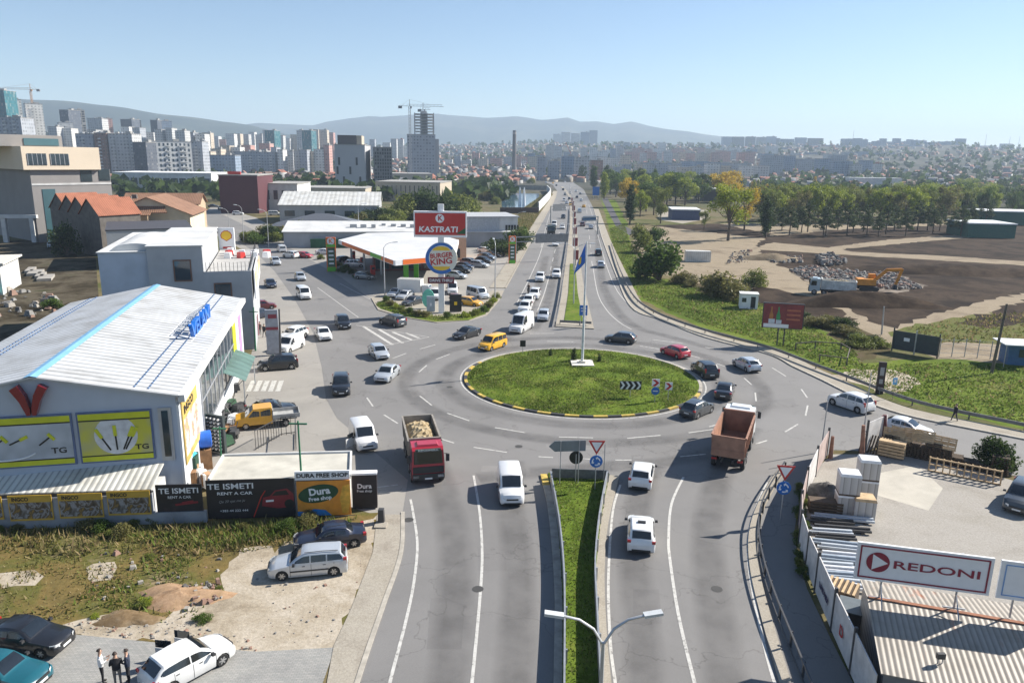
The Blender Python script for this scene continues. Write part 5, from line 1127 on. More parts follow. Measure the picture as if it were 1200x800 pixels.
# --- fuel station
cz = 6.0; cp = [G(*q, cz) for q in [(397, 281), (463, 305.5), (532, 300), (537, 281), (503, 271.5), (430, 273)]]
cn = sum(cp, Vector()) / 6; st = thing('fuel_station', 'fuel station with a white canopy edged in orange and green', 'fuel station', (cn.x, cn.y, 0)); o2 = Vector((cn.x, cn.y, 0))
lp = [(p.x - o2.x, p.y - o2.y) for p in cp]
MB().prism(lp, cz - .5, cz).build('canopy_roof', M('white canopy sheet', (.56, .56, .55), .6, .12, .25), st)
b = MB(); bands = [(0, 1), (1, 2), (2, 3)]
for (i, j) in bands: b.obox((lp[i][0], lp[i][1], cz - .42), (lp[j][0], lp[j][1], cz - .42), .22, .9)
fc = b.build('fascia', WHP, st)
def along(i, j, t, out): 
    a, b_ = Vector(lp[i]), Vector(lp[j]); d = (b_ - a).normalized(); n = Vector((d.y, -d.x)); q = a.lerp(b_, t) + n * out; return (q.x, q.y)
b = MB(); a, c_ = along(0, 1, .08, .13), along(0, 1, .62, .13); b.obox((*a, cz - .42), (*c_, cz - .42), .03, .72); a, c_ = along(0, 1, .8, .13), along(0, 1, .98, .13); b.obox((*a, cz - .42), (*c_, cz - .42), .03, .72)
a, c_ = along(1, 2, .12, .13), along(1, 2, .52, .13); b.obox((*a, cz - .35), (*c_, cz - .35), .03, .9); b.build('orange_band', ORNG, fc)
b = MB(); a, c_ = along(0, 1, .62, .135), along(0, 1, .8, .135); b.obox((*a, cz - .42), (*c_, cz - .42), .03, .72).build('green_band', GRNP, fc)
for px_ in ((476, 331, 1), (488, 327, 1), (427, 316, 0), (412, 306, 0), (447, 322, 0), (462, 300, 0), (440, 300, 0)):
    p = G(px_[0], px_[1]) - o2; MB().box((p.x, p.y, (cz - .5) / 2), (.9 if px_[2] else .4, .9 if px_[2] else .4, cz - .5)).build('column', GRNP if px_[2] else STEEL, st)
for k, q in enumerate(((437, 322), (425, 312), (414, 304), (449, 312))):
    p = G(*q); o = thing('fuel_pump', 'fuel pump in the shade of the canopy', 'fuel pump', (p.x, p.y, 0), R(30), 'fuel pumps'); MB().box((0, 0, 1.0), (.9, .6, 2.0)).build('cabinet', REDP, o); MB().box((0, -.32, 1.4), (.6, .04, .5)).build('display', DARK, o)
sh = thing('station_shop', 'station shop with a glazed front below the canopy', 'shop', G(466, 318), R(12)); MB().box((2.5, 6, 2.2), (15, 10, 4.4)).build('wall', M('brown red wall', (.16, .05, .045), .7), sh)
for k in range(4): w = MB().box((-3.2 + k * 3.4, .94, 1.9), (2.9, .08, 3.0)).build('window_frame', DKST, sh); MB().box((-3.2 + k * 3.4, .88, 1.9), (2.6, .04, 2.7)).build('pane', WIN, w)
rs = thing('restaurant', 'cream restaurant with an orange end wall behind the round sign', 'restaurant', G(532, 306), R(10)); MB().box((-1, 7, 2.9), (8, 13, 5.8)).build('wall', M('peach render', (.70, .42, .26), .7, .1), rs); MB().box((-1, 7, 5.95), (8.4, 13.4, .3)).build('roof', WALLW, rs)
w = MB().box((-1, .46, 1.8), (5, .1, 2.2)).build('window_frame', DKST, rs); MB().box((-1, .39, 1.8), (4.7, .05, 1.9)).build('pane', WIN, w)
# long low building with a white roof behind the canopy
Fb = Frame(G(333, 290), 9); lo = Fb.thing('long_shop', 'long low building with a white roof behind the fuel station', 'building')
L = 62; MB().box((L / 2, 6, 2.1), (L, 12, 4.2)).build('wall', WALLG, lo); MB().add([(-.4, -.5, 4.2), (L, -.5, 4.2), (L, 12.4, 6.0), (-.4, 12.4, 6.0), (-.4, -.5, 4.0), (L, -.5, 4.0), (L, 12.4, 4.0), (-.4, 12.4, 4.0)], [(0, 1, 2, 3), (0, 4, 5, 1), (1, 5, 6, 2), (2, 6, 7, 3), (3, 7, 4, 0)]).build('roof', MATS['white membrane roof'], lo)
b = MB(); rg = random.Random(8)
for k in range(16): b.box((18 + k * 2.7, 4 + rg.random() * 3, 5.3), (.9 + rg.random(), .8, .9))
b.build('roof_unit', STEEL, lo)
hd = MB().box((27, -1.2, 1.2), (40, .5, 2.4)).build('green_screen', M('green netting', (.02, .09, .04), .8, .3, 1), None, loc=Fb.P); hd.rotation_euler.z = Fb.yaw; tag(hd, 'dark green screen fence along the long white roofed building', 'fence')
p = G(566, 289); o = thing('white_hall', 'white hall with a grey ribbed flank right of the red sign', 'building', (p.x, p.y, 0), R(14))
MB().box((0, 8, 4), (15, 16, 8)).build('wall', M('grey ribbed flank', (.42, .44, .46), .6), o); MB().box((7.2, 7.9, 4.06), (5.2, 15.9, 8.1)).build('white_end', WALLW, o); MB().box((1.2, 8, 8.12), (18, 16.6, .3)).build('roof', WALLG, o)
b = MB(); [b.box((6.6 + k * .8, -.12, 5.2), (.6, .08, 1.4)) for k in range(5)]; b.build('window', DARK, o)
# hall with the pale ribbed gable roof, dark hip roof in front
def gable(name, label, pbase, yaw, w, d, he, hr, wallm, roofm, axis='x', group=None, over=.5, win=0):
    o = thing(name, label, 'building' if 'house' not in name else 'house', (pbase.x, pbase.y, 0), R(yaw), group)
    if axis == 'x':   # ridge along x
        V = [(-w / 2, 0, 0), (w / 2, 0, 0), (w / 2, d, 0), (-w / 2, d, 0), (-w / 2, 0, he), (w / 2, 0, he), (w / 2, d, he), (-w / 2, d, he), (-w / 2, d / 2, hr), (w / 2, d / 2, hr)]
        MB().add(V, [(0, 1, 5, 4), (1, 2, 6, 9, 5), (2, 3, 7, 6), (3, 0, 4, 8, 7)]).build('wall', wallm, o); e = over; s = (hr - he) / (d / 2)
        b = MB(); 
        for sg, y0 in ((-1, 0), (1, d)):
            q = [(-w / 2 - e, y0 + sg * e, he - e * s + .05), (w / 2 + e, y0 + sg * e, he - e * s + .05), (w / 2 + e, d / 2, hr + .05), (-w / 2 - e, d / 2, hr + .05)]
            b.add(q + [(x, y, z + .15) for x, y, z in q], [(0, 1, 2, 3), (7, 6, 5, 4), (0, 4, 5, 1), (1, 5, 6, 2), (3, 7, 4, 0)])
    else:             # ridge along y: the gable faces the viewer
        V = [(-w / 2, 0, 0), (w / 2, 0, 0), (w / 2, d, 0), (-w / 2, d, 0), (-w / 2, 0, he), (w / 2, 0, he), (w / 2, d, he), (-w / 2, d, he), (0, 0, hr), (0, d, hr)]
        MB().add(V, [(0, 1, 5, 8, 4), (1, 2, 6, 5), (2, 3, 7, 9, 6), (3, 0, 4, 7)]).build('wall', wallm, o); e = over; s = (hr - he) / (w / 2)
        b = MB()
        for sg in (-1, 1):
            q = [(sg * (w / 2 + e), -e, he - e * s + .05), (sg * (w / 2 + e), d + e, he - e * s + .05), (0, d + e, hr + .05), (0, -e, hr + .05)]
            b.add(q + [(x, y, z + .15) for x, y, z in q], [(0, 1, 2, 3), (7, 6, 5, 4), (0, 4, 5, 1), (1, 5, 6, 2), (3, 7, 4, 0)])
    b.build('roof', roofm, o)
    for k in range(win):
        x = -w / 2 + w * (k + .5) / win; f = MB().box((x, -.05, he * .55), (w / win * .5, .12, he * .3)).build('window', WIN, o)
    return o
gable('ribbed_hall', 'long hall with a pale ribbed pitched roof beyond the fuel station', G(387, 262), 8, 35, 30, 6.5, 10.5, WALLG, ribbed('pale ribbed roof', (.66, .66, .63), 1.6, 0, .8), 'x', win=5)
p = G(318, 283); 
p = G(375, 276); o = thing('pavilion', 'low pavilion with a dark hipped roof before the ribbed hall', 'pavilion', (p.x, p.y, 0), R(8)); MB().box((0, 7, 1.4), (26, 12, 2.8)).build('wall', WALLG, o)
MB().add([(-15, 0, 2.8), (15, 0, 2.8), (15, 14, 2.8), (-15, 14, 2.8), (-2, 7, 6.2), (2, 7, 6.2)], [(0, 1, 5, 4), (1, 2, 5), (2, 3, 4, 5), (3, 0, 4)]).build('roof', M('slate grey roof', (.09, .10, .12), .7), o)
# gabled row with orange tiles, hipped cream house
TILE = ribbed('orange roof tiles', (.36, .13, .07), .5, 1, .6, .8); TILB = ribbed('brown roof tiles', (.28, .15, .09), .5, 0, .6, .85); BRK = M('dark brick', (.13, .115, .10), .9, .3, .8)
for k, (x, y, l) in enumerate([(74, 287, 'farthest left'), (86, 291, 'second from the left'), (97, 295, 'third from the left'), (110, 299, 'nearest, with the lit red slope')]):
    gable('row_house', f'narrow brick gable house with orange roof, {l} of the row', G(x, y), -33, 8.6, 10, 9.6, 13.2, BRK, TILE, 'y', 'stepped row of gable houses', .3)
cr = gable('cream_house', 'cream gabled house with a brown tiled roof and balcony under its gable', G(178, 289), 12, 20, 20, 8.4, 12.6, M('cream render', (.62, .52, .38), .85, .1, .4), TILB, 'y', None, .9)
MB().box((-.5, -.9, 5.3), (8.5, 1.8, .3)).build('balcony', WALLW, cr); MB().box((-.5, -1.75, 6.0), (8.5, .08, 1.1)).build('railing', STEEL, cr); MB().box((-1.5, -.06, 7.0), (1.6, .12, 3.2)).build('door', DARK, cr)
MB().add([(-5.5, -2.4, 9.0), (5, -2.4, 9.0), (4, .2, 10.6), (-4.5, .2, 10.6), (-5.5, -2.4, 8.8), (5, -2.4, 8.8)], [(0, 1, 2, 3), (4, 5, 1, 0)]).build('porch_roof', TILB, cr); MB().box((-5, 8, 12.0), (1.2, 1, 2)).build('chimney', BRK, cr)
cr = gable('brown_roof_house', 'house with a broad brown tiled roof between the orange row and the cream house', G(142, 291), 12, 14, 20, 8.5, 11.8, M('tan render', (.40, .30, .2), .85), TILB, 'x', None, .7); MB().box((1, 8, 11.5), (1.2, 1, 2.4)).build('chimney', BRK, cr)
gable('brown_roof_house', 'far wing with brown tiles above the cream house', G(192, 270), 12, 22, 12, 8.4, 11.2, MATS['tan render'], TILB, 'x', None, .7)
# ---------------------------------------------------------------- street furniture
def gz(px, py): p = G(px, py); return Vector((p.x, p.y, 0))
# flagpole on the island
p = gz(682, 431.5); fp = thing('flagpole', 'tall white flagpole with a blue flag on the grass island', 'flagpole', p)
MB().tube([(0, 0, .5), (0, 0, 7), (0, 0, 14.9)], [.17, .13, .07], 12).build('pole', M('white pole paint', (.62, .63, .64), .4), fp, smooth=50)
MB().box((0, 0, .58), (2.6, 2.6, .30)).box((0, 0, .8), (.7, .7, .3)).build('base', M('whitewashed slab', (.60, .57, .50), .9, .2), fp)
n, m = 12, 10; vs = []
for i in range(n + 1):
    for j in range(m + 1):
        u, v = i / n, j / m; drop = .9 * u
        vs.append((-.1 - 1.25 * u * (.6 + .4 * v), .26 * math.sin(7 * u + 2 * v) * u, 14.7 - 2.2 * v - 1.9 * u * (1 - .25 * v)))
fl = MB().add(vs, [(i * (m + 1) + j, i * (m + 1) + j + 1, (i + 1) * (m + 1) + j + 1, (i + 1) * (m + 1) + j) for i in range(n) for j in range(m)]).build('flag', M('flag blue', (.035, .15, .55), .7, .08), fp, smooth=80)
fl.modifiers.new('t', 'SOLIDIFY').thickness = .02
MB().add([(-.72 - .25 * a, -.33, 12.75 + .42 * b - .35 * a) for a, b in [(-.5, -1), (.5, -.8), (.7, .2), (.2, 1), (-.6, .6)]], [(0, 1, 2, 3, 4)]).build('flag_emblem', YELP, fl)
# tall pole sign of the fuel station and restaurant
p = gz(517.5, 367.5); tp = thing('pole_sign', 'tall white pole with a red board and a round burger sign', 'sign', p, R(2))
MB().prism([(-.45, -.3), (.45, -.3), (.45, .3), (-.45, .3)], 0, 17).build('pole', WHP, tp)
def at(px, py): return ON(px, py, p, (math.cos(R(2)), math.sin(R(2))))
(x0, z1), (x1, z0) = at(485, 247), at(547, 278); bw, bh = x1 - x0, z1 - z0
bd = MB().box(((x0 + x1) / 2, -.2, (z0 + z1) / 2), (bw, .9, bh)).build('white_board', WHP, tp); cx, cz_ = (x0 + x1) / 2, (z0 + z1) / 2
MB().box((cx, -.68, cz_ + .05), (bw * .95, .06, bh * .84)).build('red_panel', REDP, bd)
b = MB(); b.add([(cx + bw * .30, -.72, cz_ - bh * .36), (cx + bw * .475, -.72, cz_ - bh * .36), (cx + bw * .475, -.72, cz_ - bh * .12)], [(0, 1, 2)]); b.build('green_corner', M('deep green sign', (.015, .10, .03), .4), bd)
b = MB(); b.disc((cx - .05, -.725, cz_ + bh * .23), (0, -1, 0), bh * .17, 24); b.build('white_disc', WHP, bd)
text('K', bh * .27, REDP, bd, (cx - .02, -.74, cz_ + bh * .23), (R(90), 0, 0), off=.03, ext=.005); text('KASTRATI', bh * .30, WHP, bd, (cx - bw * .04, -.73, cz_ - bh * .2), (R(90), 0, 0), fit=bw * .74, off=.03, ext=.01, shear=.1)
(bx, bz) = at(517.5, 302); (ex, _) = at(536, 302); rr_ = ex - bx
b = MB(); b.cyl((bx, -.9, bz), (bx, -.25, bz), rr_, 40); rs = b.build('round_board', M('cream sign', (.72, .70, .60), .4, .04), tp)
b = MB(); b.tube([(bx + rr_ * .93 * math.cos(t), -.92, bz + rr_ * .93 * math.sin(t)) for t in np.linspace(R(10), R(350), 40)], .16, 6)
b = MB(); k_ = 40
for i in range(k_):
    t0, t1 = R(-50) - i * R(270) / k_, R(-50) - (i + 1) * R(270) / k_; q = []
    w0, w1 = .72 + .12 * i / k_, .72 + .12 * (i + 1) / k_
    b.add([(bx + rr_ * f * math.cos(t), -.925, bz + rr_ * f * math.sin(t)) for t, f in ((t0, .99), (t1, .99), (t1, w1), (t0, w0))], [(0, 1, 2, 3)])
b.build('blue_swoosh', BLUP, rs)
for s in (1, -1):
    b = MB(); b.add([(bx + rr_ * .55 * math.cos(t), -.93, bz + s * (rr_ * .50 + rr_ * .26 * math.sin(t))) for t in np.linspace(0, math.pi, 14)], [tuple(range(14))]); b.build('bun_shape', YELP, rs)
text('BURGER', rr_ * .40, REDP, rs, (bx, -.94, bz + rr_ * .19), (R(90), R(-6), 0), off=.03, ext=.005, fit=rr_ * 1.42); text('KING', rr_ * .52, REDP, rs, (bx, -.94, bz - rr_ * .2), (R(90), R(-6), 0), off=.035, ext=.005, fit=rr_ * 1.36)
(dx, dz) = at(517, 328); MB().box((dx, -.42, dz), (4.1, .3, .95)).build('lower_board', M('maroon sign', (.14, .02, .03), .5), tp); text('DRIVE THRU', .6, WHP, tp, (dx, -.6, dz), (R(90), 0, 0), off=.012, fit=3.5)
# menu board, mint and grey boards by the pole
for (x, y, w, h, m, nm, lab) in [(534, 366, 1.9, 2.7, BLKP, 'menu_board', 'black menu board right of the tall pole sign'), (505, 366, 1.3, 2.4, M('pale grey board', (.38, .44, .48), .5), 'info_board', 'pale grey information board left of the pole sign')]:
    o = thing(nm, lab, 'sign', gz(x, y), R(4)); MB().box((0, 0, h / 2 + .2), (w, .3, h)).build('board', m, o); MB().box((0, -.17, h * .55), (w * .25, .03, h * .2)).build('symbol', YELP if m is BLKP else WHP, o); MB().box((0, 0, .1), (w * .8, .5, .2)).build('foot', CONC, o)
o = thing('round_board', 'mint green rounded board behind the pale grey board', 'sign', gz(502, 362), R(4)); b = MB(); vs = [(1.0 * math.cos(t), y, 1.75 + 1.5 * math.sin(t)) for y in (-.15, .15) for t in np.linspace(0, 6.283, 25)[:-1]]
b.add(vs, [tuple(range(24)), tuple(range(24, 48))[::-1]] + [(i, i + 24, (i + 1) % 24 + 24, (i + 1) % 24) for i in range(24)]).build('board', M('mint green', (.12, .45, .36), .5), o)
# price totems
def totem(px, py, h, w, lab):
    o = thing('price_sign', lab, 'sign', gz(px, py), R(10)); MB().box((0, 0, h / 2), (w, .5, h)).build('frame', ORNG, o); MB().box((0, -.27, h * .42), (w * .78, .06, h * .56)).build('price_panel', M('green panel', (.05, .11, .06), .5), o)
    MB().box((0, -.27, h * .07), (w * .9, .08, h * .13)).build('green_band', GRNP, o); MB().box((0, -.27, h * .76), (w * .9, .08, h * .08)).build('green_band', GRNP, o); b = MB(); b.disc((0, -.29, h * .89), (0, -1, 0), w * .38, 20); d = b.build('white_disc', WHP, o); text('K', w * .62, ORNG, o, (0, -.31, h * .89), (R(90), 0, 0), off=.03)
    for k in range(4): MB().box((0, -.31, h * (.24 + k * .12)), (w * .5, .02, h * .045)).build('price', WHP, o)
totem(389, 318, 7.2, 2.0, 'orange and green fuel price sign beside the side street'); totem(600, 309, 6.4, 1.6, 'orange price sign at the main road edge of the fuel station')
# lamps
LP = M('lamp post grey', (.45, .46, .47), .45, .1, 2, .3)
def lamp(base, h, arms, lab, reach=2.2, group='street lamps', rz=0, nm='street_lamp', sh=1.):
    o = thing(nm, lab, 'street lamp', base, rz, group); MB().tube([(0, 0, 0), (0, 0, h * .5), (0, 0, h)], [.11, .09, .06], 8).build('pole', LP, o, smooth=50)
    for a in arms:
        c, s = math.cos(a), math.sin(a); MB().tube([(0, 0, h - .1), (c * reach * .25, s * reach * .25, h + .45), (c * reach * .6, s * reach * .6, h + .75), (c * reach, s * reach, h + .85)], .045, 6).build('arm', LP, o, smooth=60)
        MB().obox((c * reach * .98, s * reach * .98, h + .86), (c * (reach + .85 * sh), s * (reach + .85 * sh), h + .92), .34 * sh, .14 * sh).build('lamp_head', M('lamp head', (.55, .57, .58), .4), o)
    return o
q = G(707, 752, 9.2); lamp((q.x, q.y, 0), 9.2, (R(176), R(8)), 'double armed street lamp in the near median, cut by the bottom edge', 1.3, sh=.68)
for k, (x, y) in enumerate([(672, 357), (672, 318), (671, 290), (671, 270), (670, 254), (669, 243), (667, 234)]): lamp(gz(x, y), 9.5, (R(178), R(2)), 'double armed street lamp in the far median', 2.4, 'lamps along the far median')
for x, y, h, a, l in [(270, 288, 9, 170, 'curved street lamp nearest the sign box'), (286, 285, 9.5, 165, 'curved street lamp beside the far hedge'), (315, 290, 9, 170, 'curved street lamp at the mouth of the side street'), (451, 346, 8.5, 10, 'thin street lamp at the corner of the fuel station'), (580, 352, 9.5, 100, 'dark street lamp at the right end of the fuel station island'), (421, 284, 10, 20, 'thin lamp behind the price sign'), (605, 291, 9, 0, 'lamp at the left end of the sign gantry')]:
    lamp(gz(x, y), h, (R(a),), l, 1.6)
def post(px, py, tx, ty, r, mat, nm, lab, cat, group=None, bars=()):
    b0 = gz(px, py); t = AT(tx, ty, b0.y); o = thing(nm, lab, cat, b0, 0, group); MB().tube([(0, 0, 0), (t.x - b0.x, 0, t.z)], [r * 1.2, r * .8], 10).build('pole', mat, o, smooth=60)
    for f, w in bars: MB().box(((t.x - b0.x) * f, 0, t.z * f), (w, .09, .1)).build('crossarm', mat, o)
    return o
GPO = M('green painted pole', (.03, .16, .08), .5); WOOD = M('weathered pole', (.12, .10, .085), .9, .3, 2)
post(1162, 437, 1180, 356, .16, WOOD, 'utility_pole', 'leaning dark utility pole on the grass near the blue hut', 'pole')
post(356, 602, 349, 493, .07, GPO, 'green_pole', 'green pole before the orange shop banner', 'pole', None, ((.97, 1.2),)); post(261, 566, 257, 500, .06, GPO, 'green_pole', 'green pole between the two rental banners', 'pole', None, ((.97, 1.0),))
post(299.5, 411, 297, 360, .09, GPO, 'green_pole', 'green pole at the corner of the grey building', 'pole', None, ((.9, 1.1),)); post(329, 425, 327, 362, .12, DKST, 'dark_pole', 'dark pole beside the tall forecourt sign', 'pole')
post(962, 530, 970, 470, .05, STEEL, 'thin_pole', 'thin steel pole at the yard gate, left', 'pole'); post(1009, 530, 1021, 437, .05, STEEL, 'thin_pole', 'thin steel pole at the yard gate, right', 'pole'); post(1033, 392, 1036, 359, .10, STEEL, 'concrete_pole', 'short concrete pole by the dirt track above the gate', 'pole')
o = thing('forecourt_sign', 'tall narrow grey sign with dark red bands on the forecourt', 'sign', gz(321, 416), R(10)); MB().box((0, 0, 3.0), (1.5, .35, 5.4)).build('board', M('grey sign face', (.32, .34, .38), .5), o); MB().box((.1, -.2, 4.9), (1.0, .04, .5)).build('red_emblem', M('dark red band', (.25, .03, .05), .5), o); MB().box((0, -.2, 3.4), (1.45, .04, .35)).build('red_band', MATS['dark red band'], o)
# traffic signs
def yield_sign(px, py, h, lab, rz=0):
    o = thing('traffic_sign', lab, 'traffic sign', gz(px, py), rz, 'give way and roundabout signs'); MB().cyl((0, 0, 0), (0, 0, h), .035, 8).build('post', STEEL, o)
    t = MB(); s = .62; z = h - .25; t.add([(x, y, zz) for y in (-.06, -.03) for x, zz in ((-s, z + .45), (s, z + .45), (0, z - .65))], [(0, 2, 1), (3, 4, 5), (0, 1, 4, 3), (1, 2, 5, 4), (2, 0, 3, 5)]); t = t.build('red_triangle', REDP, o)
    b = MB(); s = .40; b.add([(-s, -.066, z + .33), (s, -.066, z + .33), (0, -.066, z - .39)], [(0, 2, 1)]); b.build('white_field', WHP, t)
    z = h - 1.42; b = MB(); b.cyl((0, -.06, z), (0, -.03, z), .48, 28); d = b.build('blue_disc', BLUP, o)
    b = MB()
    for k in range(3):
        a = k * 2.094; b.tube([(math.cos(a + t_) * .28, -.07, z + math.sin(a + t_) * .28) for t_ in np.linspace(.2, 1.5, 7)], .05, 5); c = a + 1.75
        b.add([(math.cos(c) * .28, -.075, z + math.sin(c) * .28)] + [(math.cos(c - .45) * r_, -.075, z + math.sin(c - .45) * r_) for r_ in (.14, .42)], [(0, 1, 2)])
    b.build('white_arrows', WHP, d); return o
yield_sign(697, 575, 3.8, 'give way sign over a blue roundabout sign in the near median'); yield_sign(914, 612, 4.0, 'give way sign over a blue roundabout sign beside the yard fence', R(-8))
GSB = M('grey sign back', (.22, .24, .25), .5, .1, 1, .3)
o = thing('direction_sign', 'grey back of an arrow shaped direction sign on two posts in the median', 'traffic sign', gz(664, 568), R(6)); b = MB(); z = 3.15
b.add([(x, y, zz) for y in (-.03, .03) for x, zz in ((1.35, z + .42), (-1.0, z + .42), (-1.45, z), (-1.0, z - .42), (1.35, z - .42))], [tuple(range(5)), tuple(range(5, 10))[::-1]] + [(i, i + 5, (i + 1) % 5 + 5, (i + 1) % 5) for i in range(5)]); b.build('panel', GSB, o)
for x in (-.55, .85): MB().cyl((x, -.08, 0), (x, -.08, z + .45), .035, 8).build('post', STEEL, o)
o = thing('round_sign', 'dark back of a round sign on one post in the median', 'traffic sign', gz(674, 566)); MB().cyl((0, -.02, 2.1), (0, .02, 2.1), .52, 26).build('disc', BLKP, o); MB().cyl((0, -.07, 0), (0, -.07, 2.4), .035, 8).build('post', STEEL, o)
o = thing('thin_post', 'bare thin post right of the roundabout sign', 'post', gz(707, 566)); MB().cyl((0, 0, 0), (0, 0, 3.2), .035, 8).build('pole', STEEL, o)
def chevron(px, py, w, h, z, lab, nseg, red=False, disc=False):
    o = thing('chevron_sign', lab, 'traffic sign', gz(px, py), 0, 'chevron signs on the island'); MB().cyl((0, .04, 0), (0, .04, z + h / 2), .04, 8).build('post', STEEL, o); MB().box((0, 0, z), (w, .05, h)).build('board', WHP if red else BLKP, o); b = MB(); s = w / nseg
    for k in range(nseg):
        x = -w / 2 + s * k + .02; t = s * .42; b.add([(x, -.03, z + h * .45), (x + t, -.03, z + h * .45), (x + s * .92, -.03, z), (x + t, -.03, z - h * .45), (x, -.03, z - h * .45), (x + s * .5, -.03, z)], [(0, 5, 2, 1), (5, 4, 3, 2)])
    b.build('chevrons', REDP if red else WHP, o)
    if disc: b = MB(); b.cyl((0, -.02, z - .85), (0, .02, z - .85), .42, 24); d = b.build('blue_disc', BLUP, o); MB().obox((-.25, -.03, z - .85), (.25, -.03, z - .85), .02, .1).build('white_arrow', WHP, d)
chevron(738, 470, 2.2, .9, 1.7, 'long black and white chevron board on the island', 4); chevron(767, 474, .78, .78, 2.3, 'square red chevron sign over a blue arrow disc on the island', 1, True, True); chevron(782.5, 471, .75, .8, 1.7, 'square red chevron sign near the east edge of the island', 1, True)
o = thing('small_sign', 'small dark sign on a short post at the north west kerb of the island', 'traffic sign', gz(612.5, 416)); MB().box((0, 0, 1.5), (.7, .06, .8)).build('board', BLKP, o); MB().cyl((0, .05, 0), (0, .05, 1.6), .04, 8).build('post', STEEL, o)
o = thing('median_direction_sign', 'blue direction sign in front of the far median', 'traffic sign', gz(683, 384), R(-4)); MB().box((0, 0, 2.6), (1.15, .08, 1.5)).build('panel', BLUP, o); MB().box((0, -.05, 2.9), (.8, .02, .12)).box((0, -.05, 2.5), (.7, .02, .12)).build('white_lines', WHP, o)
for x in (-.4, .4): MB().cyl((x, .07, 0), (x, .07, 3.3), .04, 8).build('post', STEEL, o)
# gantries
def gantry(a, b_, h, panels, mat, lab, hp=1.9):
    a, b_ = gz(*a), gz(*b_); d = b_ - a; o = thing('sign_gantry', lab, 'sign gantry', a, math.atan2(d.y, d.x)); L = d.length
    MB().obox((0, 0, h), (L, 0, h), .25, .25).obox((0, 0, h - 1.1), (L, 0, h - 1.1), .2, .2).build('beam', GSB, o); MB().cyl((0, 0, 0), (0, 0, h + .2), .18, 10).build('column', GSB, o)
    for f, w in panels: MB().box((L * f, -.2, h - .5), (w, .12, hp)).build('panel', mat, o)
gantry((604, 308), (664, 305), 6.0, ((.53, 4.4), (.84, 4.6)), M('grey panel', (.16, .17, .18), .6), 'overhead gantry with two grey sign backs across the left carriageway', 2.0)
gantry((700, 275), (681, 276), 5.8, ((.5, 5.2),), M('gantry blue', (.03, .11, .24), .5), 'overhead gantry with a long blue sign over the right carriageway', 1.6); gantry((645, 262), (664, 261), 6.4, ((.5, 6.2),), M('grey panel', (.16, .17, .18), .6), 'farther overhead gantry with one grey sign back', 2.6)
o = thing('blue_road_sign', 'tall blue road sign among the trees beside the far main road', 'traffic sign', gz(698, 235)); MB().box((0, 0, 5.5), (4, .2, 5)).build('panel', BLUP, o)
for x in (-1.4, 1.4): MB().cyl((x, .15, 0), (x, .15, 6), .1, 8).build('post', STEEL, o)
for k, (x, y) in enumerate([(674.5, 312), (674, 295), (673.5, 280), (673, 268), (672.5, 259), (672, 251), (671, 245), (670, 240)]):
    o = thing('median_banner', 'dark red advertising panel standing on the far median', 'sign', gz(x, y), 0, 'red panels along the far median'); MB().box((0, 0, 2.6), (1.2, .12, 2.2)).build('panel', M('dark red panel', (.22, .025, .03), .5), o); MB().cyl((0, .1, 0), (0, .1, 1.6), .07, 8).build('post', DKST, o)
# guard rails
GR = M('guard rail steel', (.36, .37, .38), .45, .2, 2, .5); GRD = M('dusty guard rail', (.16, .16, .165), .55, .3, 2, .3)
def rail(pts, lab, nm='guard_rail', mat=GR, z0=.46, z1=.80, every=3, rails=1, zb=0.):
    pts = smoothpts(pts, 5); o = thing(nm, lab, 'guard rail', (0, 0, zb)); b = MB(); kerbstrip(b, pts, .09, z0, z1)
    b.build('beam', mat, o)
    if rails > 1: b = MB(); kerbstrip(b, pts, .06, .12, .2); b.build('beam', mat, o)
    off = offset(pts, .09); acc = 0; last = -9
    for i, q in enumerate(off):
        if i: acc += (off[i] - off[i - 1]).length
        if acc - last >= every: MB().box((q.x, q.y, z1 / 2 - .05), (.10, .10, z1 - .02)).build('post', mat, o); last = acc
rail(g2([(716, 288), (726, 318), (742, 350), (765, 368), (795, 381), (835, 394), (900, 412), (955, 433), (1000, 450), (1050, 469.5), (1100, 484), (1200, 505), (1330, 533)]), 'long curved guard rail round the north east verge', every=4, mat=GRD)
rail(g2([(645, 566), (653, 610), (658, 650), (661, 700), (661, 780), (660, 870)]), 'steel guard rail on the left edge of the near median', z0=.03, z1=.86, zb=.15); rail(g2([(711, 566), (702, 615), (697, 670), (699, 730), (703, 810), (708, 870)]), 'pale guard rail on the right edge of the near median', z0=.03, z1=.86, zb=.15); rail(g2([(647, 562), (712, 564)]), 'short cross rail closing the near median', every=2.5, mat=GRD, z0=.05, zb=.15)
rail(g2([(651, 383), (657, 352), (661, 320), (665, 290), (668, 262), (668, 245)]), 'dark guard rail on the left of the far median', mat=GRD, every=5); rail(g2([(656, 381), (693, 383)]), 'short cross rail closing the far median', mat=GRD, every=2)
rail(g2([(918, 554), (899, 585), (889, 612), (888, 640), (894, 674), (906, 712), (920, 748), (943, 806), (968, 870)]), 'dark tubular railing between the road and the yard fence', 'pavement_railing', DKST, .92, 1.0, 2, 2)
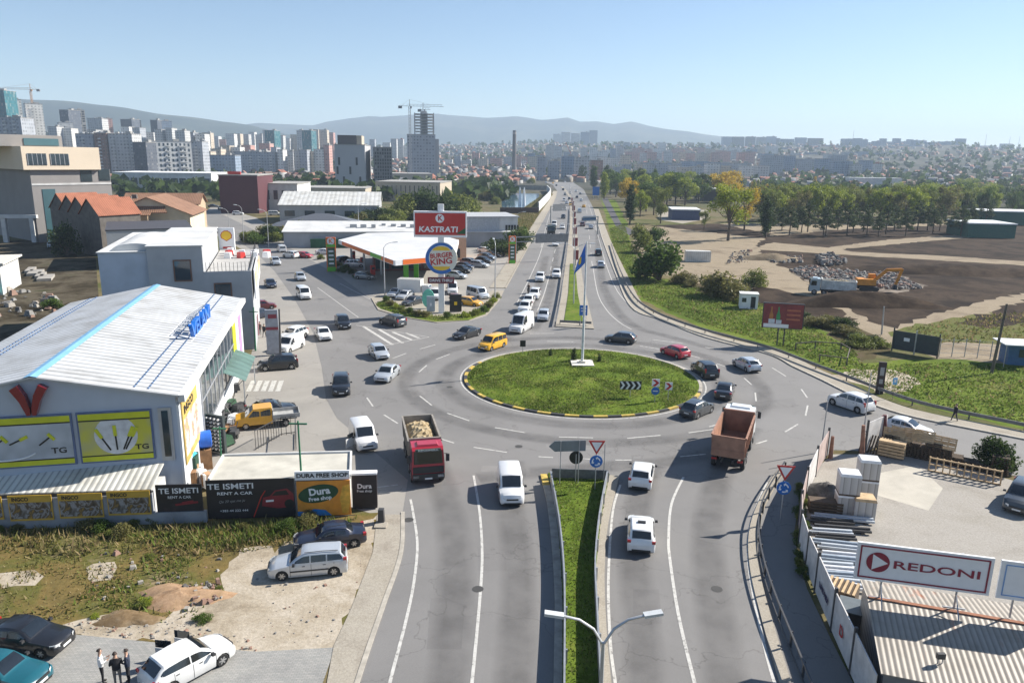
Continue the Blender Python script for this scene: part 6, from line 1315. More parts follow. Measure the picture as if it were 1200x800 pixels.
# billboard, cabins, containers on the right
o = thing('billboard', 'billboard with two bottles on a dark red ground, on the green field', 'billboard', gz(914, 405), R(-14)); MB().box((0, 0, 4.1), (5.2, .3, 3.4)).build('frame', DKST, o); MB().box((0, -.17, 4.1), (5.0, .05, 3.2)).build('picture', M('billboard red', (.20, .03, .03), .5, .3, 1.2), o)
for x, m in ((-1.5, M('amber glass print', (.4, .15, .03), .4)), (-.6, M('green glass print', (.03, .25, .08), .4))):
    b = MB(); b.add([(x + a, -.21, 3.1 + c_) for a, c_ in ((-.25, 0), (.25, 0), (.25, 1.1), (.09, 1.6), (.09, 2.2), (-.09, 2.2), (-.09, 1.6), (-.25, 1.1))], [tuple(range(8))]); b.build('bottle_picture', m, o)
b = MB().box((-.8, -.21, 2.75), (3.2, .03, .5)).build('white_band', WHP, o); MB().box((-1.4, -.215, 3.35), (.8, .02, .6)).box((-.5, -.215, 3.3), (.7, .02, .5)).build('ice_picture', M('print pale', (.55, .58, .62), .5), o)
for k in range(3): MB().box((1.3, -.21, 4.9 - k * .6), (1.7, .03, .22)).build('text_line', M('print orange', (.42, .12, .06), .5), o)
for x in (-.4, .4): MB().cyl((x, .1, 0), (x, .1, 2.6), .09, 8).build('leg', DKST, o)
o = thing('cabin', 'small white site cabin with an open dark door on the green field', 'cabin', gz(877, 362), R(-12)); MB().box((0, 1.1, 1.25), (2.9, 2.3, 2.4)).build('wall', WHP, o); MB().box((0, 1.1, 2.5), (3.1, 2.5, .15)).build('roof', WALLW, o); MB().box((.65, -.07, 1.15), (.75, .08, 1.9)).build('door', DARK, o); MB().box((-.8, -.07, 1.5), (.7, .06, .7)).build('window', WIN, o)
o = thing('site_container', 'white container on the pale dirt of the demolition site', 'container', gz(818, 307), R(-4)); MB().box((0, 1.2, 1.3), (6.0, 2.4, 2.6)).build('body', ribbed('white container sides', (.66, .66, .63), .5, 0, .85), o); MB().box((2.96, 1.2, 1.3), (.1, 2.1, 2.3)).build('door', WALLG, o)
ga, gb = gz(1045, 411), gz(1098, 420); d = gb - ga; o = thing('site_gate', 'pair of dark sheet metal gates before the demolition site', 'gate', ga, math.atan2(d.y, d.x)); L = d.length
for k in (0, 1): MB().box((L * (.25 + .5 * k), 0, 1.55), (L * .48, .07, 2.5)).build('leaf', M('dark grey sheet', (.035, .045, .05), .6, .2), o)
for k in (0, .5, 1): MB().cyl((L * k, -.08, 0), (L * k, -.08, 3.2), .09, 8).build('post', STEEL if k == .5 else DKST, o)
MB().box((L * .3, -.05, 1.8), (.7, .03, .45)).build('notice', WHP, o)
fpts = g2([(1100, 418), (1130, 418), (1160, 421), (1200, 427), (1260, 436)]); o = thing('wire_fence', 'wire fence on steel posts right of the dark gates', 'fence', fpts[0]); b = MB()
for z in (.5, 1.1, 1.7, 2.2):
    for a, c_ in zip(fpts, fpts[1:]): b.obox(a - fpts[0] + Vector((0, 0, z)), c_ - fpts[0] + Vector((0, 0, z)), .03, .03)
b.build('wires', STEEL, o)
for a, c_ in zip(fpts, fpts[1:]):
    for t in (0, .5): q = a.lerp(c_, t) - fpts[0]; MB().cyl((q.x, q.y, 0), (q.x, q.y, 2.4), .06, 6).build('post', STEEL, o)
o = thing('blue_hut', 'blue hut with a white awning at the right edge', 'hut', gz(1196, 428), R(-10)); MB().box((0, 1.2, 1.2), (3.2, 2.4, 2.4)).build('wall', M('hut blue', (.04, .12, .26), .6), o); MB().box((-.4, .6, 2.75), (4.4, 3.8, .12)).build('roof', WHP, o); MB().box((.3, -.05, 1.5), (1.4, .1, 1.0)).build('window', WIN, o)
for x in (-2.4, 1.6): MB().cyl((x, -1.1, 0), (x, -1.1, 2.7), .05, 6).build('post', STEEL, o)
o = thing('dark_totem', 'narrow black totem sign beside the east road', 'sign', gz(1030, 461), R(-15)); MB().box((0, 0, 1.75), (.75, .3, 3.5)).build('board', M('totem brown black', (.03, .018, .018), .5), o); MB().box((0, -.17, 2.5), (.4, .03, .9)).box((0, -.17, 1.4), (.35, .03, .5)).build('pale_marks', M('print grey', (.3, .3, .3)), o)
o = thing('bus_stop_sign', 'small blue and white stop sign behind the east guard rail', 'traffic sign', gz(1046, 468)); MB().box((0, 0, 2.0), (.45, .05, .75)).build('panel', M('sign light blue', (.15, .4, .65), .4), o); MB().cyl((0, .04, 0), (0, .04, 2.9), .035, 8).build('post', M('pale yellow post', (.6, .5, .3)), o); MB().box((0, -.03, 2.05), (.2, .02, .3)).build('symbol', WHP, o)
wf = g2([(932, 410), (955, 408), (985, 410), (995, 416), (992, 428), (960, 424)]); o = thing('timber_barrier', 'low dark timber barrier round a worn patch by the guard rail', 'fence', wf[0]); b = MB()
for a, c_ in zip(wf, wf[1:]): b.obox(a - wf[0] + Vector((0, 0, .9)), c_ - wf[0] + Vector((0, 0, .9)), .1, .12)
b.build('bar', WOOD, o)
for q in wf: q = q - wf[0]; MB().box((q.x, q.y, .5), (.14, .14, 1.0)).build('post', WOOD, o)
# demolition site rubble
rg = np.random.default_rng(2)
def rubble(name, poly, n, s0, s1, mats, seed, zh=.0):
    rg = np.random.default_rng(seed); P = [(p.x, p.y) for p in g2(poly)]; lo, hi = np.min(P, 0), np.max(P, 0); b = MB(); k = 0
    while k < n:
        x, y = rg.uniform(lo, hi)
        if not inpoly(np.array([x]), np.array([y]), P)[0]: continue
        s = rg.uniform(s0, s1) * (rg.random() ** 2 + .35); b.box((x, y, s * .25 + rg.random() * zh), (s * rg.uniform(.6, 1.6), s, s * rg.uniform(.4, .9)), rg.random() * 3, int(rg.integers(len(mats))), rg.uniform(.4, .9)); k += 1
    tag(b.build(name, mats), kind='stuff')
RB = [M('rubble grey', (.20, .195, .185), .9), M('rubble pale', (.30, .275, .24), .9), M('rubble brick', (.26, .16, .12), .9), M('rubble dark', (.10, .095, .09), .9)]
rubble('rubble', [(926, 318), (950, 312), (1010, 320), (1050, 322), (1080, 338), (1060, 340), (1010, 338), (960, 334)], 2600, .15, .7, RB, 1, .35); rubble('rubble', [(955, 304), (975, 300), (992, 310), (965, 313)], 360, .25, 1.0, RB, 2, 1.1); rubble('rubble', [(860, 296), (880, 294), (876, 308), (850, 310)], 120, .2, .7, RB, 3, .5); rubble('rubble', [(900, 300), (940, 300), (940, 308), (905, 308)], 260, .2, .8, RB, 13, .2)
rubble('rubble', [(55, 735), (130, 722), (210, 730), (300, 750), (300, 762), (190, 752), (80, 741)], 260, .03, .16, RB[:3], 4); rubble('rubble', [(300, 650), (430, 650), (400, 750), (300, 755)], 160, .03, .13, RB[:3], 5); rubble('rubble', [(120, 640), (260, 655), (250, 720), (100, 700)], 60, .06, .35, RB, 6); rubble('rubble', [(214, 690), (258, 683), (262, 702), (222, 712)], 160, .05, .25, RB[1:], 7, .2); rubble('rubble', [(-120, 330), (60, 345), (70, 372), (-120, 385)], 160, .3, 1.6, RB, 8, .3)
def mound(name, lab, c, rx_, ry_, h, mat, seed, cat='mound'):
    rg = random.Random(seed); b = MB(); n, m = 22, 6; vs = [(0, 0, h)]; fs = []
    for j in range(1, m + 1):
        for i in range(n):
            t = 2 * math.pi * i / n; q = j / m; k = 1 + .18 * math.sin(3 * t + seed) + .1 * math.sin(7 * t); vs.append((rx_ * q * k * math.cos(t), ry_ * q * k * math.sin(t), max(-.02, h * (1 - q ** 1.5) + rg.uniform(-.12, .12) * h * (q < 1)) if q < 1 else -.03))
    for i in range(n): fs.append((0, 1 + i, 1 + (i + 1) % n))
    for j in range(m - 1):
        for i in range(n): fs.append((1 + j * n + i, 1 + (j + 1) * n + i, 1 + (j + 1) * n + (i + 1) % n, 1 + j * n + (i + 1) % n))
    o = b.add(vs, fs).build(name, mat, loc=(c.x, c.y, .01), smooth=70); return tag(o, lab, cat)
mound('earth_mound', 'low heap of reddish earth on the vacant lot', gz(212, 699), 2.6, 1.3, .4, ground_mat('reddish earth', [(.22, .13, .07), (.36, .24, .15), (.28, .19, .11)], .8, 5, 1), 1); mound('earth_mound', 'dark low heap of earth nearest the paved lot', gz(150, 725), 1.8, .8, .3, ground_mat('brown earth', [(.12, .08, .04), (.20, .14, .08), (.26, .2, .13)], .8, 5, 1), 2); mound('soil_mound', 'long bank of black soil under the excavator', gz(1010, 356), 14, 5, 2.2, SOIL, 3); mound('soil_mound', 'bank of dark soil behind the rubble', gz(1120, 318), 30, 9, 1.6, SOIL, 4); mound('soil_mound', 'grey brown heap left of the white lorry', gz(905, 304), 8, 4, 1.5, ground_mat('grey earth', [(.12, .09, .06), (.2, .16, .11), (.26, .21, .15)], .3, 3, 1), 5)
# ---------------------------------------------------------------- builders yard
def fencerun(pts, lab, h, mat, panels=True, seed=1, nm='hoarding'):
    pts = g2(pts); o = thing(nm, lab, 'fence', pts[0]); o_ = pts[0]
    for i, (a, c_) in enumerate(zip(pts, pts[1:])):
        d = c_ - a; rz = math.atan2(d.y, d.x); m_ = (a + c_) / 2 - o_
        MB().box((m_.x, m_.y, h / 2 + .15), (d.length - .12, .06, h), rz).build('panel', mat[i % len(mat)], o); q = a - o_; MB().box((q.x, q.y, h / 2 + .2), (.14, .14, h + .4)).build('post', DKST, o)
    return o
FCW = M('white hoarding sheet', (.56, .54, .52), .6, .22, 1.2); FCP = M('dusty pink hoarding', (.40, .31, .28), .7, .3, .9)
hf = fencerun([(968, 535), (955, 558), (943, 585), (936, 615), (936, 640), (944, 668), (955, 694), (974, 740), (996, 790), (1020, 845)], 'run of dusty hoarding panels along the street side of the yard', 2.2, [FCP, FCW, FCP, FCP, FCW, FCW, FCW, FCW, FCW])
for a, b_, s_ in (((955, 694), (974, 740), 'LINDNER'), ((974, 740), (996, 790), 'D')):
    p0, p1 = gz(*a), gz(*b_); d = p1 - p0; m_ = (p0 + p1) / 2 - pts0 if False else (p0 + p1) / 2 - g2([(968, 535)])[0]; rz = math.atan2(d.y, d.x)
    text(s_, .42 if len(s_) > 1 else .8, M('navy print', (.04, .03, .08), .5) if len(s_) > 1 else REDP, hf, (m_.x - math.sin(rz) * -.05 - .05, m_.y - .02, 1.15), (R(90), 0, rz), sx=1.1, off=.01)
fencerun([(1013, 531), (1036, 520)], 'single white hoarding panel at the right of the yard gate', 2.6, [FCW]); post(1010, 533, 1012, 498, .18, M('rusty gatepost', (.24, .12, .08), .8, .3), 'gatepost', 'rusty thick post at the right of the yard gate', 'post'); post(1036, 522, 1037, 486, .2, M('dark red gatepost', (.12, .04, .04), .8, .3), 'gatepost', 'dark red post between hoarding and pallets', 'post'); post(973, 537, 976, 511, .16, M('rusty gatepost', (.24, .12, .08), .8, .3), 'gatepost', 'rusty post ending the street hoarding', 'post')
PAL = M('pallet wood', (.46, .33, .19), .85, .3, 2); PALD = M('dark pallet wood with painted shade', (.085, .06, .04), .9, .35, 2)  # dark tone: the stacks' shaded near side is put into the wood colour
def pallet_mesh(mat):
    b = MB()
    for z in (.02, .13):
        for k in range(6 if z > .1 else 3): b.box((0, -.45 + k * (.18 if z > .1 else .45), z), (1.2, .13 if z > .1 else .14, .025))
    for x in (-.53, 0, .53): b.box((x, 0, .075), (.10, 1.0, .085))
    return mesh_of(b, 'pallet', mat)
PM = [pallet_mesh(PAL), pallet_mesh(PALD)]; rg = random.Random(9); k = 0
a, b_ = G(1040, 529), G(1180, 558)
for i in range(11):
    c = a.lerp(b_, (i + .5) / 11)
    for j in range(rg.randint(7, 10) if i not in (6, 7, 8, 9) else rg.randint(4, 6)):
        o = link('pallet', PM[0 if i == 1 and j > 5 else 1], None, (c.x + rg.uniform(-.05, .05), c.y + rg.uniform(-.05, .05) + .3, .02 + j * .155)); o.rotation_euler.z = math.atan2((b_ - a).y, (b_ - a).x) + rg.uniform(-.05, .05); tag(o, 'wooden pallet in the long row of stacks by the east road', 'pallet', 'stacked pallets along the yard')
dx_ = math.atan2((b_ - a).y, (b_ - a).x)
for i in range(9):
    c = a.lerp(b_, .02 + i * .062); o = link('pallet', PM[0], None, (c.x, c.y + .2, 1.6 + rg.uniform(0, .3))); o.rotation_euler = (R(70 + rg.uniform(-12, 12)), 0, dx_ + rg.uniform(-.2, .2)); tag(o, 'pale pallet leaning on top of the stacks', 'pallet', 'pale pallets tilted on the stacks')
c = gz(1129, 560); o = thing('timber_rack', 'pale timber lattice rack standing in front of the pallet stacks', 'rack', c, dx_ + R(2)); b = MB()
for z in (.08, .6, 1.15): b.box((0, 0, z), (5.0, .10, .10))
for k in range(11): b.box((-2.45 + k * .49, .1, .62), (.10, .12, 1.2))
b.build('lattice', PAL, o)
o = thing('timber_crate', 'slatted timber crate at the left end of the pallet stacks', 'crate', gz(1044, 535), dx_); b = MB(); [b.box((0, 0, .25 + k * .27), (2.0, 1.0, .2)) for k in range(5)]; b.build('slats', PAL, o)
o = thing('timber_bundle', 'leaning bundle of thin timber boards beside the crate', 'timber', gz(1025, 531), dx_); b = MB(); [b.obox((-1.2 + k * .22, -.3, 0), (-1.0 + k * .22, .3, 1.5), .12, .05) for k in range(11)]; b.build('boards', PALD, o)
WRAP = PAT('wrapped blocks', lambda nt, b: (lambda tc, so: (nt.links.new(tc.outputs['Object'], so.inputs[0]), nt.links.new(ramp(nt, math_(nt, 'FRACT', math_(nt, 'MULTIPLY', so.outputs[0], 2.4)), [(0, (.20, .19, .18)), (.12, (.36, .35, .33)), (.9, (.46, .45, .44)), (1, (.22, .21, .2))]), b.inputs['Base Color'])))(N(nt, 'ShaderNodeTexCoord'), N(nt, 'ShaderNodeSeparateXYZ')))
WCAP = M('white plastic hood', (.70, .70, .69), .35, .12, 3)
for k, (x, y, z, l) in enumerate([(990, 601, 0, 'front left, carrying another'), (1010, 606, 0, 'front right with an open top'), (1013, 583, 0, 'back right, carrying another'), (996, 578, 0, 'back left'), (990, 601, 1.3, 'upper one at the front left'), (1013, 583, 1.3, 'upper one at the back right')]):
    p = G(x, y); o = thing('block_stack', 'white hooded stack of concrete blocks, ' + l, 'block stack', (p.x, p.y, z * 1.18 + .12), R(-12), 'wrapped blocks in the yard'); o.scale = (1.1, 1.1, 1.18); MB().box((0, 0, .58), (1.25, 1.1, 1.1)).build('blocks', WRAP, o); MB().box((0, 0, 1.19), (1.3, 1.15, .16), 0, 0, .9).build('hood', WCAP if 'open' not in l else PAL, o); MB().box((0, 0, -.03), (1.25, 1.1, .1)).build('pallet', PALD, o)
mound('gravel_heap', 'dark gravel heap against the hoarding beside the block stacks', gz(968, 583), 1.6, 2.4, 1.1, ground_mat('dark gravel', [(.05, .048, .045), (.12, .115, .11), (.2, .19, .18)], 1.2, 8, 1), 6, 'heap')
o = thing('dark_crate', 'low dark slatted crate before the gravel heap', 'crate', gz(966, 600), R(-12)); b = MB(); [b.box((0, 0, .2 + k * .22), (2.2, .9, .17)) for k in range(4)]; b.build('slats', PALD, o)
rg = random.Random(12)
PIPE = M('pale grey pipe', (.42, .46, .50), .45, .12, 1)
p0 = gz(975, 612)
for k in range(14):
    t = (k + rg.uniform(-.25, .25)) / 13; p = G(964 + 10 * t + rg.uniform(-9, 9), 608 + 80 * t); L = rg.uniform(2.4, 5.0); dk_ = k in (1, 2, 4)
    o = thing('pipe_bundle', 'pale steel profiles laid across the yard in a row' if not dk_ else 'dark steel profiles lying among the pale ones', 'steel profiles', (p.x, p.y, .0), R(-9 + rg.uniform(-3, 3)), 'steel profiles in the yard')
    b = MB()
    for j in range(3): b.box((L / 2 - 1 + .1 * j, j * .19 - .19, .22 + .12 * (j % 2)), (L - .3 * j, .17, .15))
    b.build('profiles', DKST if dk_ else [PIPE, M('white profiles', (.55, .57, .6), .4), M('blue grey profiles', (.26, .31, .37), .45)][k % 3], o); b = MB(); [b.box((x, 0, .07), (.12, .7, .14)) for x in (-.5, L - 1.6)]; b.build('bearers', PALD, o)
o = thing('pallet_pile', 'pale slatted pallet on a dark block by the fence beside the red sign board', 'pallet', gz(985, 704), R(-35)); b = MB(); [b.box((-.7 + k * .28, 0, 1.0), (.13, 1.5, .05)) for k in range(6)]; b.build('slats', PAL, o); MB().box((0, 0, .5), (1.6, 1.4, .9)).build('block', PALD, o)
o = thing('dark_table', 'dark sheet metal lid beside the corrugated shed', 'box', gz(1001, 735), R(-25)); MB().box((0, 0, .6), (1.5, 1.4, 1.2)).build('box', DKST, o); MB().box((0, 0, 1.24), (1.7, 1.6, .06)).build('lid', M('slate lid', (.10, .12, .13), .5), o)
# corrugated shed with the red sign board
z_e, z_r = 2.7, 3.15; sp = [G(1012, 681, z_e), G(1250, 722, z_e), G(1250, 728, z_r), G(1040, 703, z_r)]
A_ = G(1012, 681, z_e); B_ = G(1240, 719, z_e); d = B_ - A_; Fs = Frame(A_, math.degrees(math.atan2(d.y, d.x))); shd = Fs.thing('corrugated_shed', 'rusty corrugated shed under the red bordered sign board', 'shed')
ry = Fs.flat(1040, 703, z_r)[1]; fy = Fs.flat(1043, 785, z_e)[1]; w = d.length; RC = ribbed('rusty corrugated roof', (.34, .305, .26), .26, 0, .6, .6, (1.1, .22, 1))
b = MB()
for (y0, z0), (y1, z1) in (((.2, z_e), (ry, z_r)), ((ry, z_r), (fy - .2, z_e - .1))): b.add([(-.15, y0, z0), (w, y0, z0), (w, y1, z1), (-.15, y1, z1), (-.15, y0, z0 - .06), (w, y0, z0 - .06), (w, y1, z1 - .06), (-.15, y1, z1 - .06)], [(3, 2, 1, 0), (4, 5, 6, 7), (0, 4, 7, 3), (1, 2, 6, 5), (0, 1, 5, 4), (2, 3, 7, 6)])
b.build('roof', RC, shd); MB().add([(0, y, z) for y, z in ((0, 0), (fy, 0), (fy, z_e - .16), (ry, z_r - .08), (0, z_e - .06))] + [(w - .2, y, z) for y, z in ((0, 0), (fy, 0), (fy, z_e - .16), (ry, z_r - .08), (0, z_e - .06))], [(0, 1, 2, 3, 4), (9, 8, 7, 6, 5), (1, 6, 7, 2), (0, 4, 9, 5)]).build('wall', ribbed('grey shed wall', (.22, .23, .25), .4, 1, .8), shd)
MB().obox((-.1, ry, z_r + .03), (w, ry, z_r + .03), .22, .05).build('ridge_cap', M('rust', (.26, .11, .06), .9, .4, 2), shd)
def signboard(corners, lab, border, red):
    (ax, ay), (bx_, by_) = corners; p0, p1 = G(ax, ay, z_r + 1.0), G(bx_, by_, z_r + 1.0); d = p1 - p0; o = thing('sign_board', lab, 'sign', (p0.x, p0.y, z_r + 1.0), math.atan2(d.y, d.x)); L = d.length
    return o, L
o, L = signboard(((1000, 676), (1158, 697)), 'long white sign board with a dark red border on the shed roof', None, True); h = 1.95
MB().box((L / 2, 0, h / 2), (L, .12, h)).build('board', WHP, o); MAR = M('maroon letters', (.24, .015, .04), .45, .05); b = MB()
for x, z, w_, h_ in ((L / 2, .16, L - .3, .07), (L / 2, h - .16, L - .3, .07), (.18, h / 2, .07, h - .3), (L - .18, h / 2, .07, h - .3)): b.box((x, -.07, z), (w_, .03, h_))
b.build('border', MAR, o); b = MB(); b.disc((L * .165, -.085, h * .52), (0, -1, 0), h * .27, 28); dsc = b.build('red_disc', MAR, o); b = MB(); b.add([(L * .165 + x, -.095, h * .52 + z) for x, z in ((-h * .13, h * .21), (h * .23, 0), (-h * .13, -h * .21))], [(0, 1, 2)]); b.build('white_triangle', WHP, dsc)
text('REDONI', h * .29, MAR, o, (L * .60, -.08, h * .50), (R(90), 0, 0), fit=L * .63, off=.006)
b = MB()
for x in (L * .22, L * .78): b.cyl((x, .1, -1.02), (x, .1, h), .05, 8).obox((x, .1, -.2), (x - .1, -1.0, -1.0), .05, .05).obox((x - .5, .1, -.97), (x + .5, .1, -.97), .06, .06)
b.build('support', STEEL, o)
o2_, L2 = signboard(((1166, 699), (1260, 712)), 'white sign board with a thin blue border at the right edge', None, False); MB().box((L2 / 2, 0, h / 2), (L2, .12, h)).build('board', WHP, o2_); b = MB()
for x, z, w_, h_ in ((L2 / 2, .2, L2 - .4, .05), (L2 / 2, h - .2, L2 - .4, .05), (.22, h / 2, .05, h - .4)): b.box((x, -.07, z), (w_, .03, h_))
b.build('border', M('pale blue line', (.2, .35, .6), .5), o2_); MB().cyl((.8, .1, -1.02), (.8, .1, h), .05, 8).build('support', STEEL, o2_)
q = G(1101, 778, z_e); o = thing('floodlight', 'small black floodlight on a bracket on the shed roof', 'lamp', (q.x, q.y, z_e - .02), 0); MB().box((0, 0, .45), (.35, .16, .26)).build('lamp_head', DKST, o); MB().cyl((-.1, 0, 0), (-.1, 0, .4), .025, 6).cyl((.1, 0, 0), (.1, 0, .4), .025, 6).build('bracket', STEEL, o)
o = thing('litter_bin', 'small black bin on a pale slab at the pavement', 'bin', gz(447, 612)); MB().box((0, 0, .5), (.45, .45, 1.0), 0, 0, .8).build('bin', DKST, o); MB().box((.05, -.5, .06), (.8, .8, .12)).build('slab', CONC, o)
pp = g2([(300, 527), (330, 510), (347, 508), (347, 527)]); o = thing('wrought_gate', 'dark wrought fence with a sunburst gate behind the kiosk', 'fence', pp[0]); b = MB()
for a, c_ in zip(pp, pp[1:]):
    n = max(2, int((c_ - a).length / .35))
    for k in range(n + 1): q = a.lerp(c_, k / n) - pp[0]; b.obox(q, q + Vector((0, 0, 1.7)), .04, .04)
    for z in (.15, 1.7): b.obox(a - pp[0] + Vector((0, 0, z)), c_ - pp[0] + Vector((0, 0, z)), .06, .06)
b.build('bars', DKST, o)
# ---------------------------------------------------------------- people
SKIN = M('skin', (.45, .28, .20), .6, .05); HAIR = M('dark hair', (.03, .02, .015), .7)
def person(lab, pos, rz, top, trous, arms='down', stride=.0, seat=False, group=None, vest=None):
    """one continuous skinned body, coloured by region"""
    p = pos if hasattr(pos, 'z') else gz(*pos); root = thing('person', lab, 'person', (p.x, p.y, .012), rz, group)
    V = [(0, 0, .98), (0, 0, 1.22), (0, 0, 1.44), (0, .0, 1.54), (0, .02, 1.66), (0, .02, 1.75)]; rad = [.15, .145, .13, .055, .095, .085]; E_ = [(0, 1), (1, 2), (2, 3), (3, 4), (4, 5)]
    fing = []
    for s in (-1, 1):
        st_ = stride * s
        if seat: leg = [(s * .11, 0, .95), (s * .16, .42, .92), (s * .17, .40, .45), (s * .17, .55, .42)]
        else: leg = [(s * .10, 0, .90), (s * .11, st_ * .5 + .02, .50), (s * .11, st_, .09), (s * .13, st_ + .17, .04)]
        b0 = len(V); V += leg; rad += [.10, .062, .045, .04]; E_ += [(0, b0), (b0, b0 + 1), (b0 + 1, b0 + 2), (b0 + 2, b0 + 3)]
        if arms == 'phone' or seat: arm = [(s * .20, 0, 1.42), (s * .26, .02, 1.16), (s * .14, .28, 1.22), (s * .10, .34, 1.26)]
        elif arms == 'fold': arm = [(s * .20, 0, 1.42), (s * .27, -.02, 1.16), (s * .06, .22, 1.16), (s * -.02, .22, 1.18)]
        else: arm = [(s * .20, 0, 1.42), (s * .25, -st_ * .25, 1.16), (s * .26, -st_ * .45 + .04, .92), (s * .26, -st_ * .5 + .06, .85)]
        b0 = len(V); V += arm; rad += [.06, .046, .034, .03]; E_ += [(2, b0), (b0, b0 + 1), (b0 + 1, b0 + 2), (b0 + 2, b0 + 3)]; fing.append((Vector(arm[3]), (Vector(arm[3]) - Vector(arm[2])).normalized()))
    me = bpy.data.meshes.new('body'); me.from_pydata(V, E_, []); o = bpy.data.objects.new('body', me); C.objects.link(o)
    o.modifiers.new('s', 'SKIN'); 
    for i, sv in enumerate(me.skin_vertices[0].data): sv.radius = (rad[i] * (1.25 if i in (0, 1, 2) else 1), rad[i]); sv.use_root = i == 0
    o.modifiers.new('u', 'SUBSURF').levels = 1; bpy.context.view_layer.update()
    m2 = bpy.data.meshes.new_from_object(o.evaluated_get(bpy.context.evaluated_depsgraph_get())); bpy.data.objects.remove(o)
    b = MB(); b.v = [tuple(v.co) for v in m2.vertices]; b.f = [tuple(f.vertices) for f in m2.polygons]; b.m = []
    for f in m2.polygons:
        c = f.center; hand = any((c - q).length < .11 for q, _ in fing)
        b.m.append(0 if (c.z > 1.50 or hand) else (1 if c.z > .96 and not (seat and abs(c.x) < .3 and c.y > .2 and c.z < 1.02) else (3 if c.z < .10 and not seat else 2)))
    for q, d in fing:   # five fingers
        sd_ = d.cross(Vector((0, 1, 0)) if abs(d.y) < .8 else Vector((0, 0, 1))).normalized()
        for k in range(4): a = q + sd_ * (.018 * (k - 1.5)); b.tube([a, a + d * .05, a + d * (.085 - .008 * abs(k - 1.3)) + Vector((0, .015, -.01))], [.009, .008, .006], 5)
        a = q - sd_ * .03; b.tube([a - d * .03, a - sd_ * .025 + d * .01, a - sd_ * .02 + d * .04], [.010, .009, .007], 5)
    b.m += [0] * (len(b.f) - len(b.m))
    b.tube([(0, .10, 1.70), (0, .135, 1.675)], [.012, .016], 5, 0)
    for s in (-1, 1): b.box((s * .036, .112, 1.715), (.028, .012, .012), 0, 3); b.box((s * .098, .02, 1.70), (.02, .04, .06), 0, 0)
    b.box((0, .112, 1.635), (.05, .012, .010), 0, 4)
    shoe = M('dark shoes', (.03, .025, .02), .6); b.build('body', [SKIN, top, trous, shoe, M('lips', (.35, .13, .11), .6)], root, smooth=70)
    h = MB(); vs = []; n = 12
    for j in range(6):
        ph = R(90 - j * 19)
        for i in range(n): t = 2 * math.pi * i / n; vs.append((.098 * math.cos(ph) * math.cos(t), .015 + .112 * math.cos(ph) * math.sin(t) - (.02 if j > 2 else 0), 1.725 + .10 * math.sin(ph)))
    fs = [(j * n + i, (j + 1) * n + i, (j + 1) * n + (i + 1) % n, j * n + (i + 1) % n) for j in range(5) for i in range(n) if not (j >= 3 and 1 <= i <= 4)]
    h.add(vs, fs).build('hair', HAIR, root, smooth=80)
    if vest: MB().tube([(0, 0, 1.0), (0, 0, 1.2), (0, 0, 1.42)], [.185, .19, .19], 14, 0, False).build('vest', vest, root)
    return root
BLKC, NVC, WSH, GRT = M('black cloth', (.015, .015, .018), .9), M('navy cloth', (.02, .028, .05), .9), M('white shirt', (.66, .66, .66), .85), M('grey trousers', (.18, .16, .14), .9)
person('person in a white shirt and black trousers looking down at a phone', (121, 800), R(-60), WSH, BLKC, 'phone'); person('person in a black vest and grey trousers, seen from behind', (139, 804), R(25), BLKC, GRT, 'fold'); person('person in a dark jacket at the back corner of the white hatchback', (152, 800), R(110), NVC, BLKC, 'fold')
person('person in dark clothes walking along the east pavement behind the guard rail', (1118, 494), R(100), BLKC, NVC, 'down', .26); person('person in dark clothes walking in front of the grey building', (310, 395), R(170), BLKC, BLKC, 'down', .22); person('person standing close to the wall of the grey building', (305, 392), R(170), GRT, BLKC)
p = G(619.5, 344); person('rider in black sitting on the motorcycle beside the queue', Vector((p.x, p.y + .25, 0)), R(-190), BLKC, BLKC, 'phone', 0, True)
# ---------------------------------------------------------------- trees and shrubs
BARK = M('bark', (.10, .075, .055), .95, .3, 3)
LV = {'green': leaf_mat('leaves green', [(.03, .055, .010), (.065, .11, .018), (.105, .155, .026)]), 'dark': leaf_mat('leaves dark', [(.016, .03, .010), (.036, .06, .016), (.065, .098, .024)]),
      'olive': leaf_mat('leaves olive', [(.06, .078, .016), (.13, .155, .03), (.21, .23, .05)]), 'lime': leaf_mat('leaves lime', [(.09, .125, .014), (.19, .235, .025), (.30, .33, .04)]),
      'gold': leaf_mat('leaves gold', [(.20, .14, .012), (.42, .29, .02), (.55, .40, .04)]), 'brown': leaf_mat('leaves brown', [(.075, .065, .025), (.14, .13, .045), (.21, .20, .065)]), 'pine': leaf_mat('needles', [(.022, .036, .014), (.045, .068, .024), (.075, .10, .036)])}
def leaves(cl, n, size, seed, flat=1.):
    """leaf clumps: small quads through each (centre, radius) cluster, thicker towards its shell"""
    rg = np.random.default_rng(seed); V = []
    w = np.array([c[3] ** 2 for c in cl]); cnt = np.maximum(8, (n * w / w.sum()).astype(int))
    for (x, y, z, r), k in zip(cl, cnt):
        d = rg.normal(size=(k, 3)); d /= np.linalg.norm(d, axis=1)[:, None]; q = r * rg.random(k) ** .45; lump = 1 + .28 * np.sin(d[:, 0] * 5 + x) * np.sin(d[:, 1] * 4 + y * 2 + d[:, 2] * 3)
        P = np.array([x, y, z]) + d * (q * lump)[:, None] * np.array([1, 1, flat])
        a = rg.normal(size=(k, 3)); a /= np.linalg.norm(a, axis=1)[:, None]; b = np.cross(a, rg.normal(size=(k, 3))); b /= np.linalg.norm(b, axis=1)[:, None]
        s = (size * rg.uniform(.6, 1.4, k))[:, None]; V.append(np.stack([P - a * s, P + b * s * .6, P + a * s, P - b * s * .6], 1))
    V = np.concatenate(V).reshape(-1, 3); return V, np.arange(len(V)).reshape(-1, 4)
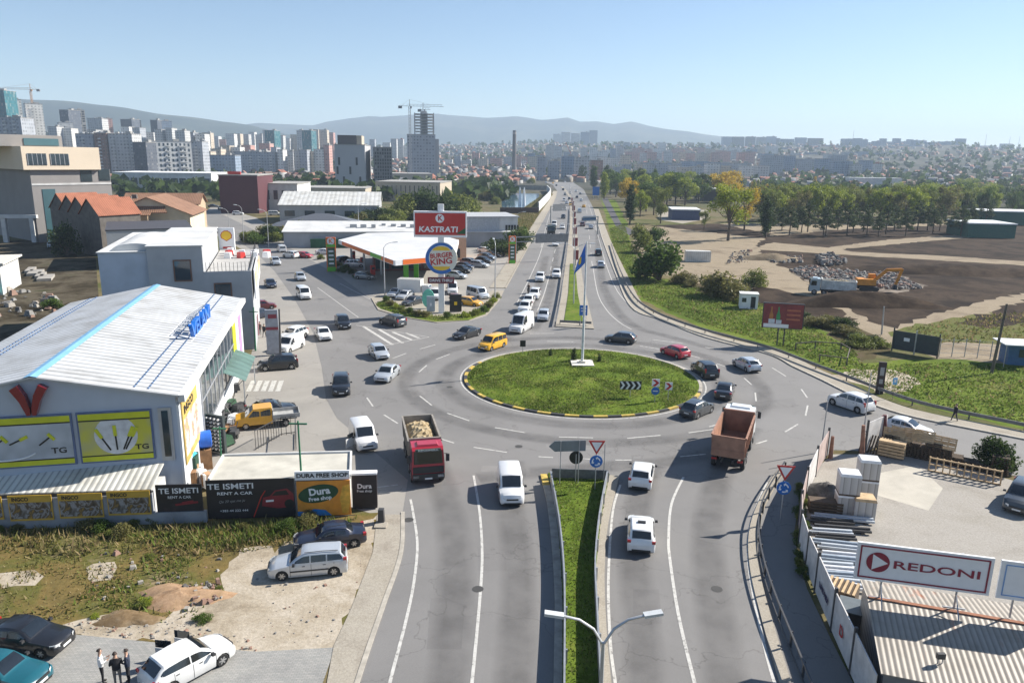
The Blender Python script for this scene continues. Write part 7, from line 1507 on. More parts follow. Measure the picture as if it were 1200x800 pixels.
TREES = {}
def tree_proto(kind, col, seed, n=2600):
    """unit-free tree about 10 m high"""
    rg = random.Random(seed); T = MB(); cl = []
    if kind == 'round':
        T.tube([(0, 0, 0), (.05, 0, 1.4), (.1, .05, 3.2), (0, 0, 6.0)], [.26, .2, .15, .06], 8)
        for k in range(13):
            a = k * 2.4 + rg.random(); h = 3.0 + 5.2 * (k / 13) + rg.uniform(-.5, .5); r = (2.9 - abs(h - 5.4) * .42) * rg.uniform(.65, 1.1); e = (r * math.cos(a), r * math.sin(a), h + .4); T.tube([(0, 0, h * .55), (e[0] * .5, e[1] * .5, h * .85), e], [.11, .07, .03], 6); cl.append((*e, rg.uniform(1.0, 1.7)))
        cl.append((0, 0, 8.6, 1.3)); flat, sz = .85, .20
    elif kind == 'tall':
        T.tube([(0, 0, 0), (.05, 0, 4), (0, 0, 9)], [.22, .14, .04], 8)
        for k in range(12): a = k * 2.4; h = 1.6 + 8 * k / 12; r = .55 * rg.uniform(.5, 1.2); e = (r * math.cos(a), r * math.sin(a), h); T.tube([(0, 0, h - .6), e], [.06, .02], 5); cl.append((*e, (1.15 - abs(h - 4.5) * .12) * rg.uniform(.8, 1.15)))
        flat, sz = 1.3, .17
    elif kind == 'pine':
        T.tube([(0, 0, 0), (.1, 0, 3.5), (0, .1, 9.5)], [.2, .15, .04], 8)
        for k in range(16): a = k * 2.4; h = 3.2 + 6.4 * k / 16; r = (2.3 - 1.9 * k / 16) * rg.uniform(.6, 1.1); e = (r * math.cos(a), r * math.sin(a), h - .15 * r); T.tube([(0, 0, h), e], [.06, .02], 5); cl.append((*e, (1.15 - .5 * k / 16) * rg.uniform(.8, 1.2)))
        flat, sz = .55, .15
    elif kind == 'sparse':
        T.tube([(0, 0, 0), (.05, 0, 2), (0, 0, 4)], [.22, .17, .12], 8)
        for k in range(15):
            a = k * 2.4 + rg.random(); h = 3.2 + 6.4 * rg.random(); r = rg.uniform(.5, 2.6); e = (r * math.cos(a), r * math.sin(a), h); T.tube([(0, 0, 2.5 + rg.random() * 1.5), (e[0] * .4, e[1] * .4, h * .7), e], [.10, .06, .02], 5); cl.append((*e, rg.uniform(.8, 1.5)))
        flat, sz = 1.1, .15
    else:  # bush
        for k in range(9): a = k * 2.4; r = rg.uniform(.2, 1.9); e = (r * math.cos(a), r * math.sin(a), 1.2 + rg.uniform(-.3, 1.5) - r * .2); T.tube([(0, 0, 0), (e[0] * .5, e[1] * .5, e[2] * .6), e], [.08, .05, .02], 5); cl.append((*e, rg.uniform(.8, 1.35)))
        flat, sz = .95, .15
    V, F = leaves(cl, n, sz, seed, flat); V[:, 2] = np.maximum(V[:, 2], .05)
    o = npmesh('crown', V, F, LV[col]); me = o.data; bpy.data.objects.remove(o); TREES[(kind, col, seed)] = (mesh_of(T, 'trunk', BARK, 60), me); return TREES[(kind, col, seed)]
def tree(kind, col, px, py, h, label, group=None, seed=1, w=1., n=2600, world=None, nm=None):
    t, c = TREES.get((kind, col, seed)) or tree_proto(kind, col, seed, n); p = world if world is not None else gz(px, py)
    r = thing(nm or {'pine': 'pine_tree', 'tall': 'slender_tree', 'bush': 'shrub'}.get(kind, 'broadleaf_tree'), label, 'shrub' if kind == 'bush' else 'tree', (p.x, p.y, p.z), random.random() * 6.28, group)
    s = h / (3.9 if kind == 'bush' else 10.9); r.scale = (s * w, s * w, s); link('trunk', t, r); link('crown', c, r); return r
random.seed(3)
# shrubs by the road and on the field
for a in [('bush', 'green', 773, 329, 8.4, 'large olive green shrub, biggest by the main road verge', None, 11, 1.25, 5000), ('bush', 'olive', 757, 296, 6.2, 'yellowish shrub behind the large olive one', None, 12, 1.0), ('bush', 'green', 768, 283, 5.2, 'dark green shrub at the far end of the verge', None, 13, 1.0), ('bush', 'olive', 749, 283, 5.5, 'round olive shrub nearest the main road', None, 11, 1.),
          ('bush', 'brown', 846, 348, 6.0, 'reddish brown bare looking shrub behind the fence line', None, 14, 1.25, 3500), ('bush', 'olive', 882, 337, 4.3, 'thin leafy shrub beside the white cabin', None, 15, 1.0), ('bush', 'dark', 987, 385, 2.6, 'small dark shrub by the dirt track', None, 16, 1.1), ('bush', 'brown', 800, 332, 3.2, 'brown thicket right of the large olive shrub', None, 14, 1.4), ('bush', 'brown', 860, 352, 2.4, 'low brown thicket left of the white cabin', None, 14, 1.5), ('bush', 'brown', 920, 372, 1.6, 'low brown thicket behind the billboard', None, 14, 2.2), ('bush', 'brown', 948, 380, 1.6, 'low brown thicket right of the billboard', None, 14, 2.), ('bush', 'olive', 1010, 405, 1.8, 'low shrub by the dark gates', None, 15, 2.),
          ('bush', 'dark', 1161, 548, 3.0, 'dense dark green bush at the end of the pallet stacks', None, 17, .9, 4500), ('bush', 'dark', 1030, 850, 2.4, 'dark bush at the foot of the shed wall', None, 16, .9), ('bush', 'dark', 79, 300, 9., 'dark tree in the shade before the row of brick houses', None, 13, .7), ('bush', 'dark', 152, 297, 5., 'dark bush right of the brick row', None, 13, .9), ('bush', 'green', 62, 362, 2.0, 'green weeds bush in the shaded yard', None, 13, 1.4),
          ('bush', 'green', 610, 292, 7., 'dark green bush on the bank left of the main road', None, 13, .9), ('bush', 'dark', 590, 300, 5., 'dark hedge bush by the right price sign', None, 16, 1.2), ('bush', 'green', 596, 286, 6., 'green bush behind the right price sign', None, 12, 1.2), ('bush', 'dark', 582, 293, 4.5, 'dark hedge bush at the car row end', None, 16, 1.3)]: tree(*a)
for k in range(26):
    x = 286 + k * 7.2; tree('bush', ['dark', 'olive', 'green', 'brown'][k % 4], x, 283 - (x - 286) * .11 + (k % 3) * 2 - (6 if x > 360 else 0), 3.2 + (k % 5) * .5, 'autumn bush in the hedge between the side street and the pavilion', 'hedge bushes by the pavilion', 12 + k % 4, 1.3)
for k, (x, y, h, w) in enumerate([(478, 259, 12, 1.0), (497, 258, 14, 1.1), (518, 258, 13, 1.2), (536, 257, 12, 1.2), (462, 261, 8, 1.3), (447, 262, 7, 1.3), (430, 263, 6, 1.4), (455, 264, 5, 1.6), (545, 252, 9, 1.2), (508, 262, 5, 1.6)]):
    tree('bush', ['olive', 'dark', 'dark', 'olive'][k % 4], x, y, h, 'dense dark bush on the bank behind the fuel station', 'bushes behind the fuel station', 12 + k % 5, w)
for k, (x, y) in enumerate([(452, 354), (458, 359), (465, 362), (472, 366), (480, 368), (490, 371), (545, 372), (556, 370), (566, 366), (573, 361), (578, 355), (581, 350), (524, 373), (498, 372)]): tree('bush', ['green', 'brown', 'lime', 'olive'][k % 4], x, y, 1.3, 'small garden shrub on the island of the tall pole sign', 'garden shrubs', 12 + k % 4, 1.1)
for k, (x, y) in enumerate([(404, 316), (412, 321), (396, 312), (400, 319), (389, 310), (376, 304), (418, 326)]): tree('bush', ['green', 'dark', 'olive'][k % 3], x, y, 1.4, 'small garden shrub by the price sign', 'garden shrubs by the price sign', 12 + k % 4, 1.3)
for k, (x, y) in enumerate([(672, 428), (702, 428), (645, 420)]): tree('tall', 'dark', x, y, [2.4, 1.7, 1.4][k], ['small dark conifer left of the flagpole', 'small bush right of the flagpole', 'tiny dried shrub at the far edge of the island'][k], None, 31, 1.4)
# trees beside the far main road, and the belt on the right
T1 = [('tall', 'dark', 738, 262, 17, 'tall dark slender tree beside the footpath', 1.0), ('sparse', 'olive', 774, 262, 15, 'thin olive tree with an open crown right of the slender one', .9), ('round', 'gold', 735, 243, 17, 'yellow autumn tree behind the slender dark tree', 1.1), ('round', 'green', 757, 248, 16, 'green tree right of the yellow autumn tree', 1.2), ('round', 'lime', 750, 254, 13, 'light green tree in front of the yellow one', 1.), ('round', 'olive', 766, 252, 14, 'olive crowned tree at the footpath', 1.1),
      ('sparse', 'lime', 853, 282, 19.5, 'big yellow green tree with spreading limbs on the dirt site', 1.25), ('sparse', 'gold', 872, 270, 17, 'golden tree behind the big yellow green one', 1.0), ('tall', 'dark', 897, 278, 15, 'dark conifer right of the golden tree', 1.1), ('sparse', 'olive', 825, 270, 8, 'small olive tree left of the big yellow green one', 1.), ('tall', 'green', 695, 222, 22, 'dark round topped tree beside the blue road sign', 1.3), ('round', 'dark', 682, 213, 20, 'single dark tree on the far main road', .8), ('tall', 'dark', 710, 222, 22, 'slender dark tree right of the blue road sign', 1.2)]
for k, (kind, col, x, y, h, lab, w) in enumerate(T1): tree(kind, col, x, y, h, lab, None, 41 + k % 3, w, 3800)
rg = random.Random(21)
for k in range(30):
    x = 710 + k * 4.9 + rg.uniform(-3, 3); y = 225 + rg.uniform(0, 12) + (4 if x > 770 else 0); tree(['round', 'tall'][k % 3 == 0], ['lime', 'green', 'green', 'dark', 'lime'][k % 5] if x < 835 else 'gold', x, y, rg.uniform(15, 21), 'green tree in the dense grove right of the far main road' if x < 835 else 'golden tree ending the dense grove', 'grove right of the far main road' if x < 835 else 'golden trees of the grove', 51 + k % 3, 1.25, 3000)
for k in range(84):
    x = 893 + (k % 28) * 9.6 + rg.uniform(-5, 5); back = k >= 28
    if back: tree(['sparse', 'round', 'sparse'][k % 3], ['olive', 'lime', 'brown', 'olive', 'lime', 'green'][k % 6], x, 259 + rg.uniform(-7, 5) - max(0, x - 1060) * .07, rg.uniform(14, 17.5), 'bare olive brown tree in the back of the belt beyond the demolition site', 'back trees of the belt', 41 + k % 3, 1.1, 3800)
    else: tree('pine', 'pine', x, 274 + rg.uniform(-5, 4) - (8 if x > 1130 else 0), rg.uniform(9.5, 13), 'dark pine in the front of the belt beyond the demolition site', 'pines of the belt', 61 + k % 3, 1.1, 3200)
for k in range(58):
    x = rg.uniform(1050, 1235); y = rg.uniform(228, 252); tree(['round', 'sparse'][k % 2], ['dark', 'green', 'dark', 'lime'][k % 4], x, y, rg.uniform(10, 15), 'dark tree around the green sheds at the far right', 'trees at the far right', 51 + k % 3, 1.4)
for k in range(22):
    x = rg.uniform(885, 1010) if k % 2 else rg.uniform(880, 960); y = rg.uniform(222, 240); tree(['tall', 'round'][k % 2], ['gold', 'dark', 'lime', 'green'][k % 4], x, y, rg.uniform(9, 14), 'tree among the sheds behind the belt', 'trees among the sheds', 51 + k % 3, 1.1)
for k in range(36):
    x = rg.uniform(540, 650); y = rg.uniform(214, 240)
    if 585 < x and y > 217: continue
    tree('bush', ['brown', 'olive', 'dark'][k % 3], x, y, rg.uniform(4, 8), 'brown scrub bush round the pond', 'scrub round the pond', 12 + k % 4, 1.3)
# far tree masses: one mass of clumps
rg2 = np.random.default_rng(5); n = 3400; rr_ = np.exp(rg2.uniform(math.log(420), math.log(3600), n)); aa = rg2.uniform(-.66, .62, n); x = np.sin(aa) * rr_; y = np.cos(aa) * rr_
pxs = 600 + FPX / math.cos(PITCH) * np.tan(aa); keep = ~((np.abs(pxs - 660) < 60) & (rr_ < 900)) & ~((pxs > 705) & (rr_ < 600) & (pxs < 900)); keep &= np.sin(x * .006 + 2) * np.sin(y * .005) + rg2.uniform(-.8, .8, n) > -.1
x, y, rr_ = x[keep], y[keep], rr_[keep]; n = len(x); z = TZ(x, y); Vs, Fs = [], []
for q in range(9):
    d = rg2.normal(size=(n, 3)); d /= np.linalg.norm(d, axis=1)[:, None]; s = rg2.uniform(1.8, 3.8, n)[:, None] * (1 + rr_ / 3000)[:, None]; P = np.stack([x, y, z + s[:, 0] * 1.1], 1) + d * s * .8
    a = rg2.normal(size=(n, 3)); a /= np.linalg.norm(a, axis=1)[:, None]; b = np.cross(a, rg2.normal(size=(n, 3))); b /= np.linalg.norm(b, axis=1)[:, None]; Vs.append(np.stack([P - a * s * .8, P + b * s * .7, P + a * s * .8, P - b * s * .7], 1))
V = np.concatenate(Vs).reshape(-1, 3); V[:, 2] = np.maximum(V[:, 2], 0); tag(npmesh('far_woods', V, np.arange(len(V)).reshape(-1, 4), LV['dark']), kind='stuff')

rg = random.Random(77)
for k in range(13):
    x = rg.uniform(120, 415) if k % 3 else rg.uniform(-20, 200); y = 616 + rg.uniform(-4, 14) - (x - 120) * .025; tree('bush', ['olive', 'brown', 'brown', 'green'][k % 4], x, y, rg.uniform(.5, 1.0), 'bushy weed at the foot of the poster wall', 'bushy weeds along the poster wall', 12 + k % 4, 1.4, nm='weed_bush')
for k in range(8):
    x = rg.uniform(90, 265); y = rg.uniform(650, 728); tree('bush', ['green', 'olive', 'lime'][k % 3], x, y, rg.uniform(.25, .5), 'small weed bush on the vacant lot', 'weed bushes on the vacant lot', 12 + k % 4, 1.8, nm='weed_bush')
for k in range(12):
    x = rg.uniform(930, 975); tree('bush', ['olive', 'green'][k % 2], 938 + (k % 3) * 3 - 2, 575 + k * 9, .8, 'weed tuft at the foot of the street hoarding', 'weeds along the hoarding', 12 + k % 4, 1.0, nm='weed_bush')
rg = random.Random(91)
for k in range(26):
    t = rg.random(); x = 792 + 240 * t; y = 334 + 72 * t * (.55 + .45 * t) + rg.uniform(-3, 5); tree('bush', ['brown', 'brown', 'olive', 'dark'][k % 4], x, y, rg.uniform(1.0, 2.2), 'low brown scrub between the green field and the dirt track', 'scrub along the field edge', 12 + k % 4, 1.6, nm='scrub_bush')
# ---------------------------------------------------------------- the town
FC = {}
def fmat(k):
    P = {'white': ((.62, .61, .58), 3.4, 3.0), 'pale': ((.46, .46, .45), 3.2, 3.0), 'grey': ((.33, .35, .38), 3.0, 3.0), 'dark': ((.075, .085, .105), 3.2, 3.1), 'pink': ((.48, .28, .24), 3.3, 3.0), 'cream': ((.52, .44, .34), 3.3, 3.0), 'blue': ((.22, .28, .36), 3.1, 3.0), 'teal': ((.03, .11, .115), 1.6, 3.2), 'red': ((.55, .10, .09), 3.0, 3.0), 'raw': ((.36, .34, .31), 4.2, 3.1), 'brown': ((.22, .13, .10), 3.0, 3.0)}[k]
    if k == 'teal': return facade('facade teal', P[0], P[1], P[2], (.06, .94), (.06, .9), (.02, .10, .12))
    if k == 'raw': return facade('facade raw', P[0], P[1], P[2], (.1, .9), (.12, .86), (.02, .02, .022))
    return facade('facade ' + k, P[0], P[1], P[2], glass=(.05, .06, .08) if k == 'dark' else [.35 * x + .03 for x in P[0]])
ROOFG, ROOFR = M('flat roof gravel', (.30, .29, .27), .95), M('red roof tiles', (.30, .12, .08), .9, .25, .1)
def place(px, ybase, D):
    if D: q = AT(px, 185, D); return Vector((q.x, q.y, tz(q.x, q.y)))
    return gz(px, ybase)
def block(name, lab, px0, px1, ytop, ybase, D, mat, yaw=0, depth=14, group=None, hut=True, roof=None, cat='building', sub=None):
    pm = (px0 + px1) / 2; p = place(pm, ybase, D); k = (p - EYE).dot(FW) / FPX; w = (px1 - px0) * k; top = AT(pm, ytop, p.y).z; h = max(4, top - p.z)
    c, s = abs(math.cos(R(yaw))), abs(math.sin(R(yaw))); w = max(6, (w - depth * s) / max(.3, c)) if depth * s < w * .8 else w * .6
    o = thing(name, lab, cat, p - Vector((0, 0, 1)), R(yaw), group); MB().box((0, depth / 2, (h + 1) / 2), (w, depth, h + 1)).build('wall', fmat(mat) if isinstance(mat, str) else mat, o)
    r = MB().box((0, depth / 2, h + 1.2), (w + .5, depth + .5, .4)); 
    if hut: r.box((w * .2, depth / 2, h + 2.4), (min(5, w * .3), 4, 2.2))
    r.build('roof', roof or ROOFG, o)
    if sub: sub(o, w, h + 1, depth)
    return o, w, h
def wins(nx, nz, w0=.55, h0=.5, z0=1.0, m=None, bal=()):
    """window panes as parts of their own across the front"""
    def fn(o, w, h, d):
        ww, hh = (w - 1) / nx, (h - z0 - .6) / nz; b = MB(); b.box((0, 0, 0), (ww * w0, .14, hh * h0)); me = mesh_of(b, 'window', m or WIN); b = MB(); b.box((0, 0, 0), (ww * .92, 1.3, .9)); mb_ = mesh_of(b, 'balcony', WALLW)
        for i in range(nx):
            for j in range(nz):
                x, z = -w / 2 + .5 + ww * (i + .5), z0 + hh * (j + .55); link('window', me, o, (x, -.03, z))
                if i in bal: link('balcony', mb_, o, (x, -.66, z - hh * h0 * .5 - .1))
    return fn
# grey and cream institution at the left edge
F = Frame(G(46, 284), 52); o = F.thing('institution', 'grey modern institution with a cream upper block at the left edge', 'building'); IG = M('taupe render', (.26, .245, .235), .85, .08, .2)
zA = F.on(46, 199)[1]; L = F.on(133, 240)[0]; MB().box((L / 2, 25, zA / 2), (L, 50, zA)).build('wall', IG, o); MB().box((L / 2, -.06, F.on(60, 216)[1]), (L, .14, .5)).build('white_course', WALLW, o)
x0, x1 = F.on(24, 185)[0], F.on(115, 185)[0]; zc0, zc1 = zA + .02, F.on(60, 172)[1]; cb = MB().box(((x0 + x1) / 2, 20, (zc0 + zc1) / 2), (x1 - x0, 42, zc1 - zc0)).build('cream_block', M('cream cladding', (.66, .56, .43), .8, .05, .2), o)
for a, b_ in ((31, 53), (58, 79)): xa, xb = F.on(a, 190)[0], F.on(b_, 190)[0]; zz = F.on(50, 183.5); w = MB().box(((xa + xb) / 2, -1.05, zc0 + (zc1 - zc0) * .45), (xb - xa, .12, (zc1 - zc0) * .5)).build('window', WIN, cb); b = MB(); [b.box((xa + (xb - xa) * k / 4, -1.12, zc0 + (zc1 - zc0) * .45), (.12, .06, (zc1 - zc0) * .5)) for k in range(5)]; b.build('mullion', ALU, w)
zu = F.on(40, 158)[1]; x2 = F.on(82, 166)[0]; us = MB().box(((x0 + x2) / 2 - 4, 28, (zc1 + zu) / 2), (x2 - x0 + 8, 46, zu - zc1)).build('upper_block', IG, o); w = MB().box(((x0 + x2) / 2 + 1, 4.9, (zc1 + zu) / 2 - .3), (x2 - x0 - 4, .2, (zu - zc1) * .62)).build('glass_strip', M('teal glass', (.06, .13, .15), .1, .1, .3, 0, .3), us)
for pa in ((101, 206), (122, 205)): x, z = F.on(*pa); MB().box((x, -.05, z), (3.0, .12, 3.2)).build('window', WIN, o)
x, z = F.on(61, 255); MB().box((x, -.05, 7), (3.2, .12, 14)).build('tall_window', M('teal glass', (.06, .13, .15)), o)
F2 = Frame(G(8, 284), 8); o = F2.thing('portal_frame', 'white portal frame in front of the grey institution', 'portal'); b = MB()
for x in (0, 7): b.box((x, 0, 3.4), (1.1, 1.0, 6.8))
b.box((3.5, 0, 6.9), (10, 1.4, .9)).build('frame', WALLW, o)
# demolished pale house at the left edge
o = thing('ruined_house', 'half demolished pale house at the left edge behind the warehouse', 'house', gz(-6, 345), R(20)); MB().box((-3, 5, 2.6), (9, 12, 5.2)).build('wall', WALLW, o); MB().box((-2.6, 5, 5.3), (9.5, 12.6, .3)).build('roof', M('bleached slab', (.58, .55, .48), .9), o); MB().box((-2, -1.3, 1.2), (6, 1.2, 1.5)).build('turquoise_panel', M('turquoise sheet', (.12, .42, .38), .6), o)
for k in range(4): q = G(36 + k * 6, 318 + k * 3); sl_ = MB().box((0, 0, .3), (1.4 + k % 2, 6, .5), R(25)).build('concrete_slab', CONW, loc=(q.x, q.y, 0)); tag(sl_, 'pale concrete slab lying in the shaded yard', 'slab', 'slabs in the shaded yard')
sheet('shaded_yard', [(-120, 300), (-20, 285), (45, 280), (112, 300), (118, 380), (60, 410), (-120, 470)], .012, ground_mat('dark yard soil with painted shade', [(.02, .018, .012), (.045, .036, .022), (.10, .085, .06), (.035, .04, .014)], .15, 2, 1))  # dark soil, with some shade of the houses put into its colour
# middle distance
block('retail_hall', 'long white low hall with a strip of dark glazing, left of the maroon block', 133, 250, 203, 222, None, WALLW, 6, 40, hut=False, roof=M('white hall roof', (.70, .70, .69), .7), sub=wins(12, 1, .8, .4, .5))
o, w, h = block('maroon_block', 'windowless maroon block beside the car park', 257, 306, 206, 250, None, M('maroon cladding', (.085, .022, .028), .7, .1, .3), 4, 26, hut=False); MB().box((-2, 3, h + 2), (5, 1, 1.2)).build('roof_lettering', REDP, o)
block('white_wing', 'white wing with a tall window joined to the maroon block', 306, 352, 216, 247, None, WALLW, 4, 30, hut=False, sub=wins(4, 1, .5, .45, 3))
block('beige_range', 'long low beige building behind the ribbed hall', 352, 430, 221, 238, None, M('beige stone', (.42, .36, .28), .85), 3, 30, hut=False, sub=wins(9, 1, .3, .6, .5)); block('beige_range', 'long beige building with narrow slit windows left of the pond', 436, 520, 214, 236, None, MATS['beige stone'], -6, 34, hut=False, sub=wins(14, 1, .2, .7, .5)); block('beige_range', 'low dark fronted beige building under the unfinished tower', 452, 512, 204, 217, None, MATS['beige stone'], 12, 40, hut=False)
o, w, h = block('museum', 'grey concrete museum with slit windows and a dark rooftop box', 390, 433, 170, 226, None, M('pale concrete', (.40, .40, .41), .85, .06, .1), 6, 46, hut=False)
for fx, fz in ((-.36, .72), (.22, .72), (-.42, .48), (.0, .48), (-.22, .22), (.32, .22)): MB().box((w * fx, -.06, h * (fz * .8 + .12)), (1.3, .14, h * .16)).build('slit_window', DARK, o)
MB().box((-w * .1, 14, h + 4.0), (w * .62, 20, 6.5)).build('rooftop_box', M('dark bronze cladding', (.07, .06, .06), .6), o); MB().box((w * .30, 14, h + 4.0), (w * .17, 19, 6.3)).build('rooftop_side', MATS['beige stone'], o); MB().box((0, -.3, 1.8), (w + 1, 1, 3.6)).build('glazed_base', M('teal glass', (.06, .13, .15)), o)
block('grid_block', 'dark office block with a fine grid facade beside the museum', 433, 466, 173, 226, None, facade('facade grid', (.16, .16, .16), 1.6, 2.2, (.3, .9), (.15, .8), (.02, .025, .03)), 10, 40, hut=False)
# the unfinished tower
o, w, h = block('unfinished_tower', 'tall tower still under construction with open concrete floors on top', 476, 512, 158, 206, 760, 'grey', 8, 24, hut=False); FL = M('raw concrete floors', (.36, .36, .36), .9); 
b = MB(); k = 760 / FPX; hh = (158 - 134) * k
for j in range(8): b.box((w * .12, 12, h + 1.4 + j * hh / 7.5), (w * .70, 20, .45))
for x in (-.22, 0, .22, .45): b.box((w * x, 3, h + 1 + hh / 2), (.9, .9, hh)); b.box((w * x, 20, h + 1 + hh / 2), (.9, .9, hh))
b.box((w * .1, 12, h + 1 + hh * .55), (w * .22, 9, hh * 1.1)); b.build('open_floors', FL, o); MB().box((w * .56, 14, h * .47), (w * .14, 22, h * .94)).build('side_core', M('tower core', (.28, .29, .31), .9), o)
def crane(px, yb, yt, D, j0, j1, lab, mat=None, zbase=None):
    p = place(px, None, D); k = (p - EYE).dot(FW) / FPX; zt = AT(px, yt, p.y).z - p.z; zb_ = 0 if zbase is None else AT(px, zbase, p.y).z - p.z; o = thing('tower_crane', lab, 'crane', p); m = mat or M('crane grey', (.30, .31, .32), .6); b = MB(); a = .8
    for sx in (-a, a):
        for sy in (-a, a): b.obox((sx, sy, zb_), (sx, sy, zt), .28, .28)
    n = int((zt - zb_) / 3)
    for j in range(n): z = zb_ + j * 3; b.obox((-a, -a, z), (a, -a, z + 3), .16, .16).obox((a, a, z), (-a, a, z + 3), .16, .16).obox((-a, a, z), (-a, -a, z + 3), .16, .16)
    b.build('mast', m, o); b = MB(); x0, x1 = (j0 - px) * k, (j1 - px) * k
    b.obox((x0, 0, zt), (x1, 0, zt), .35, .35).obox((x0 * .2, 0, zt + 1.6), (x1 * .96, 0, zt + 1.6), .25, .25); n = max(4, int(abs(x1 - x0) / 3))
    for j in range(n): q = x0 + (x1 - x0) * j / n; b.obox((q, 0, zt), (q + (x1 - x0) / n / 2, 0, zt + 1.6), .14, .14)
    b.obox((0, 0, zt), (0, 0, zt + 6), .5, .5).obox((0, 0, zt + 6), (x1 * .6, 0, zt + 1.6), .12, .12).obox((0, 0, zt + 6), (x0 * .8, 0, zt + .4), .12, .12); b.build('jib', m, o); MB().box((x0 * .9, 0, zt - 1), (3.5, 1.6, 2.4)).build('counterweight', M('crane ballast', (.16, .16, .16)), o); MB().box((1.4, -.6, zt - 1.2), (1.6, 1.6, 2)).build('cab', m, o)
crane(481, 200, 124.5, 740, 469, 520, 'tower crane standing left of the unfinished tower'); crane(496.5, 200, 128.5, 770, 492, 505, 'small crane on top of the unfinished tower', None, 150); crane(46, 190, 105, 900, 56, -6, 'orange crane before the white blocks at the left edge', M('crane orange', (.40, .22, .10), .6))
p = place(680, None, 900); k = 900 / FPX; o = thing('mobile_crane', 'red leaning crane boom rising over the middle of the town', 'crane', p); z0 = AT(680, 203, p.y).z - p.z; z1 = AT(663, 167, p.y).z - p.z; b = MB()
for s in (-.6, .6): b.obox((0, s, z0), (-17 * k, s, z1), .4, .4)
for j in range(14): f, g = j / 14, (j + 1) / 14; b.obox((-17 * k * f, -.6, z0 + (z1 - z0) * f), (-17 * k * g, .6, z0 + (z1 - z0) * g), .2, .2)
b.build('boom', M('crane red', (.55, .12, .08), .6), o); MB().box((2, 0, z0 / 2 + .5), (8, 3, max(3, z0))).build('carrier', DKST, o)
p = place(602.5, None, 1050); o = thing('chimney_stack', 'slim dark chimney stack left of the far main road', 'chimney', p); hh = AT(602.5, 153, p.y).z - p.z; MB().tube([(0, 0, 0), (0, 0, hh)], [3.0, 2.3], 16).build('shaft', M('chimney concrete', (.13, .12, .12), .9), o); MB().tube([(0, 0, hh - 5), (0, 0, hh - 2)], [2.5, 2.45], 16).build('band', M('chimney band', (.3, .28, .27)), o)
# named blocks, left to right
HB = [('teal', -10, 15, 106, 480, 'teal glass slab at the left edge', 0, 20), ('white', 14, 38, 117, 500, 'tall white apartment tower with dark balconies, left of the crane', 36, 22), ('white', 34, 61, 122, 520, 'white apartment tower right of the crane', 36, 22), ('grey', -10, 30, 138, 380, 'grey framed block before the white towers', 0, 18),
      ('dark', 74, 88, 129, 620, 'dark slab joined to a pale framed block', -8, 24), ('raw', 87, 108, 129, 640, 'pale framed block still being finished', 36, 20), ('pale', 72, 92, 144, 600, 'low pale block under the framed one', 36, 16), ('pale', 107, 124, 139, 680, 'pale grey block left of the pink one', 0, 18), ('pink', 123, 139, 139, 700, 'pale pink block of the middle left skyline', 36, 18), ('dark', 144, 160, 140, 700, 'dark slab in the middle left skyline', -8, 20), ('raw', 160, 173, 141, 720, 'unfinished pale block beside the dark slab', 36, 20), ('dark', 180, 188, 141, 640, 'narrow black end of a skyline block', 0, 18), ('blue', 188, 208, 142, 650, 'blue grey framed block beside its black end', 36, 20),
      ('grey', 90, 112, 157, 420, 'grey apartment block with balconies, left part', -4, 16), ('brown', 112, 128, 156, 420, 'brown striped middle of the long grey block', -4, 16), ('pale', 128, 158, 157, 420, 'pale apartment block with balconies, right part', -4, 16), ('dark', 154, 175, 167, 400, 'dark blank end of the white apartment block', -10, 18), ('grey', 225, 238, 166, 440, 'blue grey blank slab right of the white block', 0, 16),
      ('blue', 238, 276, 182, 460, 'low dark office block with pale floor bands', 6, 24), ('grey', 275, 322, 178, 500, 'long grey flats with a flat white roof', 0, 16), ('white', 300, 313, 177, 520, 'white narrow flats left of the grey brick flats', 0, 14), ('white', 312, 322, 181, 520, 'second narrow white flats', 0, 14), ('grey', 322, 364, 181, 560, 'long grey brick flats', 0, 16), ('red', 364, 369, 184, 555, 'bright red stair strip of the grey flats', 0, 16), ('blue', 369, 382, 180, 565, 'blue grey flats right of the red strip', 0, 16), ('teal', 312, 323, 153, 1150, 'teal glass block in the hazy middle town, left', 0, 30), ('teal', 355, 366, 153, 1150, 'teal round topped block in the hazy middle town, right', 0, 30), ('white', 349, 355, 153, 1150, 'thin white tower beside the teal block', 0, 20)]
def stacks(o, w, h, d):
    n = max(1, int(w / 9)); b = MB()
    for j in range(1, int(h / 3)): b.box((0, -.6, j * 3.0), (2.8, 1.2, .22)).box((0, -1.16, j * 3.0 + .55), (2.8, .07, .9))
    me = mesh_of(b, 'balcony_stack', [WALLW])
    for i in range(n): link('balcony_stack', me, o, (-w / 2 + w * (i + .5) / n + (1 if i % 2 else -.6), 0, 0))
    b = MB(); rg_ = random.Random(int(w * 10)); 
    for i in range(5): b.box((rg_.uniform(-.4, .4) * w, rg_.uniform(.2, .8) * d, h + 1.1), (rg_.uniform(1, 2.5), 1.5, rg_.uniform(.8, 1.8)))
    b.build('roof_plant', STEEL, o)
for m, a, b_, yt, D, lab, yaw, dep in HB: block('apartment_block', lab, a, b_, yt, None, D * 1.7 if D < 1000 else D, m, yaw, dep, 'apartment blocks of the town', sub=stacks if m in ('white', 'grey', 'pink', 'pale', 'raw', 'brown') else None)
block('apartment_block', 'bright white apartment block with stacked balconies and dark windows', 174, 227, 166, None, 700, WALLW, 36, 20, 'apartment blocks of the town', sub=wins(10, 7, .42, .55, 2., bal=(0, 4, 7, 8)))
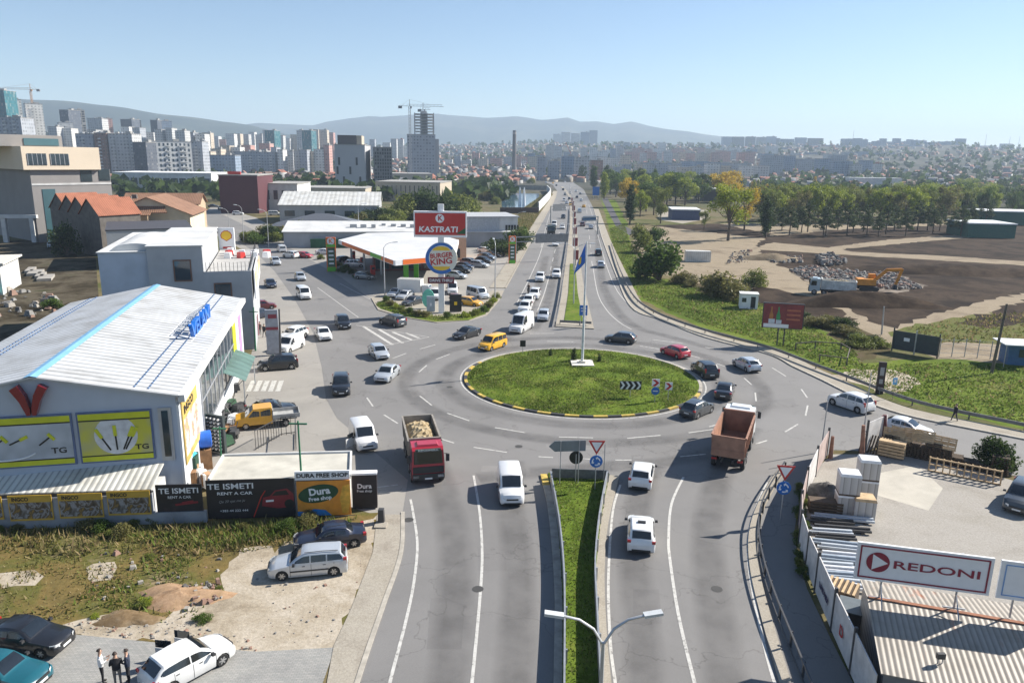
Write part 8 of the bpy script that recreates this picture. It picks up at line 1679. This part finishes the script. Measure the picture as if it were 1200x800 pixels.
# hazy far blocks
rg = random.Random(33)
def row(xa, xb, D, yt0, yt1, mats, wmin, wmax, gap, lab, grp, yaw=0):
    x = xa
    while x < xb:
        w = rg.uniform(wmin, wmax); block('distant_block', lab, x, x + w, rg.uniform(yt0, yt1), None, D * rg.uniform(.94, 1.06), rg.choice(mats), rg.uniform(-yaw, yaw), 16, grp, hut=rg.random() < .4, roof=ROOFR if rg.random() < .08 else None); x += w + rg.uniform(0, gap)
row(700, 735, 1150, 180, 186, ['grey', 'blue', 'pale', 'cream'], 8, 13, 3, 'distant grey block left of the pink slabs', 'distant grey blocks'); row(733, 882, 1500, 177, 180, ['pink', 'pink', 'cream', 'pale'], 7, 11, 0, 'distant pink slab of the long pink terrace', 'long distant pink terrace'); row(750, 880, 1100, 188, 192, ['blue', 'grey', 'blue'], 10, 16, 2, 'distant blue grey slab before the pink terrace', 'distant blue grey slabs')
row(895, 985, 1150, 182, 187, ['blue', 'grey', 'blue'], 12, 26, 1, 'long distant blue grey block right of the pink terrace', 'long distant blocks at right'); row(978, 1025, 1050, 188, 194, ['blue', 'pale'], 8, 12, 1, 'pale blue distant block above the tree belt', 'pale distant blocks above the belt'); row(845, 900, 2900, 159, 161, ['dark', 'blue'], 10, 13, 3, 'blocky dark slab on the skyline ridge', 'slabs on the ridge'); row(900, 960, 2700, 157, 164, ['blue', 'dark'], 9, 18, 4, 'dark unfinished slab on the ridge', 'unfinished slabs on the ridge')
row(985, 1125, 2500, 162, 167, ['blue', 'grey', 'blue'], 5, 10, .5, 'hazy tower of the ridge estate', 'ridge estate towers'); row(1120, 1180, 2800, 168, 172, ['pale', 'white'], 12, 22, 8, 'hazy low hall on the right ridge', 'halls on the right ridge'); row(648, 700, 2600, 153, 158, ['grey', 'blue', 'white'], 5, 12, 1, 'hazy tall slab on the central hill', 'slabs on the central hill'); row(720, 850, 2200, 166, 174, ['white', 'pale', 'grey', 'cream'], 5, 10, 6, 'hazy pale block behind the pink terrace', 'hazy pale blocks')
row(630, 700, 900, 182, 190, ['grey', 'blue', 'brown', 'pale'], 8, 16, 3, 'grey block at the end of the far main road', 'blocks at the road end'); row(520, 640, 1300, 178, 190, ['white', 'pale', 'blue', 'pink', 'grey'], 5, 12, 3, 'small mixed block in the middle of the town', 'mixed blocks in mid town'); row(520, 640, 1900, 172, 181, ['white', 'pale', 'cream', 'grey'], 4, 9, 4, 'small hazy block in the middle of the town', 'hazy blocks in mid town'); row(240, 385, 900, 168, 178, ['white', 'pink', 'cream', 'pale', 'grey'], 6, 13, 1, 'mixed flats behind the low offices', 'mixed flats at left'); row(210, 385, 1500, 152, 164, ['pink', 'white', 'pale', 'cream', 'dark'], 5, 10, 1, 'hazy flats on the left rise', 'hazy flats at left'); row(380, 480, 1600, 163, 172, ['pale', 'white', 'grey'], 4, 9, 3, 'hazy flats behind the museum', 'hazy flats behind the museum'); row(60, 240, 1000, 146, 158, ['pale', 'grey', 'white'], 7, 13, 5, 'flats behind the left skyline blocks', 'flats at far left'); row(640, 740, 1500, 170, 180, ['white', 'pale', 'blue'], 5, 10, 4, 'hazy block over the road end', 'hazy blocks over the road end')
row(560, 700, 1250, 183, 190, ['pale', 'white', 'pink', 'cream', 'grey'], 8, 16, 3, 'pale mid-rise block beyond the chimney', 'mid-rise blocks beyond the chimney'); row(690, 900, 1800, 171, 178, ['pale', 'blue', 'white', 'pink', 'cream'], 8, 15, 2, 'hazy mid-rise block above the pink terrace', 'hazy mid-rise blocks above the terrace'); row(890, 1040, 1700, 177, 184, ['blue', 'grey', 'pale', 'blue'], 10, 18, 5, 'hazy blue block on the lower right slope', 'hazy blue blocks on the right slope'); row(880, 1100, 2300, 171, 177, ['blue', 'blue', 'pale'], 9, 16, 8, 'hazy blue block below the ridge estate', 'hazy blocks below the ridge'); row(690, 900, 950, 191, 197, ['pale', 'grey', 'white', 'cream'], 8, 15, 6, 'pale block just above the grove', 'pale blocks above the grove')
for x, y in ((1152, 157), (1180, 160), (1191, 160), (997, 153)):
    p = place(x, None, 2900); h = AT(x, y, p.y).z - p.z; o = thing('mast', 'thin radio mast on the skyline ridge', 'mast', p, 0, 'masts on the ridge'); MB().tube([(0, 0, 0), (0, 0, h)], [1.1, .5], 6).build('pole', STEEL, o)
# sheds among the trees on the right, white halls
for (a, b_, yt, yb, m, lab) in [(1132, 1190, 263, 279, M('green shed wall', (.03, .11, .08), .7), 'green shed with a pale roof at the far right'), (1150, 1240, 249, 264, MATS['green shed wall'], 'farther green shed with a pale roof'), (995, 1055, 209, 221, WALLW, 'long white roofed hall above the tree belt'), (915, 950, 219, 226, WALLW, 'low white roofed shed behind the belt'), (823, 862, 222, 236, M('dark shop front', (.05, .055, .07), .6), 'dark fronted low building with a white roof'), (783, 800, 214, 224, WALLG, 'small pale hut among the grove'), (785, 822, 249, 258, M('blue low wall', (.06, .08, .16), .7), 'low dark blue building on the pale lot')]:
    block('low_shed', lab, a, b_, yt, yb, None, m, -6, 16, hut=False, roof=M('pale shed roof', (.62, .64, .63), .6))
sheet('pale_lot', [(768, 250), (800, 246), (830, 246), (832, 256), (800, 262), (775, 258)], .016, CONC); sheet('footpath', [(705, 233), (712, 232), (728, 262), (745, 272), (738, 276), (722, 266)], .018, M('dark path', (.06, .055, .06), .9))
# pond with its walls and fountain pillars
sheet('pond', [(588, 243), (588, 226), (632, 227), (630, 240), (618, 245)], .03, PAT('pond water', lambda nt, b: (setattr(b.inputs['Base Color'], 'default_value', (.07, .13, .19, 1)), setattr(b.inputs['Roughness'], 'default_value', .08))))
wp = g2([(641, 224), (645, 230), (636, 242), (631, 248)]); b = MB(); kerbstrip(b, smoothpts(wp, 4), .6, 0, 4.2); o = b.build('pond_wall', WALLW); tag(o, 'white stepped retaining wall at the right of the pond', 'wall'); b = MB(); kerbstrip(b, g2([(586, 250), (631, 250)]), .6, 0, 2.6); tag(b.build('pond_wall', M('dark brown wall', (.09, .06, .05), .9)), 'dark brown retaining wall before the pond', 'wall'); b = MB(); kerbstrip(b, g2([(585, 221.5), (645, 223)]), .8, 0, 3.5); tag(b.build('pond_wall', CONW), 'long grey wall behind the pond', 'wall')
for x in (609, 614): p = gz(x, 240); o = MB().tube([(0, 0, 0), (0, 0, 4), (0, 0, 9)], [.9, .7, .25], 10).build('fountain_pillar', WHP, loc=p, smooth=50); tag(o, 'slim white pillar rising from the pond', 'pillar', 'white pillars in the pond')
# the sea of small houses
rg = np.random.default_rng(8); n = 3300; r_ = np.exp(rg.uniform(math.log(520), math.log(3300), n)); a_ = rg.uniform(-.62, .60, n); x = np.sin(a_) * r_; y = np.cos(a_) * r_; px_ = 600 + FPX / math.cos(PITCH) * np.tan(a_)
ok = ~((np.abs(px_ - 655) < 45) & (r_ < 800)) & ~((px_ > 690) & (r_ < 760)) & ~((px_ < 640) & (px_ > 470) & (r_ < 640)) & ~((px_ < 470) & (r_ < 600)); x, y, r_ = x[ok], y[ok], r_[ok]; n = len(x); z = TZ(x, y) - .5
w = rg.uniform(2.4, 5.0, n); d = rg.uniform(2.4, 4.6, n); h = rg.uniform(2.5, 6, n); rz = rg.uniform(0, 3.14, n); c, s = np.cos(rz), np.sin(rz); rh = np.where(rg.random(n) < .3, .2, rg.uniform(1.6, 3.2, n)); P = []
for lx, ly, lz in [(-1, -1, 0), (1, -1, 0), (1, 1, 0), (-1, 1, 0), (-1, -1, 1), (1, -1, 1), (1, 1, 1), (-1, 1, 1), (-1, 0, 2), (1, 0, 2)]: X, Y = lx * w, ly * d; P.append(np.stack([x + X * c - Y * s, y + X * s + Y * c, z + (h if lz == 1 else (h + rh if lz == 2 else 0))], 1))
V = np.stack(P, 1).reshape(-1, 3); q = np.array([(0, 1, 5, 4), (1, 2, 6, 5), (2, 3, 7, 6), (3, 0, 4, 7), (4, 5, 9, 8), (6, 7, 8, 9), (5, 6, 9, 9), (7, 4, 8, 8)]); F = (np.arange(n)[:, None, None] * 10 + q[None]).reshape(-1, 4)
wm = rg.integers(0, 4, n); rm = rg.integers(4, 8, n); mi = np.stack([wm] * 4 + [rm] * 2 + [wm] * 2, 1).ravel()
me_ok = npmesh('town_houses', V, F, [M('house white', (.36, .355, .34), .9), M('house cream', (.28, .24, .19), .9), M('house grey', (.30, .29, .28), .9), M('house brick', (.30, .17, .12), .9), ROOFR, M('roof brown', (.20, .14, .11), .9), M('roof red', (.30, .14, .10), .9), M('roof grey', (.22, .22, .22), .9)], mi); me_ok.data.validate(); tag(me_ok, kind='stuff')
# ---------------------------------------------------------------- light, air, camera
W = bpy.data.worlds.new('World'); bpy.context.scene.world = W; W.use_nodes = True
nt = W.node_tree; sky = nt.nodes.new('ShaderNodeTexSky'); sky.sky_type = 'NISHITA'; sky.sun_disc = False
SAZ, SEL = R(67), R(35.4)
sky.sun_elevation = SEL; sky.sun_rotation = SAZ; sky.altitude = 600; sky.air_density = 1.0; sky.dust_density = .1; sky.ozone_density = 3.0
bg = nt.nodes['Background']; bg.inputs['Strength'].default_value = .068; nt.links.new(sky.outputs[0], bg.inputs['Color'])
sl = bpy.data.lights.new('sun', 'SUN'); sl.energy = 5.0; sl.angle = R(.53); sl.color = (1, .94, .85)
so = bpy.data.objects.new('sun', sl); C.objects.link(so)
sd = Vector((math.sin(SAZ) * math.cos(SEL), math.cos(SAZ) * math.cos(SEL), math.sin(SEL)))
so.rotation_euler = sd.to_track_quat('Z', 'Y').to_euler(); so.location = (100, 50, 120)
if HAZE:
    m = bpy.data.materials.new('haze air'); m.use_nodes = True; t = m.node_tree; t.nodes.clear()
    v = t.nodes.new('ShaderNodeVolumePrincipled'); o = t.nodes.new('ShaderNodeOutputMaterial'); t.links.new(v.outputs[0], o.inputs['Volume'])
    v.inputs['Color'].default_value = (.66, .82, 1, 1); v.inputs['Density'].default_value = HAZE; v.inputs['Anisotropy'].default_value = .1
    hz = MB().box((0, 0, 160), (15800, 15800, 420)).build('haze', m); tag(hz, kind='stuff')
cd = bpy.data.cameras.new('camera'); co = bpy.data.objects.new('camera', cd); C.objects.link(co)
cd.sensor_width = 36; cd.lens = FPX / 1200 * 36; cd.clip_end = 40000; cd.clip_start = .5
co.matrix_world = Matrix(((RT.x, UP.x, -FW.x, 0), (RT.y, UP.y, -FW.y, 0), (RT.z, UP.z, -FW.z, CAMZ), (0, 0, 0, 1)))
sc = bpy.context.scene; sc.camera = co
vs = sc.view_settings; vs.view_transform = 'Standard'; vs.look = 'None'; vs.gamma = 1; vs.exposure = EXPO; vs.use_curve_mapping = False
sc.render.engine = 'CYCLES'; sc.cycles.use_denoising = True; sc.cycles.max_bounces = 6; sc.cycles.diffuse_bounces = 3; sc.cycles.transparent_max_bounces = 12
sc.cycles.volume_bounces = 0; sc.cycles.caustics_reflective = False; sc.cycles.caustics_refractive = False
try: sc.cycles.denoiser = 'OPENIMAGEDENOISE'
except Exception: pass
